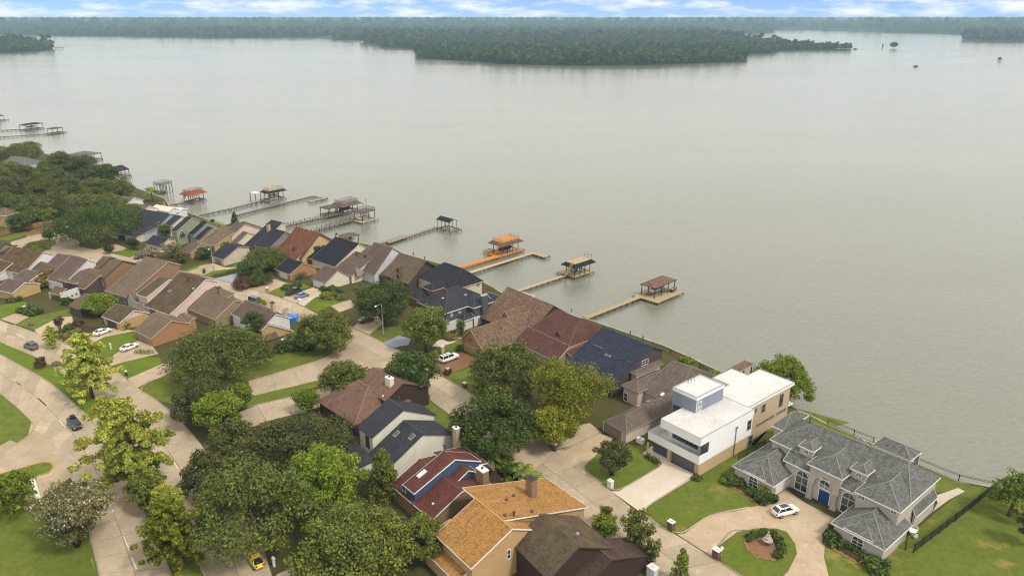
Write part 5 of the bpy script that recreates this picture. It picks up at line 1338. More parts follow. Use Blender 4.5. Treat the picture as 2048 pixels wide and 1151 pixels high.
for q in (A7(900, 485), A7(1065, 512)):
    Q = H.hit(q); u_, v_ = H.uv(Q[0]); zb = Q[0].z; m = MB()
    for s_ in (-1, 1): m.poly([H.W(u_ - .2, v_ + s_ * .6, zb), H.W(u_ - .2, v_, zb + .8), H.W(u_ + 1.2, v_, zb + .8), H.W(u_ + .2, v_ + s_ * .6, zb)])
    m.poly([H.W(u_ - .1, v_ - .5, zb), H.W(u_ - .1, v_ + .5, zb), H.W(u_ - .1, v_, zb + .7)]); m.build('roof_dormer', M['trim_dark'], H.e)
# triangular clerestory in front
Q = at(A7(900, 760), 4.2); u_, v_ = H.uv(Q)
m = MB(); m.poly([H.W(u_ - .6, v_ - .9, 2.2), H.W(u_ - .6, v_ + .9, 2.2), H.W(u_ - .6, v_, 5.4)]); m.poly([H.W(u_ - .6, v_ + .9, 2.2), H.W(u_ + 2.4, v_ + .9, 3.0), H.W(u_ - .6, v_, 5.4)]); m.build('clerestory', M['sd_grey'], H.e)

H = House('orange_brick_garage_house', 'black roofed house with an orange brick garage and white carriage door', 'house', A6(370, 1140), -41, 'sh_black', 'br_orange', 'trim_tan')
g = H.ext('v', A6(375, 1040), 2.3, [A6(630, 820), A6(910, 900)], A6(80, 935), oh=.3)
H.opening(g.f, A6(260, 1080), 4.4, 2.1, 'garage', pane='garage_white', frame='trim_tan')
mn = H.ext('v', A6(1240, 895), 2.7, [A6(1710, 455), ('d', 6, -3.6)], A6(1240, 330) if 0 else 13.0, wall='sd_cream', oh=.3)
l2 = H.ext('v', A6(1225, 895), 2.5, [('d', 4, 1.7), ('d', 3, 1.2)], 17.5, wall='br_red', oh=.3)
H.chimney(A6(1275, 270), 8.6, 1.0, .8, 'br_tan', z0=4)
H.pipe(A6(1110, 560), .7, .08)

H = House('rust_roof_house', 'rust brown steep hip roofed house with yellow side wall behind the hedge', 'house', A6(660, 690), -40, 'sh_rust', 'st_yellow', 'trim_dark')
uB, vB = H.P(A6(1190, 365), 5.0)
mn = H.ext('v', A6(600, 735), 3.0, [('d', 8.2, 6.9), ('d', 6.5, -4.4)], 13.5, oh=.6, ohe=.7)
H.ext('v', A5(870, 875) if 0 else A6(420, 800), 2.4, [('d', 9, 4.6), ('d', 2, 0)], 15, oh=.3)
H.opening(mn.s, A6(895, 540), 2.2, 1.3, panes=2, frame='trim_dark')
Q = at(A6(440, 560), 5.0); u_, v_ = H.uv(Q)
m = MB(); m.poly([H.W(u_, v_ - 1.0, 2.4), H.W(u_, v_ + 1.0, 2.4), H.W(u_, v_, 6.4)]); m.poly([H.W(u_, v_ + 1.0, 2.4), H.W(u_ + 3.0, v_ + 1.0, 4.0), H.W(u_, v_, 6.4)]); m.poly([H.W(u_, v_ - 1.0, 2.4), H.W(u_ + 3.0, v_ - 1.0, 4.0), H.W(u_, v_, 6.4)]); m.build('clerestory', M['trim_dark'], H.e)
m = MB(); m.bar(H.W(u_ - .1, v_ - 1.1, 2.4), H.W(u_ - .1, v_, 6.5), .2); m.bar(H.W(u_ + .4, v_ + 4.2, 3.2), H.W(u_ + 4.6, v_ + 4.2, 7.1), .16); m.build('ridge_board', M['trim_gray'], H.e)

H = House('charcoal_cream_house', 'charcoal roofed house with cream stucco garage under the street lamp', 'house', A5(470, 1000), -37, 'sh_charcoal', 'st_cream', 'trim_gray')
g = H.ext('v', A5(445, 850), 2.4, [A5(735, 605), ('d', 4.5, -1.2)], A5(225, 770), oh=.3)
H.opening(g.f, A5(350, 880), 4.2, 1.9, 'garage', pane='garage_taupe')
mn = H.ext('v', A5(1300, 660), 4.4, [A5(1650, 320), A5(1820, 385)], A5(1010, 590), oh=.3, wall='sd_grey')
lf = H.ext('v', A5(1000, 690), 2.4, [('d', 13.5, 7.3), ('d', 1.5, -.6)], A5(740, 640), oh=.3)
H.opening(mn.s, A5(1712, 450), 1.0, 1.2, panes=1, frame='trim_dark')
H.chimney(A5(1305, 170), 10.2, 1.2, .8, 'br_tan', z0=5)
H.hip((H.P(A5(1650, 330), 8.5)[0] + 1, H.P(A5(1650, 330), 8.5)[0] + 7, H.P(A5(1650, 330), 8.5)[1] - 3, H.P(A5(1650, 330), 8.5)[1] + 2.2), None, None, 6.4, 'v', pitch=.35)

H = House('pink_gable_house', 'pale pink sided house with brown roof and small garage', 'house', A5(600, 640), -35, 'sh_brown', 'sd_pink', 'trim_tan')
mn = H.ext('v', A5(600, 410), 4.6, [A5(870, 168), A5(1160, 255)], A5(430, 365), oh=.3)
H.opening(mn.f, A5(553, 470), .9, 1.6, panes=1, frame='trim_dark', zc=3.3)
s2 = H.ext('v', A5(690, 560), 2.8, [A5(925, 335), A5(1060, 370)], 3.2, oh=.25, wall='sd_cream')

H = House('orange_garage_house', 'grey brown roofed house with an orange brick garage between flowering trees and palm', 'house', A1(1560, 1150), -32, 'sh_brown', 'br_yellow', 'trim_tan')
g = H.ext('v', A1(1545, 1110), 2.4, [A1(1740, 930), ('d', 4.6, -2.0)], A1(1370, 1070), oh=.3)
rb = H.ext('v', A5(270, 585), 3.0, [A5(400, 330) if 0 else ('d', 7.5, 2.2), ('d', 4, 1.0)], 9.5, oh=.3, roof='sh_tan')
up = H.ext('v', A1(1730, 890), 3.1, [A1(1990, 640), ('d', 4, -1.6)], A1(1500, 770) if 0 else 1.2, wall='sd_sage', oh=.2)

def row_house(name, label, A, za, prof, end, ang, roof, wall, trim='trim_gray', **k):
    h = House(name, label, 'house', A, ang, roof, wall, trim, 'stepped row houses by the water'); h.b = h.ext('v', A, za, prof, end, **k); return h
h = row_house('row_house', 'dark roofed row house nearest the pink gable, with a light seam in its roof', A1(1720, 870), 3.0, [A1(1990, 625), ('d', 4, -2.2)], A1(1470, 750) if 0 else 3.6, -32, 'sh_black', 'sd_sage', oh=.2)
h = row_house('row_house', 'second dark roofed row house stepping down towards the brick garage', A1(1600, 765), 3.6, [A1(1875, 512), ('d', 4, -2.2)], A1(1470, 750), -32, 'sh_black', 'sd_sage', oh=.2)
h = row_house('row_house', 'sage green walled row house with a balcony at its front', A1(1272, 700), 5.4, [A1(1575, 430), A1(1735, 480)], A1(1145, 680), -31, 'sh_charcoal', 'sd_sage', 'trim_tan', oh=.2)
m = MB(); k, z = h.on(A1(1375, 740), 'v', h.b.s[1]); 
for o in (0, 1.0, 2.0): m.bar(h.W(k - .9 + o, h.b.s[1] + 1.0, z - .4), h.W(k - .9 + o, h.b.s[1] + 1.0, z + .8), .08)
m.bar(h.W(k - .9, h.b.s[1] + 1.0, z + .8), h.W(k + 1.1, h.b.s[1] + 1.0, z + .8), .08); m.bar(h.W(k - .9, h.b.s[1] + .5, z - .4), h.W(k + 1.1, h.b.s[1] + .5, z - .4), 1.0, .12); m.build('balcony', M['black_metal'], h.e)
h.opening(h.b.s, A1(1375, 740), 1.4, 1.3, zc=z + .3)
h = row_house('row_house', 'cream walled row house right of the blue grey skylight strip', A1(1150, 600), 4.2, [A1(1385, 405), ('d', 5, -2.6)], A1(830, 690) if 0 else 7.0, -30, 'sh_slate', 'sd_cream', oh=.2)
h = row_house('long_navy_house', 'long curved slate roofed house with a glazed strip and dark blue garage', A1(650, 735), 3.0, [A1(820, 680), A1(970, 560), A1(1165, 365), ('d', 5, -3)], A1(195, 600), -29, 'sh_slate', 'sd_paleblue', oh=.2)
h.opening(h.b.s, A1(925, 545), 1.3, .9, panes=1, frame='trim_gray')
g = h.ext('v', A1(500, 800), 2.5, [A1(640, 740), ('d', 5, 1)], A1(190, 640), wall='st_cream', oh=.25)
h.opening(g.f, A1(240, 890), 4.6, 2.0, 'garage', pane='garage_dark'); 
h2 = House('small_garage', 'small charcoal roofed cream garage behind the blossom trees', 'garage', A1(960, 1000), -30, 'sh_charcoal', 'st_cream', 'trim_gray')
h2.ext('v', A1(950, 990), 2.3, [A1(1120, 830), ('d', 3.2, -1.2)], A1(745, 900), oh=.3)
H = House('pale_flat_house', 'pale pink flat roofed house by the water above the slate roof', 'house', A1(1100, 330), -28, 'roof_pinkish' if 0 else 'roof_white', 'st_bright', 'trim')
M['roof_pink'] = m_concrete('pale_pink_roofing', S(238, 220, 206, .78), dirt=(.92, .2))
H.ext('v', A1(1120, 320), 4.0, [A1(1225, 235), A1(1400, 300)], A1(830, 250), roof='roof_pink', oh=.3)
H.ext('v', A1(1300, 330), 3.0, [A1(1400, 260), A1(1490, 262)], 6, roof='roof_white', oh=.3, wall='st_bright')
H.chimney(A1(1008, 105), 6.6, 1.4, 1.0, 'br_taupe', z0=0)
for i, (a, r, e, lb, wl_c) in enumerate(((A1(615, 330), A1(760, 205), A1(470, 240), 'brown roofed row house with a rust strip beside the big dark tree', 'sd_cream'), (A1(300, 190), A1(470, 45), A1(200, 130), 'brown roofed row house with a broad white wall near the palm', 'sd_white'), (A1(110, 70), A1(150, 20), A1(0, 60), 'furthest brown roofed row house showing a white gable', 'sd_white'))):
    h = House('row_house', lb, 'house', a, -28, 'sh_tan', wl_c, 'trim', 'stepped row houses by the water'); h.ext('v', a, 4.6 - .3 * i, [r, ('d', 4, -1.8)], e, oh=.2)

# ------------------------------------------------------------------ inner row, between boulevard and lake street
IG = 'houses of the inner row'
H = House('cream_garage_house', 'grey roofed house with a cream yellow side wall at the left edge', 'house', A2(230, 1151), -25, 'sh_brown', 'br_yellow', 'trim', IG)
H.ext('v', A2(235, 1115), 2.4, [A2(470, 905), ('d', 4.6, -1.8)], A2(-120, 1050), oh=.3)
H.ext('v', A2(330, 880) if 0 else A2(540, 900), 2.9, [('d', 3.4, 1.3), ('d', 1.5, .3)], 8, oh=.3)
H = House('mossy_roof_house', 'mossy brown tiled house with a white gable wall', 'house', A2(430, 800), -26, 'tile_moss', 'sd_white', 'trim', IG)
b = H.ext('v', A2(425, 745), 2.8, [A2(830, 328), A2(1050, 372)], A2(-150, 620), oh=.3, trim='trim_tan')
H.opening(b.f, A2(300, 790), 2.2, 1.7, panes=3, zc=1.4)
H.chimney(A2(310, 210), 6.0, .8, .6, 'sd_white', z0=2)
H.shed(*[H.P(A2(-30, 740), 2.4)[0], H.P(A2(-30, 740), 2.4)[0] + 5, H.P(A2(-30, 740), 2.4)[1] - 8, H.P(A2(105, 705), 2.4)[1]], 2.4, 4.6)
H = House('brown_tile_house', 'brown tiled house with a grey gable, furthest up the left edge', 'house', A2(60, 400), -26, 'tile_moss', 'sd_grey', 'trim_dark', IG)
H.ext('v', A2(-60, 330), 3.6, [A2(90, 160), A2(300, 205)], 14, oh=.3); H.ext('v', A2(150, 380), 3.0, [A2(160, 355), ('d', 3, .8)], 12, oh=.2)
H = House('white_striped_house', 'grey roofed double house with white stripes and a white gable', 'house', A2(1230, 940), -27, 'sh_brown', 'sd_white', 'trim', IG)
H.ext('v', A2(1225, 935), 2.8, [A2(1695, 470), A2(1850, 510)], A2(1150, 700) if 0 else 8.6, oh=.2)
H2 = House('white_striped_house', 'grey roofed house touching the mossy tiled house', 'house', A2(1130, 770), -27, 'sh_brown', 'sd_white', 'trim', IG)
H2.ext('v', A2(1130, 755), 3.4, [A2(1465, 428), ('d', 4, -1.5)], A2(830, 605) if 0 else 9.4, oh=.2); H2.ext('v', A2(825, 610) if 0 else A2(1040, 820), 2.8, [('d', 3.5, 1.9), ('d', 1, .3)], 16, oh=.2)
H = House('round_planter_house', 'carport house with a long cream wall set with round planters', 'house', A3(60, 960), -28, 'sh_olive', 'st_bright', 'trim_tan', IG)
c1 = H.ext('v', A2(1150, 1151), 2.4, [A2(1260, 1025), ('d', .4, -.2)], A2(680, 1151) if 0 else T2(330, 930), oh=.3, ohe=.3, nowall=True)
uc, vc = H.P(A2(1150, 1151), 2.4)
H.walls(uc + .3, uc + .5, vc - 6, vc - 5.6, 0, 2.2, 'st_bright'); H.walls(uc + 5.4, uc + 5.6, vc - 7, vc - .3, 0, 3.4, 'sd_darkgrey')
wa = H.on(A3(90, 700), 'v', vc); wb = H.on(A3(490, 770), 'v', vc)
H.walls(uc + .2, wb[0], vc - .35, vc - .1, 0, 3.0, 'st_bright', 'garden_wall', True)
for px_ in (A3(62, 925), A3(150, 900), A3(230, 870), A3(312, 838), A3(395, 812), A3(470, 785)):
    k, z = H.on(px_, 'v', vc - .1); m = MB(); c = H.W(k, vc - .1, z)
    m.tube([c - H.v * .05, c + H.v * .12], [.26, .26], 10); m.build('round_planter', M['trim_dark'], H.e)
H.ext('v', A3(470, 745), 3.0, [A3(60, 665) if 0 else ('d', 5.5, 2.6), ('d', 3, 0)], 9.5, oh=.3, wall='sd_darkgrey')
H.shed(uc + 5.2, uc + 6.1, vc - 8.5, vc + .1, 4.3, 4.5, nowall=True, roof='sh_brown')
H = House('olive_brick_house', 'two storey olive brown house with a plain brick wall over a green courtyard', 'house', A3(880, 720), -30, 'sh_olive', 'br_taupe', 'trim_dark', IG)
b = H.ext('v', A3(845, 535), 5.2, [A3(1205, 200), A3(1590, 285)], A3(650, 500), oh=.3)
H.opening(b.f, A3(820, 600), 1.0, 2.0, panes=1, frame='trim_dark', pane='glass_light', zc=3.6)
H.ext('v', A3(700, 400), 4.4, [('d', 5.0, 2.9), ('d', 2, -.6)], A3(575, 365), oh=.2)
H.ext('v', A3(590, 660) if 0 else A3(660, 640), 2.6, [('d', 3.0, 1.2), ('d', 3, 1.2)], 7, oh=.2)
H.shed(*[H.P(A3(1600, 330), 2.6)[0], H.P(A3(1600, 330), 2.6)[0] + 5, H.P(A3(1600, 330), 2.6)[1] - 3, H.P(A3(1850, 340), 2.6)[1]], 4.0, 3.4, wall='st_bright')
H = House('long_olive_roof_house', 'long taupe roofed house with clerestory gable beside the pink walls', 'house', A3(1300, 880), -31, 'sh_tan', 'br_taupe', 'trim_tan', IG)
b = H.ext('v', A3(1270, 900), 2.8, [A3(1490, 740) if 0 else ('d', 3.2, 1.2), ('d', 11.5, 5.4), ('d', 4, -2)], A3(860, 860) if 0 else 10.5, oh=.3)
H.opening(b.f, A3(1190, 985), 3.0, 1.4, panes=4, zc=1.3)
g = H.ext('u', A3(1440, 985), 2.6, [A3(1320, 820), A3(1265, 925)], 4.5, oh=.2, wall='st_bright')
H = House('left_front_garage', 'taupe roofed garage with dark opening left of the bright green tree', 'garage', T4(700, 230), -32, 'sh_olive', 'sd_darkgrey', 'trim_dark', IG)
b = H.ext('v', T4(800, 200) if 0 else A3(380, 1150), 2.4, [A3(720, 900) if 0 else ('d', 5.2, 2.2), ('d', 5, -2.1)], A3(125, 1075), oh=.3)
H = House('pink_house', 'pink sided two storey house with dark brown tile roof', 'house', A4(960, 690), -33, 'tile_dark', 'sd_pink', 'trim', IG)
b = H.ext('v', A4(885, 520), 5.0, [A4(1325, 175), A4(1600, 245)], A4(695, 458), oh=.3)
b2_ = H.ext('v', A4(960, 690), 2.6, [('d', 3.4, 1.5), ('d', 1, .2)], 8.0, oh=.2)
H = House('pink_house', 'lower pink house with brown tile roof and brick chimney', 'house', A4(1620, 780), -34, 'tile_dark', 'sd_pink', 'trim', IG)
b = H.ext('v', A4(1320, 855), 2.6, [('d', 5.4, 2.6), A4(1850, 415) if 0 else ('d', 7.0, 4.0), ('d', 4, -1.8)], 12.2, oh=.3, wall='sd_pink')
H.chimney(A4(1715, 140), 9.2, 1.5, 1.0, 'br_red', z0=3); H.turtle(A4(1790, 360), .4, 'trim')
H.skylight(A4(1340, 400), 1.2, 1.0, 'glass')
H.opening(b.f, A4(1000, 740), 2.6, 1.4, zc=1.4, panes=3)
H = House('tile_garage', 'brown tiled garage with brick walls behind the upper white car', 'garage', A4(380, 1150), -34, 'tile_dark', 'br_yellow', 'trim', IG)
b = H.ext('v', A4(370, 1015), 2.5, [A4(650, 765), A4(950, 815)], A4(20, 885), oh=.3)
H.opening(b.f, A4(230, 1010), 4.6, 2.0, 'garage', pane='pipe', frame='br_yellow')
k0 = H.on(A4(650, 790), 'v', b.s[1]); kk = [H.on(q, 'v', b.s[1]) for q in (A4(470, 960), A4(870, 825))]
m = MB(); m.poly([H.W(kk[0][0], b.s[1] + .03, 2.75), H.W(kk[1][0], b.s[1] + .03, 2.75), H.W(k0[0], b.s[1] + .03, k0[1] - .25)]); m.build('gable_panel', M['sd_pink'], H.e)
H = House('taupe_roof_garage', 'taupe roofed brick garage behind the lower white car', 'garage', T4(1450, 530), -38, 'sh_tan', 'br_orange', 'trim_tan', IG)
b = H.ext('v', T4(1450, 465), 2.4, [T4(1640, 290), ('d', 5.0, -2.4)], T4(1290, 380), oh=.3)
H.opening(b.f, T4(1390, 480), 4.4, 2.0, 'garage', pane='garage_taupe', frame='trim_tan')
H.ext('v', A4(1640, 1060), 2.5, [('d', 2.2, 1.2), ('d', 1, 0)], 6.0, oh=.2)
H = House('olive_gable_house', 'olive sided house with a broad tan gable facing right', 'house', A8(400, 760), -38, 'sh_tan', 'sd_olive', 'trim_tan', IG)
b = H.ext('v', A8(470, 650) if 0 else A8(380, 760), 2.7, [A8(690, 462), A8(880, 495)], A8(150, 620) if 0 else 12.5, oh=.3)
H.ext('v', A8(60, 640) if 0 else A8(240, 700), 2.6, [('d', 6.5, 3.2), ('d', 3, .5)], 16, oh=.3)
H.chimney(A8(445, 270), 8.0, 1.3, .8, 'br_taupe', z0=3)
H = House('brick_gable_house', 'brown roofed house with white upper wall and yellow brick gable at the street corner', 'house', T5(990, 550), -42, 'sh_brown', 'br_yellow', 'trim', IG)
f1 = H.ext('v', A8(1590, 925), 2.6, [A8(1200, 820), A8(1095, 920)], 1.6, oh=.3) if 0 else None
lo = H.ext('v', A8(1090, 925), 3.4, [A8(1195, 825), A8(1590, 930)], 5.0, oh=.3)
hi = H.ext('v', A8(1100, 898), 3.3, [A8(1320, 672), A8(1545, 730)], 15.5, oh=.3, wall='sd_white')
H.opening(lo.s, A8(1245, 1105), 2.6, 1.2, panes=2, pane='glass_light')
k, z = H.on(A8(1235, 1010), 'v', lo.s[1]); m = MB()
A_, B_ = H.W(k - 2.1, lo.s[1] + .9, z - .7), H.W(k + 1.9, lo.s[1] + .9, z - .7); C_, D_ = H.W(k + 1.6, lo.s[1] + .02, z + .8), H.W(k - 1.2, lo.s[1] + .02, z + .8)
m.poly([A_, B_, C_, D_]); m.poly([A_, D_, H.W(k - 2.1, lo.s[1] + .02, z - .7)]); m.poly([B_, H.W(k + 1.9, lo.s[1] + .02, z - .7), C_]); m.build('bay_roof', M['sh_tan'], H.e)
H.chimney(A8(1265, 500), 7.6, 1.3, .8, 'br_tan', z0=3); H.pipe(A8(1200, 650), .6, .09, True); H.turtle(A8(1040, 800), .35)

# ------------------------------------------------------------------ houses at the bottom centre
H = House('brown_hip_house', 'rosy brown roofed house with a dark brick wall and white chimney', 'house', B5(480, 900), -45, 'sh_rosy', 'sd_brown', 'sh_rosy')
b = H.ext('v', B5(130, 700) if 0 else B5(470, 560), 3.4, [B5(670, 352), ('d', 6.5, -2.6)], B5(50, 430), oh=.4, ohe=.4)
H.ext('v', B5(680, 350) if 0 else B5(960, 392), 5.2, [('d', .8, 1.5) if 0 else ('d', 4.6, 2.4), ('d', 7, -3.2)], 10.5, oh=.3)
H.hip((H.P(B5(1300, 390), 2.9)[0] - 14, H.P(B5(1300, 390), 2.9)[0], H.P(B5(1300, 390), 2.9)[1] - 14, H.P(B5(1300, 390), 2.9)[1]), None, None, 2.9, 'v', zr=7.0, ins=(5, 5))
H.chimney(B5(1015, 95), 8.4, 1.7, 1.0, 'sd_cream2', cap='trim', z0=3)
for q in (B5(708, 165), B5(630, 265)): H.turtle(q, .5)
H.turtle(B5(932, 335), .35, 'trim')
H = House('split_roof_house', 'cream and dark slate roofed modern house with two skylights', 'house', B5(810, 1150), -50, 'sh_slate', 'sd_cream2', 'trim_dark')
hi = H.ext('v', B5(790, 862), 5.0, [B5(1200, 500), B5(1610, 565)], B5(620, 708), oh=.25)
vh = hi.s[1]
lo = H.ext('v', B5(1000, 1250), 3.0, [B5(1430, 888) if 0 else ('d', 7.6, 4.0), ('d', 6.8, -2.6)], 6.6, oh=.3)
for q in (B5(1105, 812), B5(1305, 852)): H.skylight(q, .9, 1.3, 'glass')
H.opening(hi.f, B5(735, 870), 1.2, 2.4, panes=1, frame='trim_dark', zc=3.0)
H.chimney(B5(1870, 735), 7.2, 1.2, .9, 'br_tan', cap='trim', z0=0)
H.pipe(B5(1140, 400), .9, .1, True)
for q in (B5(1170, 435), B5(1250, 420), B5(1360, 720)): H.turtle(q, .35)
H.shed(*[H.P(B5(700, 1030), 2.8)[0] - 6, H.P(B5(700, 1030), 2.8)[0], H.P(B5(700, 1030), 2.8)[1] - 3, H.P(B5(700, 1030), 2.8)[1] + 4], 2.6, 3.0)
H = House('red_roof_house', 'dark red roofed house with bright blue walls and a tall brick chimney', 'house', B6(640, 830), -50, 'sh_red', 'sd_blue', 'trim')
hi = H.ext('v', B6(670, 715), 5.0, [B6(1100, 355), ('d', 5.5, -2.6)], B6(500, 640), oh=.3)
r2 = H.ext('v', B6(1080, 628), 4.9, [B6(1240, 470), B6(1330, 482)], 4.2, oh=.3)
lo = H.ext('v', B6(855, 990), 3.0, [B6(1170, 690), ('d', 6.0, -1.2)], B6(250, 800) if 0 else 12.5, oh=.3, wall='br_taupe')
q_ = H.P(B6(1440, 392), 3.9); H.shed(q_[0] - 7, q_[0], q_[1] - 7, q_[1], 5.6, 3.9, oh=.3)
H.skylight(B6(752, 508), 1.0, 1.9)
H.opening(hi.f, B6(567, 700), 1.0, 2.2, panes=1, zc=3.4); H.chimney(B6(1385, 460), 7.4, 1.9, 1.2, 'br_taupe', cap='trim', z0=0)
H.pipe(B6(990, 250), .8, .14, True, 'pipe'); H.turtle(B6(868, 826), .35, 'trim'); H.turtle(B6(648, 830), .5)
H = House('golden_roof_house', 'golden shingled house with tan side wall and slim window', 'house', T11(420, 1151), -52, 'sh_yellow', 'sd_tan', 'trim')
b = H.ext('v', T11(418, 1108), 5.2, [T11(662, 872), T11(878, 880)], T11(215, 860) if 0 else T11(215, 905), oh=.35)
H.opening(b.s, T11(640, 1022), .55, 1.5, panes=1)
r = H.ext('v', T11(782, 813), 5.0, [('d', 0.5, .25), T11(1130, 762)], 11.0, oh=.3) if 0 else None
uR, vR = H.P(T11(1130, 762), 3.0); kr, zk = b.pts[1]; zk -= .03; vN = (vR + H.P(T11(782, 813), 5.2)[1]) / 2
H._roof([[H.W(kr, vN, zk), H.W(uR, vN, 3.0), H.W(uR, vN - 10.5, 3.0), H.W(kr, vN - 10.5, zk)]], None, 'trim')
H.walls(kr + .5, uR - .5, vN - 10, vN - .3, 0, 2.9, 'sd_tan')
m = MB(); m.poly([H.W(kr + .5, vN - .3, 2.9), H.W(uR - .5, vN - .3, 2.9), H.W(kr + .5, vN - .3, zk - .6)]); m.build('gable', M['sd_tan'], H.e)
H.chimney(B7(600, -30), 8.6, 1.6, 1.1, 'br_taupe', cap='trim_dark', z0=2)
for q in (B7(393, 184), B7(312, 230), B7(608, 368), B7(292, 412)): H.turtle(q, .5)
H.pipe(B7(398, 450), 1.2, .14, True)
l = H.ext('v', T11(190, 1151) if 0 else T11(330, 1190), 2.6, [('d', 4, 1.4), ('d', 2, .4)], 10.5, oh=.3)
H = House('dark_tile_house', 'dark brown tiled house with vents at the lower edge', 'house', B7(700, 1200), -56, 'tile_dark', 'sd_brown', 'trim_dark')
b = H.ext('v', B7(860, 1130) if 0 else B7(800, 1160), 4.8, [B7(1160, 780), B7(1600, 795)], B7(385, 1045) if 0 else 9.2, oh=.3, ohe=.3)
c = H.ext('v', B7(1250, 1240), 3.0, [B7(1080, 945) if 0 else ('d', 4.5, 2.5), ('d', 9, -3.2)], 5.0, roof='sh_darkbrown', oh=.3)
H.pipe(B7(1140, 690), 1.0, .14, True, 'metal'); H.pipe(B7(1020, 600), .5, .07, False, 'metal')
# partly hidden houses among the trees, top left
H = House('treetop_house', 'grey green roofed house half hidden in the trees at the upper left', 'house', T1(60, 640), -20, 'sh_grey', 'st_bright', 'trim')
H.hip(T1(230, 640), T1(-160, 600), 14, 4.6, 'v', pitch=.5)
H = House('edge_house', 'tan brick house corner behind the wooden fence at the left edge', 'house', T2(60, 220), -20, 'sh_tan', 'br_yellow', 'trim')
b = H.hip(T2(45, 150), 12, 8, 4.8, 'v', pitch=.5); H.opening(b.s, T2(50, 190), 1, 1.3)
# ------------------------------------------------------------------ docks and boathouses
DZ = -0.75
DG = 'wooden docks reaching into the lake'
def stuff(o):
    if o: o['kind'] = 'stuff'
    return o
def dock(label, pts, w=1.6, mat='wood_tan', rail=False, e=None, z=DZ, step=2.6, railmat='wood_grey'):
    P = [at(p, z) for p in pts]
    if e is None: e = empty('dock', P[0], label, 'dock', DG)
    pl = MB(); st = MB(); pi = MB(); rl = MB()
    for a, b in zip(P[:-1], P[1:]):
        d = b - a; L = d.length; d.normalize(); n = Vector((-d.y, d.x, 0)); ang = math.atan2(d.y, d.x); k = int(L / .62)
        for i in range(k):
            c = a + d * ((i + .5) * L / k); pl.box((c.x, c.y, z - .06 + random.uniform(-.006, .006)), L / k - .035, w + random.uniform(-.03, .03), .06, ang)
        for s_ in (-1, 1): st.bar(a + n * s_ * (w / 2 - .12) - Vector((0, 0, .18)), b + n * s_ * (w / 2 - .12) - Vector((0, 0, .18)), .09, .22)
        k = max(1, int(L / step))
        for i in range(k + 1):
            c = a + d * (i * L / k)
            for s_ in (-1, 1): q = c + n * s_ * (w / 2 - .02); pi.bar((q.x, q.y, -3), (q.x, q.y, z + (.02 if not rail else 1.0)), .2)
            pi.bar(c + n * (w / 2) - Vector((0, 0, .3)), c - n * (w / 2) - Vector((0, 0, .3)), .12, .16)
        if rail:
            for s_ in (-1, 1):
                for zz in (.5, 1.0): rl.bar(a + n * s_ * (w / 2) + Vector((0, 0, zz)), b + n * s_ * (w / 2) + Vector((0, 0, zz)), .08)
    stuff(pl.build('deck_boards', M[mat], e)); stuff(st.build('beams', M['wood_dark'], e)); stuff(pi.build('pilings', M['wood_dark'], e))
    if rail: stuff(rl.build('railing', M[railmat], e))
    return e
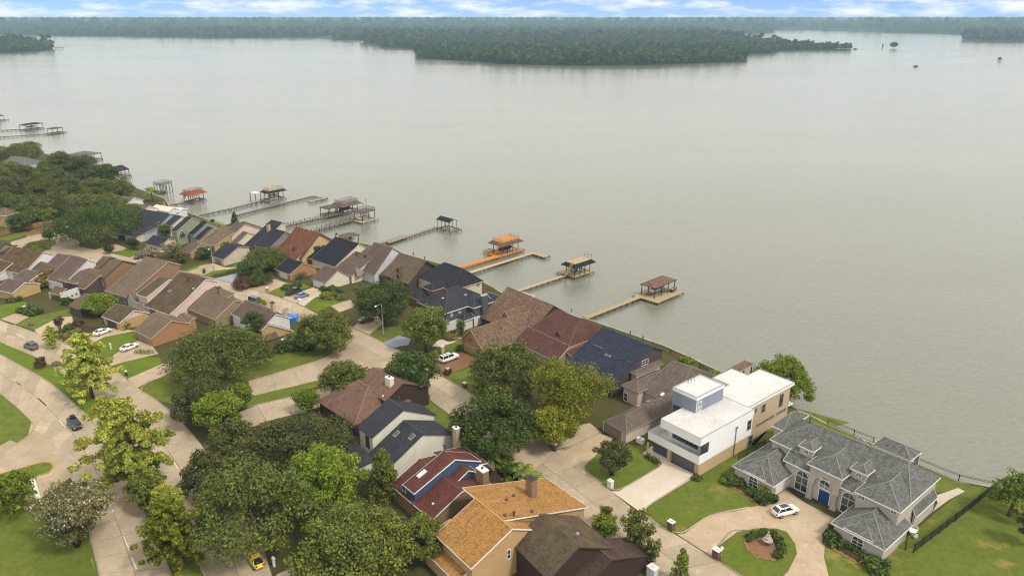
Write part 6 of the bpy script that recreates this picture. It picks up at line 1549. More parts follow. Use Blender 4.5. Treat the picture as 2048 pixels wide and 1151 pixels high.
class Boat(House):
    def __init__(s, label, anchor, ang, mat='wood_tan', name='boathouse', group='boathouses at the ends of the docks'):
        House.__init__(s, name, label, 'boathouse', anchor, ang, 'sh_taupe', mat, 'trim_dark', group); s.mat = mat
    def platform(s, u0, u1, v0, v1, z=DZ, slip=None, mat=None):
        m = MB(); w = .5; k = int((u1 - u0) / w)
        for i in range(k):
            a = u0 + (u1 - u0) * i / k; b = a + (u1 - u0) / k - .03
            segs = [(v0, v1)]
            if slip and slip[0] < (a + b) / 2 < slip[1]: segs = [(v0, slip[2]), (slip[3], v1)]
            for x, y in segs:
                if y - x < .05: continue
                p = [s.W(a, x, z), s.W(a, y, z), s.W(b, y, z), s.W(b, x, z)]; m.poly(p)
                for i2 in range(4): j2 = (i2 + 1) % 4; m.poly([p[i2], p[j2], p[j2] - Vector((0, 0, .3)), p[i2] - Vector((0, 0, .3))])
        stuff(m.build('platform_boards', M[mat or s.mat], s.e))
        m = MB()
        for uu in (u0 + .1, (u0 + u1) / 2, u1 - .1):
            for vv in (v0 + .1, (v0 + v1) / 2, v1 - .1): q = s.W(uu, vv, 0); m.bar((q.x, q.y, -3), (q.x, q.y, z - .05), .26)
        stuff(m.build('pilings', M['wood_dark'], s.e))
    def posts(s, u0, u1, v0, v1, z0, z1, nu=3, mat=None, w=.24, nv=2):
        for i in range(nu):
            for j in range(nv):
                q = s.W(u0 + (u1 - u0) * i / (nu - 1), v0 + (v1 - v0) * j / (nv - 1), 0); m = MB(); m.bar((q.x, q.y, z0), (q.x, q.y, z1), w); m.build('post', M[mat or 'wood_dark'], s.e)
    def rails(s, u0, u1, v0, v1, z, mat, h=1.0):
        m = MB()
        cs = [(u0, v0), (u0, v1), (u1, v1), (u1, v0)]
        for i in range(4):
            a, b = cs[i], cs[(i + 1) % 4]
            for zz in (.35, .68, h): m.bar(s.W(*a, z + zz), s.W(*b, z + zz), .07 if zz < h else .11)
            for k in range(5): t = k / 4; m.bar(s.W(a[0] + (b[0] - a[0]) * t, a[1] + (b[1] - a[1]) * t, z), s.W(a[0] + (b[0] - a[0]) * t, a[1] + (b[1] - a[1]) * t, z + h), .1)
        stuff(m.build('railing', M[mat], s.e))
    def sundeck(s, u0, u1, v0, v1, z, roof, deck, rail=None, flare=1.3, drop=.9):
        o = [(u0 - flare, v0 - flare), (u0 - flare, v1 + flare), (u1 + flare, v1 + flare), (u1 + flare, v0 - flare)]; i_ = [(u0, v0), (u0, v1), (u1, v1), (u1, v0)]
        s._roof([[s.W(*o[k], z - drop), s.W(*o[(k + 1) % 4], z - drop), s.W(*i_[(k + 1) % 4], z), s.W(*i_[k], z)] for k in range(4)], roof, None, th=.1)
        m = MB(); k = int((u1 - u0) / .45)
        for q in range(k):
            a = u0 + (u1 - u0) * q / k; b = a + (u1 - u0) / k - .03; p = [s.W(a, v0, z + .05), s.W(a, v1, z + .05), s.W(b, v1, z + .05), s.W(b, v0, z + .05)]; m.poly(p)
            for i2 in range(4): j2 = (i2 + 1) % 4; m.poly([p[i2], p[j2], p[j2] - Vector((0, 0, .2)), p[i2] - Vector((0, 0, .2))])
        stuff(m.build('sundeck', M[deck], s.e))
        if rail: s.rails(u0 + .05, u1 - .05, v0 + .05, v1 - .05, z + .05, rail)
    def stairs(s, a, b, w, mat, n=12):
        a, b = Vector(a), Vector(b); m = MB(); d = Vector((b.x - a.x, b.y - a.y, 0)).normalized(); sd = Vector((-d.y, d.x, 0)); ang = math.atan2(d.y, d.x)
        for i in range(n): c = a + (b - a) * ((i + .5) / n); m.box((c.x, c.y, c.z), .3, w, .06, ang)
        for q in (-1, 1):
            m.bar(a + sd * q * w / 2, b + sd * q * w / 2, .08, .28); m.bar(a + sd * q * w / 2 + Vector((0, 0, .95)), b + sd * q * w / 2 + Vector((0, 0, .95)), .1)
            for i in range(4): c = a + (b - a) * (i / 3) + sd * q * w / 2; m.bar(c, c + Vector((0, 0, .95)), .08)
        stuff(m.build('stairs', M[mat], s.e))
def boat(label, P, ang, L=6.0, W_=2.2, col='trim', z=.3, top='trim_dark', name='motor_boat', tall=True):
    e = empty(name, P, label, 'boat'); m = MB(); d = Vector((math.cos(ang), math.sin(ang), 0)); n = Vector((-d.y, d.x, 0)); B = Vector((P[0], P[1], z))
    st = [(-.5, .46, .1), (-.2, .5, 0), (.15, .46, .02), (.38, .26, .12), (.5, .02, .3)]; rings = []
    for x, hw, lift in st:
        c = B + d * x * L; rings.append([c + n * hw * W_ + Vector((0, 0, .75 + lift * .5)), c + n * hw * W_ * .6 + Vector((0, 0, lift)), c + Vector((0, 0, lift - .12)), c - n * hw * W_ * .6 + Vector((0, 0, lift)), c - n * hw * W_ + Vector((0, 0, .75 + lift * .5))])
    for a, b in zip(rings[:-1], rings[1:]):
        for i in range(4): m.poly([a[i], a[i + 1], b[i + 1], b[i]])
        m.poly([a[4] + (a[0] - a[4]) * .15 - Vector((0, 0, .12)), a[0] + (a[4] - a[0]) * .15 - Vector((0, 0, .12)), b[0] + (b[4] - b[0]) * .15 - Vector((0, 0, .12)), b[4] + (b[0] - b[4]) * .15 - Vector((0, 0, .12))])
    m.poly(rings[0]); m.build('hull', M[col], e)
    s_ = MB(); s_.box(tuple(B + d * .02 * L + Vector((0, 0, .7))), .3, W_ * .7, .55, ang); s_.box(tuple(B - d * .3 * L + Vector((0, 0, .6))), .9, W_ * .7, .4, ang); s_.build('seats', M['trim_gray'], e)
    if tall:
        t = MB(); t.box(tuple(B - d * .05 * L + Vector((0, 0, 2.0))), 2.0, W_ * .8, .08, ang); t.build('canopy', M[top], e)
        f = MB()
        for a in (-1, 1):
            for b in (-1, 1): q = B - d * .05 * L + d * a * .9 + n * b * W_ * .38; f.bar(q + Vector((0, 0, .7)), q + Vector((0, 0, 2.0)), .05)
        stuff(f.build('canopy_frame', M['metal'], e))
    return e
# 1 brown roofed boathouse, nearest
dock('pale plank dock leading to the brown roofed boathouse', [T8(345, 742), T8(880, 533)], 1.9)
B = Boat('brown hip roofed boathouse on a broad plank platform, nearest of the row', T8(1030, 600), -46)
u0, u1, v0, v1 = B.rect(T8(1030, 600), T8(815, 520), T8(1265, 490), DZ); B.platform(u0, u1, v0, v1, slip=(u0 + 3.2, u1 - 2, v0 + 1.5, v1 - 3.4))
r = B.rect(T8(1010, 462), T8(875, 415), T8(1235, 385), 2.6); h_ = B.hip(r, None, None, 2.6, 'u', pitch=.28, ins=(1.6, 1.6), roof='sh_rosy', nowall=True, trim='trim_dark'); B.posts(r[0] + .4, r[1] - .4, r[2] + .4, r[3] - .4, DZ - .3, 2.55, 4)
c = B.W((r[0] + r[1]) / 2, (r[2] + r[3]) / 2, 0); boat('white and blue motor boat on the lift under the brown roof', c, B.ang + math.pi / 2, 6.5, 2.3, 'trim', .1, 'sd_slate')
q = at(T8(1185, 490), DZ); boat('small dark skiff lying on the platform deck', q, B.ang + math.pi / 2, 3.0, 1.3, 'sd_slate', DZ + .1, tall=False, name='skiff')
# 2 black skirted sundeck
dock('pale plank dock leading to the black skirted sundeck', [T6(1185, 912), T8(-40, 395), T8(130, 340)], 1.8)
B = Boat('black skirted boathouse with a bare plank sundeck on top', T8(235, 355), -46)
u0, u1, v0, v1 = B.rect(T8(235, 355), T8(75, 298), T8(425, 292), DZ); B.platform(u0, u1, v0, v1, slip=(u0 + 3, u1 - 1, v0 + 1.6, v1 - 2.4))
r = B.rect(T8(240, 232), T8(157, 205), T8(392, 182), 3.5); B.sundeck(*r, 3.5, 'sh_black', 'wood_tan', None, 1.2, .95); B.posts(r[0] + .2, r[1] - .2, r[2] + .2, r[3] - .2, DZ - .3, 3.3, 4, 'wood_dark')
B.stairs(at(T8(140, 350), DZ), at(T8(215, 232), 3.5), 1.3, 'wood_tan')
m = MB(); q = B.W(r[1], r[3], 3.6)
for k in range(3): m.bar(B.W(r[1] - .1, r[3] - 1.5 * k, 3.6), B.W(r[1] + .4, r[3] - 1.5 * k, 4.8), .1)
m.bar(B.W(r[1] + .4, r[3], 4.8), B.W(r[1] + .4, r[3] - 3, 4.8), .1); stuff(m.build('rail_end', M['wood_grey'], B.e))
# 3 plain L dock
dock('bare pale dock with a short arm turning right at its end', [T6(868, 692), T6(1485, 498)], 1.7); e = dock('arm', [T6(1455, 496), T6(1600, 540)], 3.0, e=bpy.data.objects['dock.002'] if 'dock.002' in bpy.data.objects else None)
# 4 orange
ob_e = dock('orange stained dock with side boards', [T6(745, 642), T6(1365, 462)], 2.0, 'wood_orange')
m = MB(); P0, P1 = at(T6(780, 650), DZ), at(T6(1365, 476), DZ); m.bar(P0 + Vector((0, 0, -.1)), P1 + Vector((0, 0, -.1)), .1, .5); m.build('side_board', M['wood_orange'], ob_e)
B = Boat('orange stained two deck boathouse with brown skirt roof and stairs', T6(1120, 525), -46, 'wood_orange')
u0, u1, v0, v1 = B.rect(T6(1125, 545), T6(1015, 498), T6(1358, 470), DZ); B.platform(u0, u1, v0, v1, slip=(u0 + 3, u1 - .6, v0 + 1.2, v1 - 1.6)); B.rails(u0, u0 + 3, v0, v0 + 2.5, DZ, 'wood_orange', .9)
r = B.rect(T6(1170, 412), T6(1090, 382), T6(1330, 368), 3.7); B.sundeck(*r, 3.7, 'sh_brown', 'wood_orange', 'wood_orange', 1.2, .95); B.posts(r[0] + .2, r[1] - .2, r[2] + .2, r[3] - .2, DZ - .3, 3.5, 4, 'trim_dark')
B.stairs(at(T6(1105, 525), DZ), at(T6(1160, 412), 3.7), 1.5, 'wood_orange')
c = B.W((r[0] + r[1]) / 2, (r[2] + r[3]) / 2, 0); boat('dark boat on the lift in the orange boathouse', c, B.ang + math.pi / 2, 6, 2.2, 'trim_dark', 0, 'trim')
# 5 small black gable
dock('pinkish grey dock leading to the small black gabled boathouse', [T3(1720, 510), T3(1960, 435), T6(80, 408), T6(535, 258)], 1.7, 'wood_pink')
B = Boat('small black gable roofed boathouse on thin posts', T6(675, 300), -44, 'wood_grey')
u0, u1, v0, v1 = B.rect(T6(675, 305), T6(535, 268), T6(752, 268), DZ); B.platform(u0, u1, v0, v1, slip=(u0 + .9, u1 - .4, v0 + .8, v1 - 1))
b = B.ext('v', T6(665, 215), 2.7, [T6(705, 183), T6(745, 195)], T6(520, 186), roof='sh_black', nowall=True, trim='trim_dark'); s0 = sorted((b.pts[0][0], b.pts[-1][0])); B.posts(s0[0] + .3, s0[1] - .3, b.c0 + .4, b.c - .4, DZ - .3, 2.6, 2, nv=4, w=.16)
# 6 brown roof beside house
B = Boat('low brown hip roofed boat shelter behind the charcoal roofed brick garage house', A6(1390, 355), -42, 'wood_grey')
u0, u1, v0, v1 = B.rect(A6(1400, 352), A6(1130, 330), A6(1690, 264), 2.4); B.hip((u0, u1, v0, v1), None, None, 2.4, 'u', pitch=.22, roof='sh_olive', nowall=True, trim='trim_dark'); B.posts(u0 + .4, u1 - .4, v0 + .4, v1 - .4, -3, 2.3, 3)
B.platform(u0 + .5, u1 - .5, v0 + .5, v1 - .5, slip=(u0 + 1.5, u1, v0 + 1.5, v1 - 1.4)); boat('white boat under the low brown shelter', B.W((u0 + u1) / 2 + 1, (v0 + v1) / 2, 0), B.ang + math.pi / 2, 5.5, 2.0, 'trim', 0, 'trim_dark')
# 7 weathered sundeck with poles
dock('railed weathered dock, right one of a close pair', [T19(1060, 720), T19(1620, 562)], 1.8, 'wood_grey', True)
B = Boat('weathered sundeck boathouse with tall light poles', T19(1700, 610), -38, 'wood_grey')
u0, u1, v0, v1 = B.rect(T19(1690, 610), T19(1620, 575), T19(1868, 548), DZ); B.platform(u0, u1, v0, v1, mat='wood_tan', slip=(u0 + 2, u1 - .5, v0 + .4, v1 - 1.4))
r = B.rect(T19(1690, 482), T19(1600, 452), T19(1855, 440), 3.0); B.sundeck(*r, 3.0, 'sh_taupe', 'wood_grey', 'wood_grey', .3, .25); B.posts(r[0] + .2, r[1] - .2, r[2] + .2, r[3] - .2, DZ - .3, 2.9, 3)
for q, hh in ((T19(1745, 450), 5.2), (T19(1705, 455), 3.6)): c = at(q, 3.0); m = MB(); m.tube([(c.x, c.y, 3), (c.x, c.y, 3 + hh * .8)], [.08, .06], 6); m.box((c.x, c.y, 3 + hh * .8), .5, .3, .25); m.build('lamp_pole', M['black_metal'], B.e)
boat('white motor boat moored under the weathered sundeck', B.W((r[0] + r[1]) / 2, (r[2] + r[3]) / 2, 0), B.ang + math.pi / 2, 6, 2.3, 'trim', -.3, 'wood_tan')
# 8 railed dock with brown sundeck and pavilion
dock('railed weathered dock, left one of a close pair', [T19(540, 690), T19(1440, 488)], 1.9, 'wood_grey', True)
B = Boat('brown roofed boathouse with railed top deck beside a little pavilion', T19(1440, 500), -38, 'wood_grey')
u0, u1, v0, v1 = B.rect(T19(1440, 500), T19(1320, 470), T19(1645, 432), DZ); B.platform(u0, u1, v0, v1, slip=(u0 + 3, u1 - .5, v0 + 1, v1 - 1.2))
r = B.rect(T19(1440, 372), T19(1360, 345), T19(1610, 322), 3.4); B.sundeck(*r, 3.4, 'sh_brown', 'wood_grey', 'wood_grey', 1.3, 1.1); B.posts(r[0] + .2, r[1] - .2, r[2] + .2, r[3] - .2, DZ - .3, 3.3, 4)
B.stairs(at(T19(1340, 480), DZ), at(T19(1420, 360), 3.4), 1.3, 'wood_grey')
B.slab('back_wall', r[0] + 1.2, r[1] - 1, r[2] + 1, r[2] + 1.2, DZ, 2.2, 'sd_slate')
B = Boat('small square pavilion with a brown hip roof at the dock side', T19(1250, 480), -38, 'wood_grey', 'pavilion', None)
r = B.rect(T19(1255, 436), T19(1165, 405), T19(1340, 395), 2.2); B.hip(r, None, None, 2.2, 'u', pitch=.3, roof='sh_olive', nowall=True, trim='trim_dark'); B.posts(r[0] + .3, r[1] - .3, r[2] + .3, r[3] - .3, -3, 2.15, 2); B.platform(r[0], r[1], r[2], r[3])
# 9 long U dock
e9 = dock('very long low dark dock with a hooked pale end', [T19(40, 525), T19(560, 390), T19(1090, 262)], 1.5, 'wood_grey'); dock('', [T19(1060, 262), T19(1235, 290)], 1.5, 'wood_tan', e=e9); dock('', [T19(1235, 288), T19(1015, 340)], 1.6, 'wood_tan', e=e9)
# 10 grey sundeck with frame
dock('dark dock running to the grey skirted sundeck', [T18(1150, 812), T19(0, 430), T19(400, 328)], 1.6, 'wood_grey')
B = Boat('grey railed sundeck boathouse with a pale stair, left of the long low dock', T19(500, 330), -36, 'wood_grey')
u0, u1, v0, v1 = B.rect(T19(480, 335), T19(370, 315), T19(730, 285), DZ); B.platform(u0, u1, v0, v1, slip=(u0 + 3, u1 - 1, v0 + 1, v1 - 1.2))
r = B.rect(T19(500, 208), T19(435, 190), T19(690, 172), 3.3); B.sundeck(*r, 3.3, 'sh_charcoal', 'wood_tan', 'wood_tan', 1.2, .9); B.posts(r[0] + .2, r[1] - .2, r[2] + .2, r[3] - .2, DZ - .3, 3.2, 4)
B.stairs(at(T19(420, 315), DZ), at(T19(485, 200), 3.3), 1.3, 'wood_tan'); boat('white boat under the grey railed sundeck', B.W((r[0] + r[1]) / 2, (r[2] + r[3]) / 2, 0), B.ang + math.pi / 2, 6, 2.2, 'trim', 0, 'wood_tan')
B = Boat('open timber frame with a pale flat top over the water', T19(330, 330), -36, 'wood_grey', 'boat_lift_frame', None)
r = B.rect(T19(320, 238), T19(237, 225), T19(388, 222), 2.9); B.slab('flat_top', r[0], r[1], r[2], r[3], 2.8, 2.95, 'st_bright'); B.posts(r[0] + .15, r[1] - .15, r[2] + .15, r[3] - .15, -3, 2.79, 2)
# 11 red orange
dock('red stained dock before the red orange boathouse', [T18(680, 622), T18(1060, 555)], 1.7, 'wood_red')
B = Boat('red orange roofed boathouse with a slanting pale stair', T18(1050, 560), -30, 'wood_red')
u0, u1, v0, v1 = B.rect(T18(1080, 572), T18(920, 560), T18(1365, 510), DZ); B.platform(u0, u1, v0, v1, slip=(u0 + 3, u1 - 1, v0 + 1, v1 - 1))
r = B.rect(T18(1060, 412), T18(960, 385), T18(1330, 365), 3.3); M['sh_redorange'] = SH('red_orange_shingle', (158, 90, 64), (182, 110, 82)); B.sundeck(*r, 3.3, 'sh_redorange', 'wood_red', 'wood_red', 1.2, .9); B.posts(r[0] + .2, r[1] - .2, r[2] + .2, r[3] - .2, DZ - .3, 3.2, 4)
B.stairs(at(T18(930, 565), DZ), at(T18(1010, 395), 3.3), 1.6, 'wood_tan')
# 12 skeleton
dock('low grey dock passing behind the palm tree', [T18(60, 450), T18(430, 385)], 1.5, 'wood_grey')
B = Boat('unroofed grey timber boathouse on tall legs', T18(560, 400), -28, 'wood_grey')
r = B.rect(T18(540, 268), T18(450, 240), T18(745, 225), 3.3); B.slab('top_deck', r[0], r[1], r[2], r[3], 3.15, 3.3, 'wood_grey'); B.rails(r[0], r[1], r[2], r[3], 3.3, 'wood_grey'); B.posts(r[0] + .2, r[1] - .2, r[2] + .2, r[3] - .2, -3, 3.15, 5)
B.platform(r[0], r[1] - 2, r[2], r[2] + 2.4)
# far left ones
B = Boat('dark gabled boathouse rising behind the lake front trees', T1(1120, 715), -25, 'wood_grey')
b = B.ext('v', T1(1120, 686), 2.6, [T1(1205, 632) if 0 else ('d', 3.4, 1.5), ('d', 3.4, -1.5)], 7, roof='sh_charcoal', nowall=True) if 0 else None
u0, u1, v0, v1 = B.rect(T1(1120, 686), T1(1068, 655), T1(1245, 662), 2.6); B.hip((u0, u1, v0, v1), None, None, 2.6, 'u', pitch=.35, ins=(0.01, 0.01), roof='sh_charcoal', nowall=True); B.posts(u0 + .4, u1 - .4, v0 + .4, v1 - .4, -3, 2.5, 4); B.platform(u0 - .3, u1 + .3, v0 - .3, v1 + .3); B.rails(u0, u1, v0, v1, DZ, 'wood_tan', .9)
B = Boat('long low grey roofed boathouse half hidden by the airy tree', T1(780, 560), -22, 'wood_grey')
u0, u1, v0, v1 = B.rect(T1(760, 545), T1(660, 522), T1(912, 500), 2.6); B.hip((u0, u1, v0, v1), None, None, 2.6, 'u', pitch=.25, roof='sh_grey', nowall=True); B.posts(u0 + .4, u1 - .4, v0 + .4, v1 - .4, -3, 2.5, 4); B.platform(u0, u1, v0, v1)
dock('far dock, lower of two reaching from the left edge', [T1(-300, 372), T1(490, 322)], 1.8, 'wood_grey')
B = Boat('pale roofed boathouse ending the lower far dock', T1(560, 325), -20, 'wood_grey')
r = B.rect(T1(500, 280), T1(488, 258), T1(645, 262), 2.4); r = (r[0], r[0] + 9, r[3] - 6, r[3]); B.hip(r, None, None, 2.4, 'u', pitch=.25, roof='sh_flat', nowall=True); B.posts(r[0] + .4, r[1] - .4, r[2] + .4, r[3] - .4, -3, 2.3, 3); B.platform(r[0] - 1.5, r[1] + 2, r[2] - .5, r[3] + .5)
dock('far dock, upper of two reaching from the left edge', [T1(-300, 300), T1(230, 280)], 1.8, 'wood_grey')
B = Boat('dark roofed boathouse ending the upper far dock', T1(300, 290), -20, 'wood_grey')
r = B.rect(T1(240, 245), T1(212, 228), T1(435, 222), 2.6); r = (r[0], r[0] + 15, r[3] - 7, r[3]); B.hip(r, None, None, 2.6, 'u', pitch=.25, roof='sh_charcoal', nowall=True); B.posts(r[0] + .4, r[1] - .4, r[2] + .4, r[3] - .4, -3, 2.5, 4); B.platform(r[0], r[1], r[2], r[3])
boat('dark boat on the lift of the upper far boathouse', B.W((r[0] + r[1]) / 2, (r[2] + r[3]) / 2, 0), B.ang + math.pi / 2, 7, 2.4, 'trim_dark', .3, 'trim_dark')
dock('furthest dock fragment cut by the left edge', [T1(-300, 205), T1(80, 184)], 1.8, 'wood_grey')
B = Boat('roofed boathouse cut by the left edge, furthest up the shore', T1(-40, 190), -20, 'wood_grey')
r = B.rect(T1(-60, 160), T1(-120, 130), T1(20, 135), 2.6); r = (r[0], r[0] + 9, r[3] - 7, r[3]); B.hip(r, None, None, 2.6, 'u', pitch=.4, roof='sh_charcoal', nowall=True); B.posts(r[0] + .4, r[1] - .4, r[2] + .4, r[3] - .4, -3, 2.5, 3); B.platform(r[0], r[1], r[2], r[3])
# brown hip roof behind the white house and a taupe pavilion by the pool
B = Boat('brown hip roofed shelter between the white modern house and the leaning tree', T12(1100, 400), -48, 'wood_grey')
r = B.rect(T12(1130, 400), T12(1075, 362), T12(1310, 320), 2.8); B.hip(r, None, None, 2.8, 'u', pitch=.4, roof='sh_rosy', nowall=True, trim='trim_tan'); B.posts(r[0] + .4, r[1] - .4, r[2] + .4, r[3] - .4, -3, 2.7, 3)
H = House('pool_pavilion', 'blue grey roofed open pavilion beside the swimming pool', 'pavilion', B2(750, 260), -46, 'sh_slate', 'st_bright', 'trim')
r = H.rect(B2(840, 196), B2(705, 150), B2(985, 150), 2.6); H._roof([[H.W(r[0], r[2], 2.7), H.W(r[0], r[3], 2.7), H.W(r[1], r[3], 3.3), H.W(r[1], r[2], 3.3)]], 'drive_blue', 'trim')
for a in ((r[0] + .4, r[2] + .4), (r[0] + .4, r[3] - .4), (r[1] - .4, r[3] - .4), (r[1] - .4, r[2] + .4)): q = H.W(*a, 0); m = MB(); m.box((q.x, q.y, 0), .3, .3, 2.6, H.ang); m.build('post', M['trim_gray'], H.e)
pe = empty('swimming_pool', at(T7(1160, 290)), 'small turquoise swimming pool with a pale rim', 'pool')
pp = [T7(1060, 330), T7(1130, 232), T7(1170, 248), T7(1260, 285), T7(1150, 350)]
m = MB(); m.poly([at(p, .14) for p in pp]); m.build('rim', M['trim'], pe, uv=False)
c = sum([at(p, 0) for p in pp], Vector((0, 0, 0))) / 5; m = MB(); m.poly([Vector((c.x, c.y, .155)) + (at(p, 0) - c) * .86 for p in pp]); m.build('pool_water', M['water_pool'], pe, uv=False)
# ------------------------------------------------------------------ vehicles
def m_car(name, c, rough=.25):
    t = NT(name); t.done(c, rough, .0, .5); t.b.inputs['Coat Weight'].default_value = .6; t.b.inputs['Coat Roughness'].default_value = .1; return t.m
for n_, c_ in dict(car_white=(.74, .74, .73, 1), car_black=(.02, .022, .026, 1), car_red=(.16, .02, .025, 1), car_blue=(.16, .2, .32, 1), car_grey=(.12, .115, .11, 1), car_silver=(.4, .42, .42, 1), car_yellow=(.72, .55, .06, 1), car_dark=(.05, .055, .07, 1)).items(): M[n_] = m_car(n_, c_)
M['tyre'] = m_plain('tyre_rubber', (.015, .015, .016, 1), .8); M['rim'] = m_plain('wheel_rim', (.35, .35, .36, 1), .35, .7); M['lamp_red'] = m_plain('tail_lamp', (.35, .02, .02, 1), .2); M['lamp_clear'] = m_plain('head_lamp', (.7, .72, .74, 1), .1); M['carglass'] = m_plain('car_glass', (.012, .014, .017, 1), .06, spec=.8)
PROF = {  # x (front +), belt height, half width ; then cabin outline lower/upper in x and roof height
 'sedan': dict(L=4.7, W=1.82, st=[(-2.35, .62, .70), (-2.2, .92, .82), (-1.4, 1.0, .9), (0, .98, .91), (1.0, .93, .9), (1.9, .80, .84), (2.3, .6, .66)], cab=(-1.85, 1.15, -1.0, .25, 1.42), low=.28),
 'suv': dict(L=4.75, W=1.92, st=[(-2.35, .8, .76), (-2.25, 1.05, .86), (-1.4, 1.12, .94), (0, 1.1, .95), (1.1, 1.05, .94), (1.95, .95, .88), (2.35, .7, .7)], cab=(-2.2, 1.1, -1.65, .3, 1.68), low=.34),
 'big': dict(L=5.2, W=2.02, st=[(-2.6, .95, .86), (-2.55, 1.15, .94), (-1.5, 1.2, 1.0), (0, 1.2, 1.0), (1.2, 1.18, .99), (2.3, 1.1, .95), (2.6, .8, .84)], cab=(-2.5, 1.15, -2.25, .55, 1.9), low=.4),
 'pickup': dict(L=5.6, W=2.0, st=[(-2.8, .98, .92), (-2.7, 1.1, .96), (-.6, 1.12, .98), (.3, 1.15, .98), (1.5, 1.15, .97), (2.5, 1.05, .93), (2.8, .8, .82)], cab=(-.65, 1.75, -.4, 1.0, 1.85), low=.42),
 'beetle': dict(L=4.2, W=1.8, st=[(-2.1, .5, .6), (-1.9, .85, .78), (-1.2, .98, .88), (0, .95, .9), (.9, .92, .87), (1.7, .78, .76), (2.05, .5, .58)], cab=(-1.7, 1.1, -.8, .35, 1.48), low=.26),
 'van': dict(L=5.0, W=1.98, st=[(-2.5, .9, .9), (-2.4, 1.1, .96), (0, 1.12, .98), (1.2, 1.1, .97), (2.1, 1.0, .9), (2.5, .7, .75)], cab=(-2.4, 1.9, -2.2, .9, 1.85), low=.34)}
def car(label, kind, mat, rear, front, side='near', extras=(), z=.08, centre=None):
    p = PROF[kind]; A, Bf = at(rear, z), at(front, z); d = (Bf - A); d.z = 0; d.normalize(); n = Vector((-d.y, d.x, 0))
    c = (A + Bf) / 2
    away = Vector((c.x, c.y, 0)).normalized(); 
    if side == 'near': c = c + (n if n.dot(away) > 0 else -n) * (p['W'] / 2 - .05)
    c.z = z; e = empty('car', c, label, {'pickup': 'pickup truck', 'suv': 'car', 'big': 'car', 'van': 'van'}.get(kind, 'car'), None)
    F = lambda x, y, zz: c + d * x + n * y + Vector((0, 0, zz))
    m = MB(); rings = []; lo = p['low']
    for x, h, w in p['st']:
        end = abs(x) > p['L'] / 2 - .3
        b = lo + (.12 if end else 0)
        rings.append([F(x, w * .9, b), F(x, w, b + .15), F(x, w, h * .78), F(x, w * .93, h), F(x, w * .45, h + .04), F(x, -w * .45, h + .04), F(x, -w * .93, h), F(x, -w, h * .78), F(x, -w, b + .15), F(x, -w * .9, b)])
    for a, b in zip(rings[:-1], rings[1:]):
        for i in range(9): m.poly([a[i], a[i + 1], b[i + 1], b[i]])
        m.poly([a[9], a[0], b[0], b[9]])
    m.poly(rings[0]); m.poly(rings[-1][::-1]); body = m.build('body', M[mat], e, smooth=False)
    x0, x1, t0, t1, rh = p['cab']; w = p['W'] / 2 - .08; wt = w * .76; bl = .96 * max(s_[1] for s_ in p['st'])
    g = MB(); q = [F(x0, w * .9, bl), F(x0, -w * .9, bl), F(x1, -w * .92, bl), F(x1, w * .92, bl)]; r = [F(t0, wt, rh - .05), F(t0, -wt, rh - .05), F(t1, -wt, rh - .05), F(t1, wt, rh - .05)]
    for i in range(4): j = (i + 1) % 4; g.poly([q[i], q[j], r[j], r[i]])
    g.build('windows', M['carglass'], e)
    g = MB(); r2 = [F(t0 - .04, wt + .02, rh - .07), F(t0 - .04, -wt - .02, rh - .07), F(t1 + .04, -wt - .02, rh - .07), F(t1 + .04, wt + .02, rh - .07)]; r3 = [F(t0 + .2, wt * .8, rh), F(t0 + .2, -wt * .8, rh), F(t1 - .2, -wt * .8, rh), F(t1 - .2, wt * .8, rh)]
    for i in range(4): j = (i + 1) % 4; g.poly([r2[i], r2[j], r3[j], r3[i]])
    g.poly(r3)
    for s_ in (-1, 1):
        for xa, xb in ((x0, t0), (x1, t1)): g.bar(F(xa, s_ * w * .915, bl - .02), F(xb, s_ * (wt + .01), rh - .06), .09)
        xm = (x0 + x1) / 2 - .05; g.bar(F(xm, s_ * w * .93, bl - .02), F((t0 + t1) / 2, s_ * (wt + .01), rh - .06), .09)
    g.build('roof', M[mat], e)
    if 'glassroof' in extras: g = MB(); g.poly([F(t0 + .45, wt * .7, rh + .012), F(t0 + .45, -wt * .7, rh + .012), F(t1 - .1, -wt * .7, rh + .005), F(t1 - .1, wt * .7, rh + .005)]); g.build('glass_roof', M['carglass'], e)
    if 'rack' in extras:
        g = MB()
        for s_ in (-1, 1): g.bar(F(t0 + .2, s_ * wt * .85, rh + .08), F(t1, s_ * wt * .85, rh + .08), .06)
        for xx in (t0 + .5, (t0 + t1) / 2, t1 - .3): g.bar(F(xx, wt * .85, rh + .1), F(xx, -wt * .85, rh + .1), .06)
        g.build('roof_rack', M['black_metal'], e)
    if 'cargo' in extras: g = MB(); o = F((t0 + t1) / 2 - .2, .1, rh + .12); g.box(tuple(o), 1.3, .8, .25, math.atan2(d.y, d.x)); g.build('roof_cargo', M['tyre'], e)
    if kind == 'pickup': g = MB(); g.poly([F(-2.6, .84, 1.165), F(-2.6, -.84, 1.165), F(-.75, -.84, 1.175), F(-.75, .84, 1.175)]); g.build('bed_cover', M['tyre'], e)
    for sx in (-1, 1):
        for sy in (-1, 1):
            o = F(sx * p['L'] * .305, sy * (p['W'] / 2 - .12), .34); t_ = MB(); t_.tube([o - n * .12, o + n * .12], [.34, .34], 16); wh = t_.build('wheel', M['tyre'], e)
            t_ = MB(); t_.tube([o - n * .13, o + n * .13], [.21, .21], 12); t_.build('rim', M['rim'], wh)
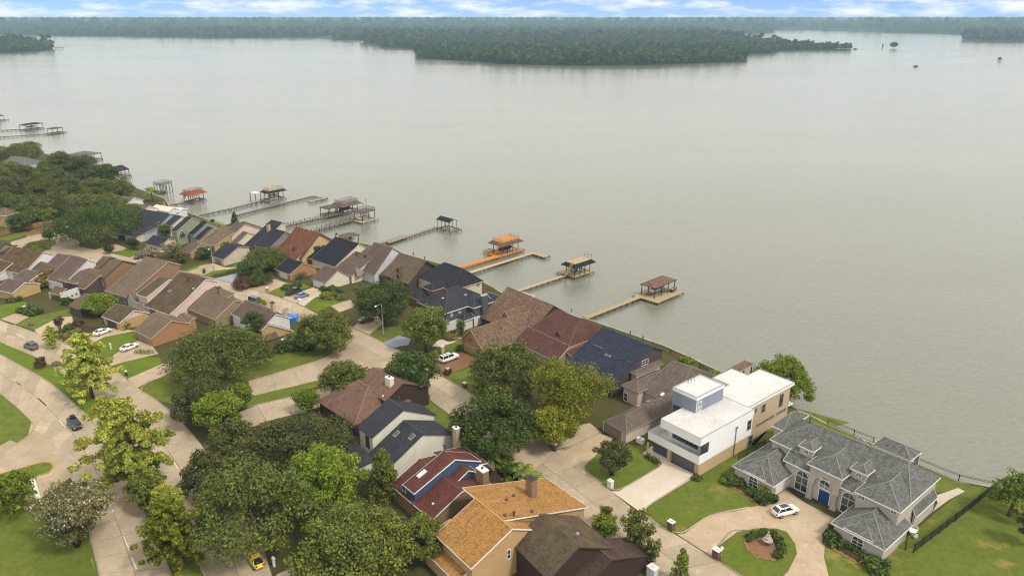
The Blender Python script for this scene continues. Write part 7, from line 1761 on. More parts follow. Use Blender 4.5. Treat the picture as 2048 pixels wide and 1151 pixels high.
    for sy in (-1, 1):
        w_ = p['st'][-1][2]; g = MB(); g.box(tuple(F(p['L'] / 2 - .22, sy * w_ * .86, .62)), .26, .34, .16, math.atan2(d.y, d.x)); g.build('headlight', M['lamp_clear'], e)
        w_ = p['st'][0][2]; g = MB(); g.box(tuple(F(-p['L'] / 2 + .1, sy * w_ * .9, .7)), .2, .3, .2, math.atan2(d.y, d.x)); g.build('tail_light', M['lamp_red'], e)
    return e
TM = tile(1480, 940, 9.59)
car('white crossover with a dark glass roof on the mansion forecourt', 'suv', 'car_white', TM(772, 930), TM(1090, 845), extras=('glassroof',))
car('big white vehicle with roof rack on the brown drive', 'big', 'car_white', T7(632, 800), T7(742, 757), extras=('rack',))
car('dark red sedan beside the street lamp', 'sedan', 'car_red', T5(1650, 420), T5(1760, 390))
car('black pickup truck beside the blue sedan', 'pickup', 'car_black', T3(865, 1020), T3(990, 975))
car('steel blue sedan beside the black pickup', 'sedan', 'car_blue', T3(940, 1048), T3(1050, 1015))
car('dark van parked at the kerb behind a brown roof', 'van', 'car_dark', T3(465, 1075), T3(560, 1105), extras=())
car('white sedan on the drive of the tiled garage, upper of two', 'sedan', 'car_white', T4(945, 443), T4(1060, 402))
car('white coupe with dark wheels on the lower drive', 'sedan', 'car_white', T4(1205, 593), T4(1325, 545))
car('dark grey crossover driving on the upper carriageway', 'suv', 'car_grey', T4(300, 582), T4(228, 548), extras=('rack',))
car('black crossover with loaded roof rack on the lower carriageway', 'suv', 'car_black', T9(397, 262), T9(430, 300), extras=('rack', 'cargo'))
car('small yellow rounded car at the lower edge', 'beetle', 'car_yellow', T10(300, 1116), T10(268, 1060))
car('silver sedan half hidden behind shrubs near the carport', 'sedan', 'car_silver', T4(225, 215), T4(330, 175))
car('dark car half hidden by the pink flowering tree', 'sedan', 'car_dark', T2(1330, 570), T2(1400, 540))
car('white car half hidden under the corner oak', 'sedan', 'car_white', T5(1270, 520), T5(1350, 480))
car('red car glimpsed through the corner oak', 'sedan', 'car_red', T5(1120, 430), T5(1210, 395))
# ------------------------------------------------------------------ trees, nearest first
TG = None
tree(PX(425, 690), 100, 12.5, 'lf_oak', 'oak', 'huge dark oak covering the yard left of the brick gable corner house', rad=None)
tree(PX(405, 785), 62, 9.5, 'lf_oak2', 'oak', 'dark oak below the huge one, above the bright green tree')
tree(PX(437, 820), 50, 9, 'lf_bright', 'round', 'bright green tree at the mouth of the cross street')
tree(PX(478, 788), 28, 6.5, 'lf_bright', 'round', 'smaller bright green tree behind the cross street one')
tree(PX(648, 655), 60, 10, 'lf_mid', 'oak', 'spreading oak at the street corner over hidden cars')
tree(PX(765, 600), 62, 12, 'lf_deep', 'round', 'dense green tree behind the dark red sedan')
tree(PX(850, 650), 48, 12, 'lf_mid', 'round', 'tall tree in front of the slate two storey house')
tree(PX(818, 742), 54, 11, 'lf_magnolia', 'round', 'glossy dark magnolia by the white chimney')
tree(PX(684, 755), 46, 9, 'lf_mid', 'round', 'green tree standing behind the rosy brown roof')
tree(PX(612, 797), 27, 5.5, 'lf_bright', 'round', 'small lime green tree at the left end of the rosy brown roof')
tree(PX(600, 868), 112, 10, 'lf_oak2', 'oak', 'broad olive oak left of the split roof house', cfrac=.7)
tree(PX(470, 880), 58, 10, 'lf_oak2', 'oak', 'olive oak left of the broad one by the split roof house')
tree(PX(645, 945), 82, 11, 'lf_bright', 'oak', 'large bright green tree amid the dark oaks')
tree(PX(500, 1010), 128, 14, 'lf_oak', 'oak', 'enormous dark oak above the yellow car', cfrac=.5)
tree(PX(412, 935), 52, 10, 'lf_oak2', 'oak', 'dark oak leaning over the carriageway')
tree(PX(715, 1085), 122, 11, 'lf_mid', 'oak', 'wide green oak at the lower edge left of the golden roof', cfrac=.5)
tree(PX(766, 945), 42, 10, 'lf_mid', 'cone', 'slim pointed tree between slate roof and red roof', cfrac=.5)
tree(PX(845, 1075), 46, 8, 'lf_mid', 'round', 'green tree touching the left eave of the golden roof')
tree(PX(990, 835), 88, 13, 'lf_deep', 'oak', 'great dark tree hanging over the lake street')
tree(PX(1010, 728), 78, 14, 'lf_oak', 'oak', 'tall dark tree behind the great one')
tree(PX(1135, 775), 84, 14, 'lf_yellow', 'round', 'large tree with yellowing leaves before the navy roof')
tree(PX(1105, 850), 50, 8, 'lf_yellow', 'round', 'lower yellow green tree over the round hedge bed')
tree(PX(1225, 912), 50, 6.5, 'lf_oak2', 'vase', 'small spreading tree on the lawn of the taupe roofed house', leaf=.22, dens=1.3)
tree(PX(1568, 745), 56, 10, 'lf_bright', 'oak', 'airy broad tree at the lakeside behind the white house', rad=6.6, dens=.8, cfrac=.62)
tree(PX(2032, 975), 34, 9, 'lf_bright', 'oak', 'light green tree entering at the right edge by the fence', rad=3.4, dens=.8)
tree(PX(2064, 1045), 24, 7, 'lf_deep', 'round', 'dark tree cut by the right edge')
tree(PX(155, 738), 68, 15, 'lf_cypress', 'layered', 'feathery cypress in the median, left one', base=PX(186, 796), rad=6.2, leaf=.3, dens=2.0)
tree(PX(95, 668), 22, 6, 'lf_cypress', 'layered', 'small feathery cypress beside the upper carriageway', rad=2.0, leaf=.26, dens=1.4, base=T4(510, 560))
tree(PX(262, 870), 85, 19, 'lf_cypress', 'layered', 'tall feathery cypress in the median, middle one', base=T9(800, 690), rad=7.6, leaf=.3, dens=2.2)
tree(PX(325, 1040), 56, 12, 'lf_yellow', 'layered', 'drooping golden cypress in the median, nearest one', base=T9(1045, 1110), rad=5, leaf=.28, dens=2.2)
tree(T9(980, 700), 30, 8, 'lf_cypress', 'round', 'pale feathery sapling between two cypresses', rad=2.4, dens=1.0)
tree(PX(292, 985), 34, 8, 'lf_mid', 'round', 'green tree filling the gap under the middle cypress', rad=2.6, base=PX(300, 1030))
tree(PX(345, 975), 30, 8, 'lf_cypress', 'layered', 'thin pale cypress between the carriageways', rad=2.8, base=PX(335, 1060), dens=1.6, leaf=.24)
tree(PX(140, 1028), 92, 10, 'lf_crape', 'vase', 'pink flowering crape myrtle beside the lower carriageway', rad=7.4, leaf=.26, dens=1.3, blossom='lf_pink')
tree(PX(15, 985), 52, 8, 'lf_bright', 'oak', 'bright feathery tree at the left edge above the crape myrtle', cfrac=.5)
tree(T4(380, 690), 15, 3.4, 'lf_purple', 'bush', 'bronze shrub in the grass strip between carriageways', rad=1.6, cfrac=.4)
# small garden trees
for q, r_, h, mt, k, lb in (
 (T2(465, 330), 13, 4.0, 'lf_hedge', 'round', 'small round tree on the cul de sac island'), (T2(340, 440), 24, 3.0, 'lf_mid', 'oak', 'low spreading shrubs tree behind the brown tiled roofs'),
 (T2(1270, 410), 13, 4.6, 'lf_deep', 'round', 'dark clipped tree before the dark blue garage'), (T2(1045, 465), 10, 3.2, 'lf_deep', 'round', 'dark round tree on the small lawn near the street'),
 (T2(1740, 545), 13, 3.6, 'lf_brownish', 'round', 'bronze green tree left of the orange garage'), (T2(1960, 500), 17, 4.4, 'lf_hedge', 'round', 'green tree in front of the orange brick garage wall'),
 (T2(420, 730), 29, 5.0, 'lf_brownish', 'oak', 'bronze leaved tree before the white striped roofs'), (T2(950, 1000), 34, 6.0, 'lf_bright', 'round', 'bright green tree between two garages'),
 (T2(1580, 280), 13, 5.5, 'lf_mid', 'round', 'bushy tree before the cream walled row house'), (T2(1690, 1010), 15, 4.6, 'lf_brownish', 'round', 'bronze tree against the lower pink house'),
 (T4(560, 310), 13, 3.6, 'lf_purple', 'vase', 'thin crape myrtle in the rockery'), (T5(620, 420), 24, 8, 'lf_deep', 'round', 'dark tree touching the brick gable roof'),
 (T3(640, 650), 46, 6.5, 'lf_mid', 'round', 'big green bush tree left of the orange brick garage'), (T3(510, 740), 32, 5, 'lf_deep', 'round', 'dark green bush tree over the painted drive'),
 (T3(420, 880), 24, 3.0, 'lf_purple', 'oak', 'low purple brown shrub mass at the street kerb'), (T3(560, 850), 24, 3.4, 'lf_deep', 'oak', 'dark shrub mass beside the tan drive'),
 (T3(330, 260), 9, 5.5, 'lf_deep', 'cone', 'small dark conifer at the lake edge'), (T5(1760, 130), 30, 6, 'lf_deep', 'round', 'small green tree by the dark garage mouth'),
 (T7(780, 440), 14, 4.5, 'lf_palm', 'vase', 'bushy palm like plant by the white ground floor wall'), (T7(1040, 370), 9, 2.6, 'lf_purple', 'round', 'pink flowering bush at the white wall'),
 (T17(1090, 800), 44, 7, 'lf_mid', 'vase', 'grey green tree right of the dark tiled roof'), (T17(830, 760), 28, 4.5, 'lf_bright', 'round', 'green bush tree left of the grey green one'),
 (T17(1200, 960), 24, 5.5, 'lf_mid', 'vase', 'small airy tree at the lower street edge'), (T17(1440, 1060), 26, 6.5, 'lf_bright', 'cone', 'young tree with upright shoots at the lower edge'),
 (T17(840, 660), 18, 4.2, 'lf_brownish', 'vase', 'nearly bare shrub by the golden porch'), (T17(640, 1130), 26, 3, 'lf_bright', 'round', 'green bush under the tan side wall'),
 (T11(620, 610), 16, 3.2, 'lf_mid', 'round', 'green bush behind the brick chimney'), (T11(860, 620), 14, 2.6, 'lf_mid', 'round', 'low bush right of the brown chimney'),
 (T11(900, 280), 30, 4.5, 'lf_hedge', 'round', 'green shrub group above the round bed'), (T10(1240, 880), 24, 6, 'lf_bright', 'round', 'yellow green tree by the golden eave'),
 (T11(400, 90), 0, 0, '', '', '')):
    if r_: tree(q, r_, h, mt, k, lb, leaf=.2 if r_ < 30 else .26, cfrac=.55)
for q in (T2(1430, 520), T2(1640, 470)):
    tree(q, 23, 5.4, 'lf_crape', 'vase', 'pink flowering crape myrtle, ' + ('left' if q[0] < 320 else 'right') + ' of two by the street', leaf=.2, blossom='lf_pink', dens=1.3)
# woods at the upper left
WG = 'trees of the lakeside wood at the upper left'
wd = [(40, 305, 34, 12, 'lf_mid', 'domed tree at the top of the wood against the water'), (60, 296, 20, 12, 'lf_yellow', 'yellow green tree at the top of the wood'), (8, 318, 30, 10, 'lf_oak2', 'olive tree at the left edge above the grey green roof'),
 (122, 322, 26, 14, 'lf_oak2', 'airy tree standing before the long low boathouse'), (160, 328, 32, 12, 'lf_oak', 'dark tree right of the airy one'), (205, 345, 28, 11, 'lf_deep', 'green tree beside the dark gabled boathouse'),
 (235, 378, 34, 11, 'lf_mid', 'tree at the right end of the wood by the shore'), (190, 375, 42, 12, 'lf_mid', 'broad tree in the middle of the wood'), (140, 372, 38, 13, 'lf_oak', 'dark tree left of the broad middle one'),
 (85, 368, 44, 13, 'lf_mid', 'leafy tree in front of the grey green roof'), (30, 372, 46, 13, 'lf_oak2', 'big olive tree near the left edge'), (15, 405, 40, 12, 'lf_oak', 'dark low tree at the left edge'),
 (70, 408, 40, 11, 'lf_oak', 'shady tree over the wooden fence'), (120, 400, 30, 10, 'lf_mid', 'bright sided tree above the dark palm'), (160, 405, 34, 10, 'lf_oak2', 'olive tree behind the great dark green one'),
 (215, 405, 34, 9, 'lf_mid', 'round tree before the row house roofs'), (45, 345, 26, 9, 'lf_oak2', 'small olive tree touching the hidden roof'), (0, 350, 22, 10, 'lf_mid', 'tree cut by the left edge below the roof'),
 (100, 345, 26, 11, 'lf_oak', 'narrow dark tree right of the hidden roof'), (-40, 390, 40, 12, 'lf_oak', 'dark tree mostly outside the left edge'),
 (40, 440, 26, 7, 'lf_deep', 'dark shrub tree beside the brick house corner'), (90, 428, 24, 6, 'lf_mid', 'low tree at the fence end')]
for x, y, r_, h, mt, lb in wd: tree(PX(x, y), r_, h, mt, 'round' if r_ < 35 else 'oak', lb, WG, leaf=.36, cfrac=.62)
for q_, r_, l_ in ((PX(20, 338), 24, 'tree hiding the left of the grey green roof'), (PX(92, 336), 20, 'tree hiding the right of the grey green roof')): tree(q_, r_, 10, 'lf_mid', 'round', l_, WG, leaf=.36)
tree(PX(190, 440), 84, 14, 'lf_yellow' if 0 else 'lf_hedge', 'oak', 'great green tree at the cul de sac, largest of the upper left', leaf=.34, cfrac=.6)
tree(PX(255, 425), 30, 8, 'lf_oak', 'round', 'dark side of the great tree beside the row roofs', leaf=.3)
palm(T18(400, 470), 5.5, 4.2, 'palm tree in front of the low grey dock', base=T18(405, 560)); palm(T2(385, 115), 5.0, 3.6, 'dark palm under the wood beside the great tree', mat='lf_hedge')
palm(A5(470, 520), 3.0, 2.6, 'palm between the pink house and charcoal garage'); palm(T11(720, 520), 2.5, 2.8, 'leafy palm in the front garden of the golden roofed house')
palm(T11(510, 430), 3.0, 3.2, 'dark palm left of the lake street trees', mat='lf_mid'); palm(T13(392, 625), 1.6, 1.9, 'yellow green spiky yucca by the garage corner', mat='lf_yellow', n=44, name='yucca', cat='yucca', lw=.06); palm(T11(800, 560), 1.6, 1.8, 'small palm beside the lake street')
# shrubs and hedges
bl = [(T13(180, 585), 2.0, 1.3, 'lf_hedge', 'grey green ball shrub at the mansion left corner'), (T13(235, 600), 1.2, 1.2, 'lf_deep', 'dark ball shrub below the left arched window'), (T13(305, 655), 1.3, 1.0, 'lf_hedge', 'low shrub in front of the left arched window'),
 (T13(370, 695), 1.7, 1.5, 'lf_deep', 'dark green ball shrub left of the yucca foot'), (T13(410, 690), 1.5, 1.4, 'lf_deep', 'ball shrub at the garage corner'), (T13(780, 935), 1.8, 1.7, 'lf_hedge', 'tall ball shrub at the corner of the right wing'),
 (T13(770, 895), 1.0, 1.2, 'lf_hedge', 'small shrub behind the right wing ball shrub'), (T13(1035, 1085), 2.2, 1.6, 'lf_hedge', 'large ball shrub at the end of the right wing bed'),
 (T13(620, 655), .5, .5, 'lf_deep', 'tiny plant in the bed by the tall window')]
for q, r_, h, mt, lb in bl: bush(q, 0, h, mt, lb, rad=r_)
WH = ('leftmost', 'second from the left', 'third from the left', 'top left', 'topmost', 'upper right', 'right', 'second lowest right', 'lowest right')
for i, q in enumerate((T13(290, 925), T13(322, 905), T13(358, 895), T13(395, 895), T13(430, 905), T13(460, 935), T13(478, 968), T13(482, 998), T13(458, 1028))): bush(q, 0, .95, 'lf_hedge', WH[i] + ' clipped ball in the horseshoe round the fountain', 'clipped balls round the fountain', rad=.85)
hedge([T13(860, 975), T13(985, 1040)], 1.3, 1.0, 'lf_hedge', 'clipped hedge under the right arched window')
hedge([T12(520, 985), T12(610, 1040)], 1.0, 1.0, 'lf_deep', 'short clipped hedge beside the white house carport'); hedge([T4(1340, 600), T4(1480, 610)], 2.0, 1.0, 'lf_deep', 'low dark hedge beside the lower white coupe')
hedge([T3(135, 835), T3(370, 770)], 1.5, 1.2, 'lf_hedge', 'trimmed hedge along the pale blue drive'); hedge([T2(790, 480), T2(960, 450)], 4.5, 2.4, 'lf_deep', 'tall dark clipped hedge under the great tree')
hedge([T4(1200, 380), T4(1390, 280)], 1.6, 1.8, 'lf_deep', 'hedge along the brick wall of the tiled garage'); hedge([T3(1000, 840), T3(910, 870)], 1.8, 1.8, 'lf_hedge', 'leafy hedge along the orange brick wall')
hedge([T11(920, 310), T11(960, 345), T11(1010, 330), T11(1010, 300)], 1.2, .9, 'lf_hedge', 'round clipped hedge ring in the street bed')
for q, r_, h, mt, lb in ((T3(1230, 1010), 2.9, 1.5, 'lf_yellow', 'golden flowering round hedge on the small lawn'), (T3(1195, 950), 1.9, 1.4, 'lf_deep', 'dark ball shrub above the golden hedge'), (T3(1265, 945), 1.6, 1.5, 'lf_deep', 'dark ball shrub right of the forecourt'), (T3(1320, 955), 2.4, 1.2, 'lf_hedge', 'long green shrub beside the path'),
 (T3(840, 930), 2.2, 1.4, 'lf_hedge', 'olive shrub beside the black pickup'), (T3(930, 910), 1.8, 1.6, 'lf_deep', 'dark ball shrub behind the black pickup'), (T3(1345, 1030), 1.5, 1.4, 'lf_crape', 'pale flowering shrub by the garage path'),
 (T2(1650, 605), 1.8, 1.6, 'lf_deep', 'dark ball shrub by the tan bed'), (T4(650, 360), 1.6, 1.6, 'lf_deep', 'dark ball shrub in the rockery'), (T4(745, 310), 1.6, 1.3, 'lf_purple', 'purple shrub below the bright green tree'),
 (T4(250, 190), 2.8, 1.8, 'lf_mid', 'shrubs in front of the silver sedan'), (T4(330, 210), 2.2, 1.6, 'lf_hedge', 'shrub left of the carport path'), (T4(690, 410), 2.2, 1.2, 'lf_mid', 'loose shrub below the rockery'),
 (T4(110, 95), 1.6, 1.2, 'lf_deep', 'dark shrub by the cream garage wall'), (T4(170, 80), 1.4, 1.2, 'lf_hedge', 'green shrub further along the cream garage wall'), (T4(640, 110), 1.8, 2.0, 'lf_deep', 'shrub at the end of the round planter wall'),
 (T5(720, 700), 2.4, 2.0, 'lf_deep', 'dark shrub under the bay window'), (T5(870, 650), 2.2, 2.2, 'lf_deep', 'shrub beside the grey cooling unit'), (T5(980, 610), 3.2, 2.6, 'lf_mid', 'wide shrub at the brick gable wall'), (T5(1100, 600), 3.4, 2.8, 'lf_deep', 'shrub mass under the corner oak'),
 (T12(875, 1130), 1.1, .9, 'lf_hedge', 'little shrub at the corner of the garage of the white house'), (T11(890, 345), 1.1, 1.3, 'lf_mid', 'shrub beside the stone mailbox'), (T11(660, 530), 2.4, 1.6, 'lf_hedge', 'shrub beside the garden palm'), (T11(590, 480), 2.6, 1.8, 'lf_mid', 'shrub between chimney and street trees'),
 (T7(680, 540), 2.4, 1.2, 'lf_brownish', 'bronze ground shrub by the patterned walk'), (T7(760, 660), 1.0, 1.6, 'lf_deep', 'dark upright shrub at the brick garage corner'), (T7(530, 710), 1.5, 1.3, 'lf_bright', 'green shrub beside the stone pillar'), (T7(650, 880), 1.0, 1.6, 'lf_purple', 'bare brown shrub at the drive corner'),
 (B3(1690, 570), 1.8, 1.3, 'lf_bright', 'leafy shrub on the bank behind the taupe roof'), (T12(1010, 388), 1.6, 1.2, 'lf_bright', 'green shrub behind the rooftop room'), (B5(1370, 330), 3.0, 1.6, 'lf_deep', 'clipped shrub under the magnolia'), (A3(1200, 560), 2.8, 1.2, 'lf_mid', 'green planting in the walled courtyard'),
 (A3(960, 690), 3.0, 2.4, 'lf_mid', 'leafy shrub under the courtyard wall'), (A4(1120, 810), 1.8, 1.6, 'lf_deep', 'shrub at the foot of the lower pink house'), (T6(1140, 915), 1.8, .9, 'lf_hedge', 'low shrub on the bank by the slate house'),
 (T3(120, 295), .9, 1.2, 'lf_deep', 'tiny upright shrub on the bank lawn'), (A8(1080, 510), 2.2, 1.6, 'lf_yellow', 'yellow green shrub behind the brown roof at the kerb'), (T13(0, 0), 0, 0, '', '')):
    if r_: bush(q, 0, h, mt, lb, rad=r_)
# ------------------------------------------------------------------ street furniture and small things
def lamp(label, base, top, arm):
    P = at(base, 0); h = 8.6; e = empty('street_lamp', P, label, 'street lamp', 'street lamps along the lake street'); m = MB(); m.tube([P, P + Vector((0, 0, h))], [.13, .08], 8); m.build('pole', M['steel'], e)
    q = at(arm, h + .3); d = (Vector((q.x, q.y, 0)) - Vector((P.x, P.y, 0))); d.normalize(); A = P + Vector((0, 0, h)); B_ = A + d * 2.3 + Vector((0, 0, .35)); m = MB(); m.tube([A, (A + B_) / 2 + Vector((0, 0, .15)), B_], [.07, .06, .05], 6); m.build('arm', M['steel'], e)
    m = MB(); m.tube([B_ - d * .1, B_ + d * .35, B_ + d * .75], [.1, .2, .1], 8); m.build('lamp_head', M['trim'], e)
lamp('street lamp beside the dark red sedan', T5(1855, 525), None, T5(1770, 258)); lamp('street lamp under the great tree at the cul de sac', T2(718, 470), None, T2(615, 275)); lamp('street lamp by the charcoal roofed cream garage', T3(137, 800), None, T3(60, 600))
def mailbox(label, px, w, h, mat, cap='trim', globe=False):
    P = at(px, 0); e = empty('mailbox_pillar', P, label, 'mailbox'); m = MB(); m.box((P.x, P.y, 0), w, w * .8, h, R(-50)); m.build('pillar', M[mat], e); m = MB(); m.box((P.x, P.y, h + .003), w + .12, w * .8 + .12, .1, R(-50)); m.tube([(P.x - .1, P.y + .1, h + .2), (P.x + .3, P.y - .3, h + .2)], [.16, .16], 8); m.build('cap', M[cap], e)
    if globe: m = MB(); m.lathe((P.x + .9, P.y + .5, 0), [(.05, 0), (.05, 1.2), (.2, 1.25), (.26, 1.45), (.2, 1.65), (.02, 1.72)], 10); m.build('globe_lamp', M['trim'], e)
for a in (('stone mailbox pillar at the tan drive', T17(430, 160), .9, 1.5, 'rock'), ('white mailbox pillar beside the pale drive', T17(872, 455), .9, 1.5, 'st_bright'), ('grey stone mailbox pillar on the patchy lawn', T17(1350, 790), 1.0, 1.7, 'rock'), ('grey stone mailbox with a globe lamp at the fountain island', T17(1710, 1010), 1.1, 1.6, 'rock', 'trim', True),
          ('white mailbox pillar by the parked cars', T3(958, 1090), 1.0, 1.4, 'st_bright'), ('tan stone pillar at the brown drive', T7(592, 700), 1.2, 1.9, 'br_buff'), ('small stone pillar on the lawn below the brown drive', T7(815, 1030), .9, 1.2, 'rock'), ('stone pillar at the corner of the brown drive', T7(655, 900), .9, 1.4, 'br_buff'),
          ('white mailbox pillar at the lower edge', T17(1205, 1150), 1.4, 1.6, 'st_bright'), ('white post mailbox between the white cars', T4(1065, 565), .4, 1.3, 'st_bright'), ('dark post mailbox below the small lawn', T4(1215, 820), .5, 1.1, 'trim_dark'), ('brick mailbox pillar at the tan drive', T3(645, 975), .8, 1.3, 'br_orange'), ('white mailbox on a post near the yellow car', T10(415, 1095), .4, 1.4, 'st_bright')): mailbox(*a)
# iron fences of the mansion
def iron(label, pts, h=1.5, n=None, pick=True, name='iron_fence', step=2.6, mat='black_metal'):
    P = [at(p, 0) for p in pts]; e = empty(name, P[0], label, 'fence'); pk = MB(); rl = MB()
    for a, b in zip(P[:-1], P[1:]):
        L = (b - a).length; d = (b - a).normalized(); k = max(1, int(L / step))
        for i in range(k + 1): m = MB(); c = a + d * (L * i / k); m.bar((c.x, c.y, 0), (c.x, c.y, h + .08), .11); m.build('post', M[mat], e)
        for zz in (.2, h - .25, h): rl.bar(a + Vector((0, 0, zz)), b + Vector((0, 0, zz)), .06)
        if pick:
            for i in range(int(L / .16)): c = a + d * (i * .16); pk.bar((c.x, c.y, .15), (c.x, c.y, h), .028)
    stuff(rl.build('rails', M[mat], e))
    if pick: stuff(pk.build('pickets', M[mat], e))
    return e
iron('low black rail fence along the water behind the mansion, left part', [T13(750, 262), T13(905, 325), T13(1020, 370)], 1.3, pick=False, step=4); iron('black rail fence along the water right of the patio roof', [T13(1262, 492), T13(1520, 597), T13(1735, 645)], 1.5, pick=False, step=4)
iron('black picket fence running down the right side of the mansion', [T13(1725, 650), T13(1500, 830), T13(1255, 1015)], 1.6); iron('short black picket gate fence beside the right wing', [T13(1210, 995), T13(1225, 900)], 1.5); iron('dark picket fence left of the mansion wing', [T13(225, 465), T13(380, 385)], 1.4)
iron('black rail fence on the bank behind the navy roof', [B3(1180, 380), B3(1440, 490), B3(1640, 570), B3(1780, 625)], 1.2, pick=False, step=3); iron('black picket fence behind the rooftop room', [B3(1860, 690), B3(1975, 770)], 1.3)
iron('brown rail fence on the bank behind the black hip roof', [B1(1475, 600), B1(1640, 660)], 1.2, pick=False, mat='wood_brown', step=2.5)
# wooden fence at the left edge, boards one by one
P = [at(q, 0) for q in (T2(-60, 370), T2(150, 300))]; e = empty('wooden_fence', P[0], 'orange brown board fence at the left edge', 'fence'); L = (P[1] - P[0]).length; d = (P[1] - P[0]).normalized(); a_ = math.atan2(d.y, d.x); m0 = None
for i in range(int(L / .3)):
    c = P[0] + d * (i * .3); m = MB(); m.box((c.x, c.y, 0), .27, .05, 1.9 + random.uniform(-.03, .03), a_); m.build('board', M['wood_brown'], e)
P = [at(q, 0) for q in (T2(150, 300), T2(520, 230))]; e = empty('wooden_fence', P[0], 'shaded board fence behind the brown strip', 'fence'); L = (P[1] - P[0]).length; d = (P[1] - P[0]).normalized(); a_ = math.atan2(d.y, d.x)
for i in range(int(L / .6)): c = P[0] + d * (i * .6); m = MB(); m.box((c.x, c.y, 0), .57, .05, 1.9, a_); m.build('board', M['wood_brown'], e)
def rail_white(label, pts, mat, h=1.8, step=.35):
    P = [at(q, 0) for q in pts]; e = empty('slat_fence', P[0], label, 'fence'); L = (P[1] - P[0]).length; d = (P[1] - P[0]).normalized()
    for i in range(int(L / step)): c = P[0] + d * (i * step); m = MB(); m.bar((c.x, c.y, 0), (c.x, c.y, h), .1); m.build('slat', M[mat], e)
rail_white('pale pink slat fence at the kerb right of the brick chimney', [A4(1890, 380), A4(2110, 410)], 'sd_pink'); rail_white('brown slat fence beside the blue tarpaulin', [A8(1420, 690), A8(1530, 660)], 'wood_red')
# fountain
P = at(T13(395, 965), 0); e = empty('fountain', P, 'three tier pale stone fountain on the oval island', 'fountain')
m = MB(); m.lathe((P.x, P.y, 0), [(.4, 0), (.4, .2), (.2, .3), (.14, .6), (.16, .72)], 16); m.build('pedestal', M['rock'], e)
for z_, r_ in ((.7, .8), (1.2, .52), (1.65, .3)): m = MB(); m.lathe((P.x, P.y, z_), [(.1, 0), (r_ * .7, .06), (r_, .2), (r_ * .94, .21), (r_ * .6, .1), (.08, .09), (.09, .5)], 18); m.build('basin', M['st_mansion'], e)
m = MB(); m.lathe((P.x, P.y, 2.2), [(.1, 0), (.14, .15), (.04, .35), (.01, .4)], 10); m.build('finial', M['st_mansion'], e)
# stones edging the beds
def stones(label, pts, n):
    P = resample([at(p, 0) for p in pts], n); e = empty('stone_edging', P[0], label, 'stone edging')
    for p in P: m = MB(); s_ = random.uniform(.3, .5); m.lathe((p.x + random.uniform(-.08, .08), p.y + random.uniform(-.08, .08), -.02), [(s_ * .5, 0), (s_ * .55, s_ * .3), (s_ * .3, s_ * .5), (.02, s_ * .55)], 7); m.build('stone', M['stone_tan'], e, uv=False)
M['stone_tan'] = m_ground('tan_edging_stone', (S(190, 150, 104, .66), S(168, 128, 84, .66), S(140, 110, 80, .66)), (1.5, 4))
stones('tan stones edging the left mansion bed', [T13(155, 608), T13(280, 680), T13(345, 740)], 26); stones('tan stones edging the right mansion bed', [T13(738, 968), T13(860, 1035), T13(980, 1105), T13(1040, 1120)], 30); stones('tan stones curving round the fountain bed', [T13(262, 935), T13(275, 990), T13(330, 1040), T13(430, 1058), T13(490, 1040)], 26)
for q, s_, lb in ((T4(300, 335), 1.4, 'pale boulder in the mulch bed'), (T4(640, 450), 1.4, 'boulder below the rockery shrubs'), (T4(745, 390), 1.6, 'pale flat boulder beside the upper drive'), (T2(430, 0), 0, ''), (T4(540, 720), 2.0, 'pale boulder under the median cypress')):
    if s_: P = at(q, 0); m = MB(); m.lathe((P.x, P.y, -.05), [(s_ * .6, 0), (s_ * .55, s_ * .3), (s_ * .3, s_ * .5), (.02, s_ * .55)], 9); tag(m.build('boulder', M['rock'], origin=P, uv=False), lb, 'boulder')
# cooling units
for q, lb in ((T17(1110, 95), 'cream cooling unit on the grass beside the pink wall'), (T5(903, 600), 'grey cooling unit at the brick gable wall')):
    P = at(q, 0); e = empty('cooling_unit', P, lb, 'air conditioner'); m = MB(); m.box((P.x, P.y, .0), 1.5, .9, .95, R(-50)); m.build('casing', M['trim'], e); m = MB(); m.lathe((P.x, P.y, .953), [(.36, 0), (.36, .04), (.02, .05)], 14); m.build('fan_grille', M['trim_gray'], e)
# white garden furniture, tarpaulin, flag, bins
P = at(T13(1245, 905), 0); e = empty('garden_table', P, 'white garden table with chairs beside the right wing', 'table'); m = MB(); m.lathe((P.x, P.y, 0), [(.3, 0), (.05, .05), (.05, .7), (.7, .72), (.7, .76), (.01, .77)], 14); m.build('table_top', M['trim'], e)
for k in range(3):
    a = k * 2.1 + .5; c = P + Vector((math.cos(a) * 1.1, math.sin(a) * 1.1, 0)); ce = empty('garden_chair', c, 'white garden chair ' + ('behind', 'left of', 'in front of')[k] + ' the mansion side table', 'chair', 'white garden chairs at the table'); m = MB(); m.box((c.x, c.y, .42), .45, .45, .05, a); m.build('seat', M['trim'], ce)
    m = MB(); b_ = c + Vector((math.cos(a) * .22, math.sin(a) * .22, 0)); m.box((b_.x, b_.y, .5), .05, .45, .5, a); m.build('backrest', M['trim'], ce)
    for dx in (-.2, .2):
        for dy in (-.2, .2): m = MB(); m.box((c.x + dx, c.y + dy, 0), .05, .05, .42); m.build('leg', M['trim'], ce)
M['tarp'] = m_plain('blue_tarpaulin', (.03, .16, .5, 1), .5, var=.25, scale=2)
P = at(T5(968, 345), 1.2); m = MB(); nn = 7
V = [[Vector((P.x + (i - 3) * .55, P.y + (j - 3) * .5, 1.3 + .25 * math.sin(i * 1.3) * math.cos(j * 1.1) - .05 * abs(i - 3))) for j in range(nn)] for i in range(nn)]
for i in range(nn - 1):
    for j in range(nn - 1): m.poly([V[i][j], V[i + 1][j], V[i + 1][j + 1], V[i][j + 1]])
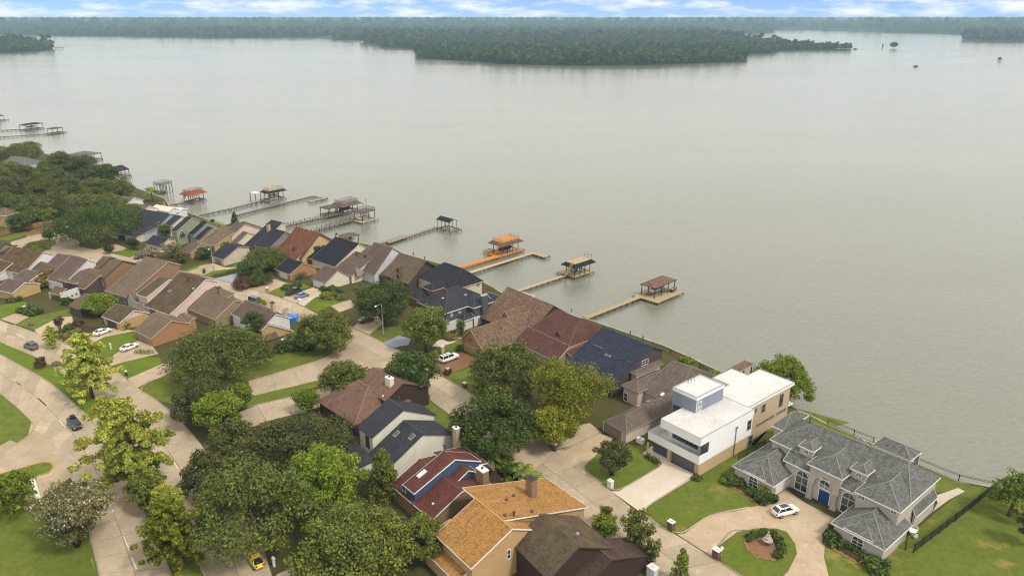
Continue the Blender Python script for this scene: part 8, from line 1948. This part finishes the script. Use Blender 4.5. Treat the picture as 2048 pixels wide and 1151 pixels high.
for i in range(nn - 1):
    for j in (0, nn - 1): a, b = V[i][j], V[i + 1][j]; m.poly([a, b, Vector((b.x, b.y, .02)), Vector((a.x, a.y, .02))]); a, b = V[j][i], V[j][i + 1]; m.poly([a, b, Vector((b.x, b.y, .02)), Vector((a.x, a.y, .02))])
tag(m.build('tarpaulin', M['tarp'], origin=Vector((P.x, P.y, 0))), 'bright blue tarpaulin covering something behind the brick gable house', 'tarpaulin')
M['flag_red'] = m_plain('flag_red', (.45, .04, .05, 1), .8); M['flag_blue'] = m_plain('flag_blue', (.04, .06, .22, 1), .8)
P = at(B6(1440, 470), 2.4); e = empty('flag', P, 'striped flag with a blue canton at the blue walled house', 'flag'); d = (Vector((.75, -.65, 0))); 
m = MB(); m.tube([P, P + d * .25 + Vector((0, 0, 2.2))], [.03, .03], 6); m.build('flag_pole', M['trim'], e); T_ = P + d * .25 + Vector((0, 0, 2.2)); fd = (d * .9 + Vector((0, 0, -.55))); fv = Vector((-.05, 0, -1.0))
for k in range(13):
    a = T_ + fv * (k / 13); b = T_ + fv * ((k + 1) / 13); s0 = .42 if k < 7 else 0; m = MB(); m.poly([a + fd * 1.5 * s0, a + fd * 1.5, b + fd * 1.5, b + fd * 1.5 * s0]); m.build('stripe', M['flag_red'] if k % 2 == 0 else M['trim'], e)
m = MB(); m.poly([T_, T_ + fd * .63, T_ + fd * .63 + fv * (7 / 13), T_ + fv * (7 / 13)]); m.build('canton', M['flag_blue'], e)
m = MB(); o_ = Vector((.012, .02, .0))
for r_ in range(5):
    for c_ in range(6): q = T_ + fd * .63 * ((c_ + .5) / 6) + fv * ((r_ + .5) / 5 * 7 / 13) - Vector((-.01, .02, -.01)); m.poly([q + fd * .02, q + fv * .03, q - fd * .02, q - fv * .03])
stuff(m.build('stars', M['trim'], e))
for q, lb in ((T3(40, 800), 'dark wheeled bin at the kerb of the tan drive'), (T2(1960, 690), 'black bin on the strip of lawn by the street'), (T13(765, 885), 'dark bin at the corner of the mansion right wing')):
    P = at(q, 0); e = empty('wheeled_bin', P, lb, 'bin'); m = MB(); m.box((P.x, P.y, 0), .6, .65, 1.0); m.build('body', M['trim_dark'], e); m = MB(); m.box((P.x, P.y, 1.003), .66, .7, .1); m.build('lid', M['black_metal'], e)
for q, lb in ((T9(180, 540), 'yellow marker post on the small median nose'), (T9(550, 1100), 'yellow hydrant post by the carriageway kerb'), (T9(770, 545), 'yellow marker by the middle cypress')):
    P = at(q, 0); m = MB(); m.tube([P, P + Vector((0, 0, 1.5))], [.07, .07], 8); m.tube([P + Vector((0, 0, 1.5)), P + Vector((0, 0, 1.62))], [.1, .05], 8); tag(m.build('marker_post', M['kerb_yellow'], origin=P, uv=False), lb, 'post')
# terrace loungers by the pool
for q in (T7(1140, 215), T7(1190, 225)):
    P = at(q, .1); m = MB(); m.box((P.x, P.y, .12), 1.9, .65, .25, R(-30)); m.box((P.x - .75, P.y + .42, .35), .5, .65, .35, R(-30)); tag(m.build('sun_lounger', M['trim'] if q[0] > 1002 else M['sd_slate'], origin=P), ('white' if q[0] > 1002 else 'dark') + ' lounger on the pool terrace', 'lounger')
# far things
P = at(PX(372, 47), 0); P = Vector((P.x * .9, P.y * .9, 0)) if 0 else P
d_ = 5200; rr = ray(PX(372, 44)); P = Vector((rr.x * d_, rr.y * d_, 0)); e = empty('water_tower', P, 'pale water tower standing above the far forest', 'water tower')
m = MB(); m.lathe((P.x, P.y, 0), [(7, 0), (3.5, 8), (3, 28), (8, 34), (15, 40), (16.5, 47), (12, 55), (1, 59)], 18); m.build('tank', M['st_bright'], e, smooth=True)
for a, b in ((PX(640, 73.6), PX(667, 73.2)), (PX(725, 83.5), PX(728, 82.5))):
    A_, B_ = at(a, WZ + 2), at(b, WZ + 2); e = empty('far_pier', A_, 'pale low pier by the far shore' if a[0] < 700 else 'white shore wall under the nearest wood', 'pier'); m = MB(); m.bar(A_, B_, 6, 2.5); m.build('deck', M['st_bright'], e)
def islet(px, h, rad, lb, kind='round'):
    P = at(px, WZ); e = tree(px, 0, h, 'lf_far' if 0 else 'lf_deep', kind, lb, rad=rad, base=px, leaf=1.0, z=WZ, dens=1.6); return e
islet(PX(1787, 97), 17, 10, 'lone bushy tree standing in the lake'); islet(PX(1765, 96), 12, 2.6, 'thin dark tree left of the lone lake tree', 'cone')
def farboat(px, L, lb):
    P = at(px, WZ); m = MB(); m.box((P.x, P.y, WZ - .2), L, L * .35, L * .16); m.box((P.x, P.y, WZ + L * .16), L * .4, L * .28, L * .2); tag(m.build('far_boat', M['trim_dark'], origin=P), lb, 'boat')
farboat(PX(1831, 134), 8, 'tiny dark boat out on the open lake'); farboat(PX(1710, 99.5), 12, 'dark duck blind off the wooded spit')
P = at(PX(1999, 121), WZ); e = empty('water_hut', P, 'small dark hut on stilts far right on the lake', 'hut'); m = MB(); m.box((P.x, P.y, WZ + 1.5), 5, 5, 3); m.build('wall', M['trim_dark'], e)
m = MB(); t_ = Vector((P.x, P.y, WZ + 6.5)); cs = [Vector((P.x + a * 3, P.y + b * 3, WZ + 4.5)) for a, b in ((-1, -1), (1, -1), (1, 1), (-1, 1))]
for i in range(4): m.poly([cs[i], cs[(i + 1) % 4], t_])
m.build('roof', M['trim_dark'], e); 
for a, b in ((-1, -1), (1, -1), (1, 1), (-1, 1)): m = MB(); m.bar((P.x + a * 2, P.y + b * 2, -4), (P.x + a * 2, P.y + b * 2, WZ + 1.5), .5); m.build('post', M['trim_dark'], e)
P = at(PX(119, 98.5), WZ); e = empty('far_boathouse', P, 'low roofed boathouse at the tip of the far left point', 'boathouse'); m = MB(); m.box((P.x, P.y, WZ + 4), 22, 9, 1.2); m.build('roof', M['sh_grey'], e)
for a in (-9, 0, 9):
    for b in (-3.5, 3.5): m = MB(); m.bar((P.x + a, P.y + b, -4), (P.x + a, P.y + b, WZ + 4), .5); m.build('post', M['trim_dark'], e)
P = at(PX(45, 100), -.6); e = empty('far_house', P, 'pinkish house among the trees on the far left point', 'house'); m = MB(); m.box((P.x, P.y, -.6), 22, 12, 6); m.build('wall', M['sd_pink'], e); m = MB()
a_, b_, c_, d2 = [Vector((P.x + s_ * 12, P.y + t_ * 7, 5.4)) for s_, t_ in ((-1, -1), (1, -1), (1, 1), (-1, 1))]; r0, r1 = Vector((P.x - 6, P.y, 10)), Vector((P.x + 6, P.y, 10))
for f_ in ([a_, b_, r1, r0], [c_, d2, r0, r1], [b_, c_, r1], [d2, a_, r0]): m.poly(f_)
m.build('roof', M['sh_rosy'], e)
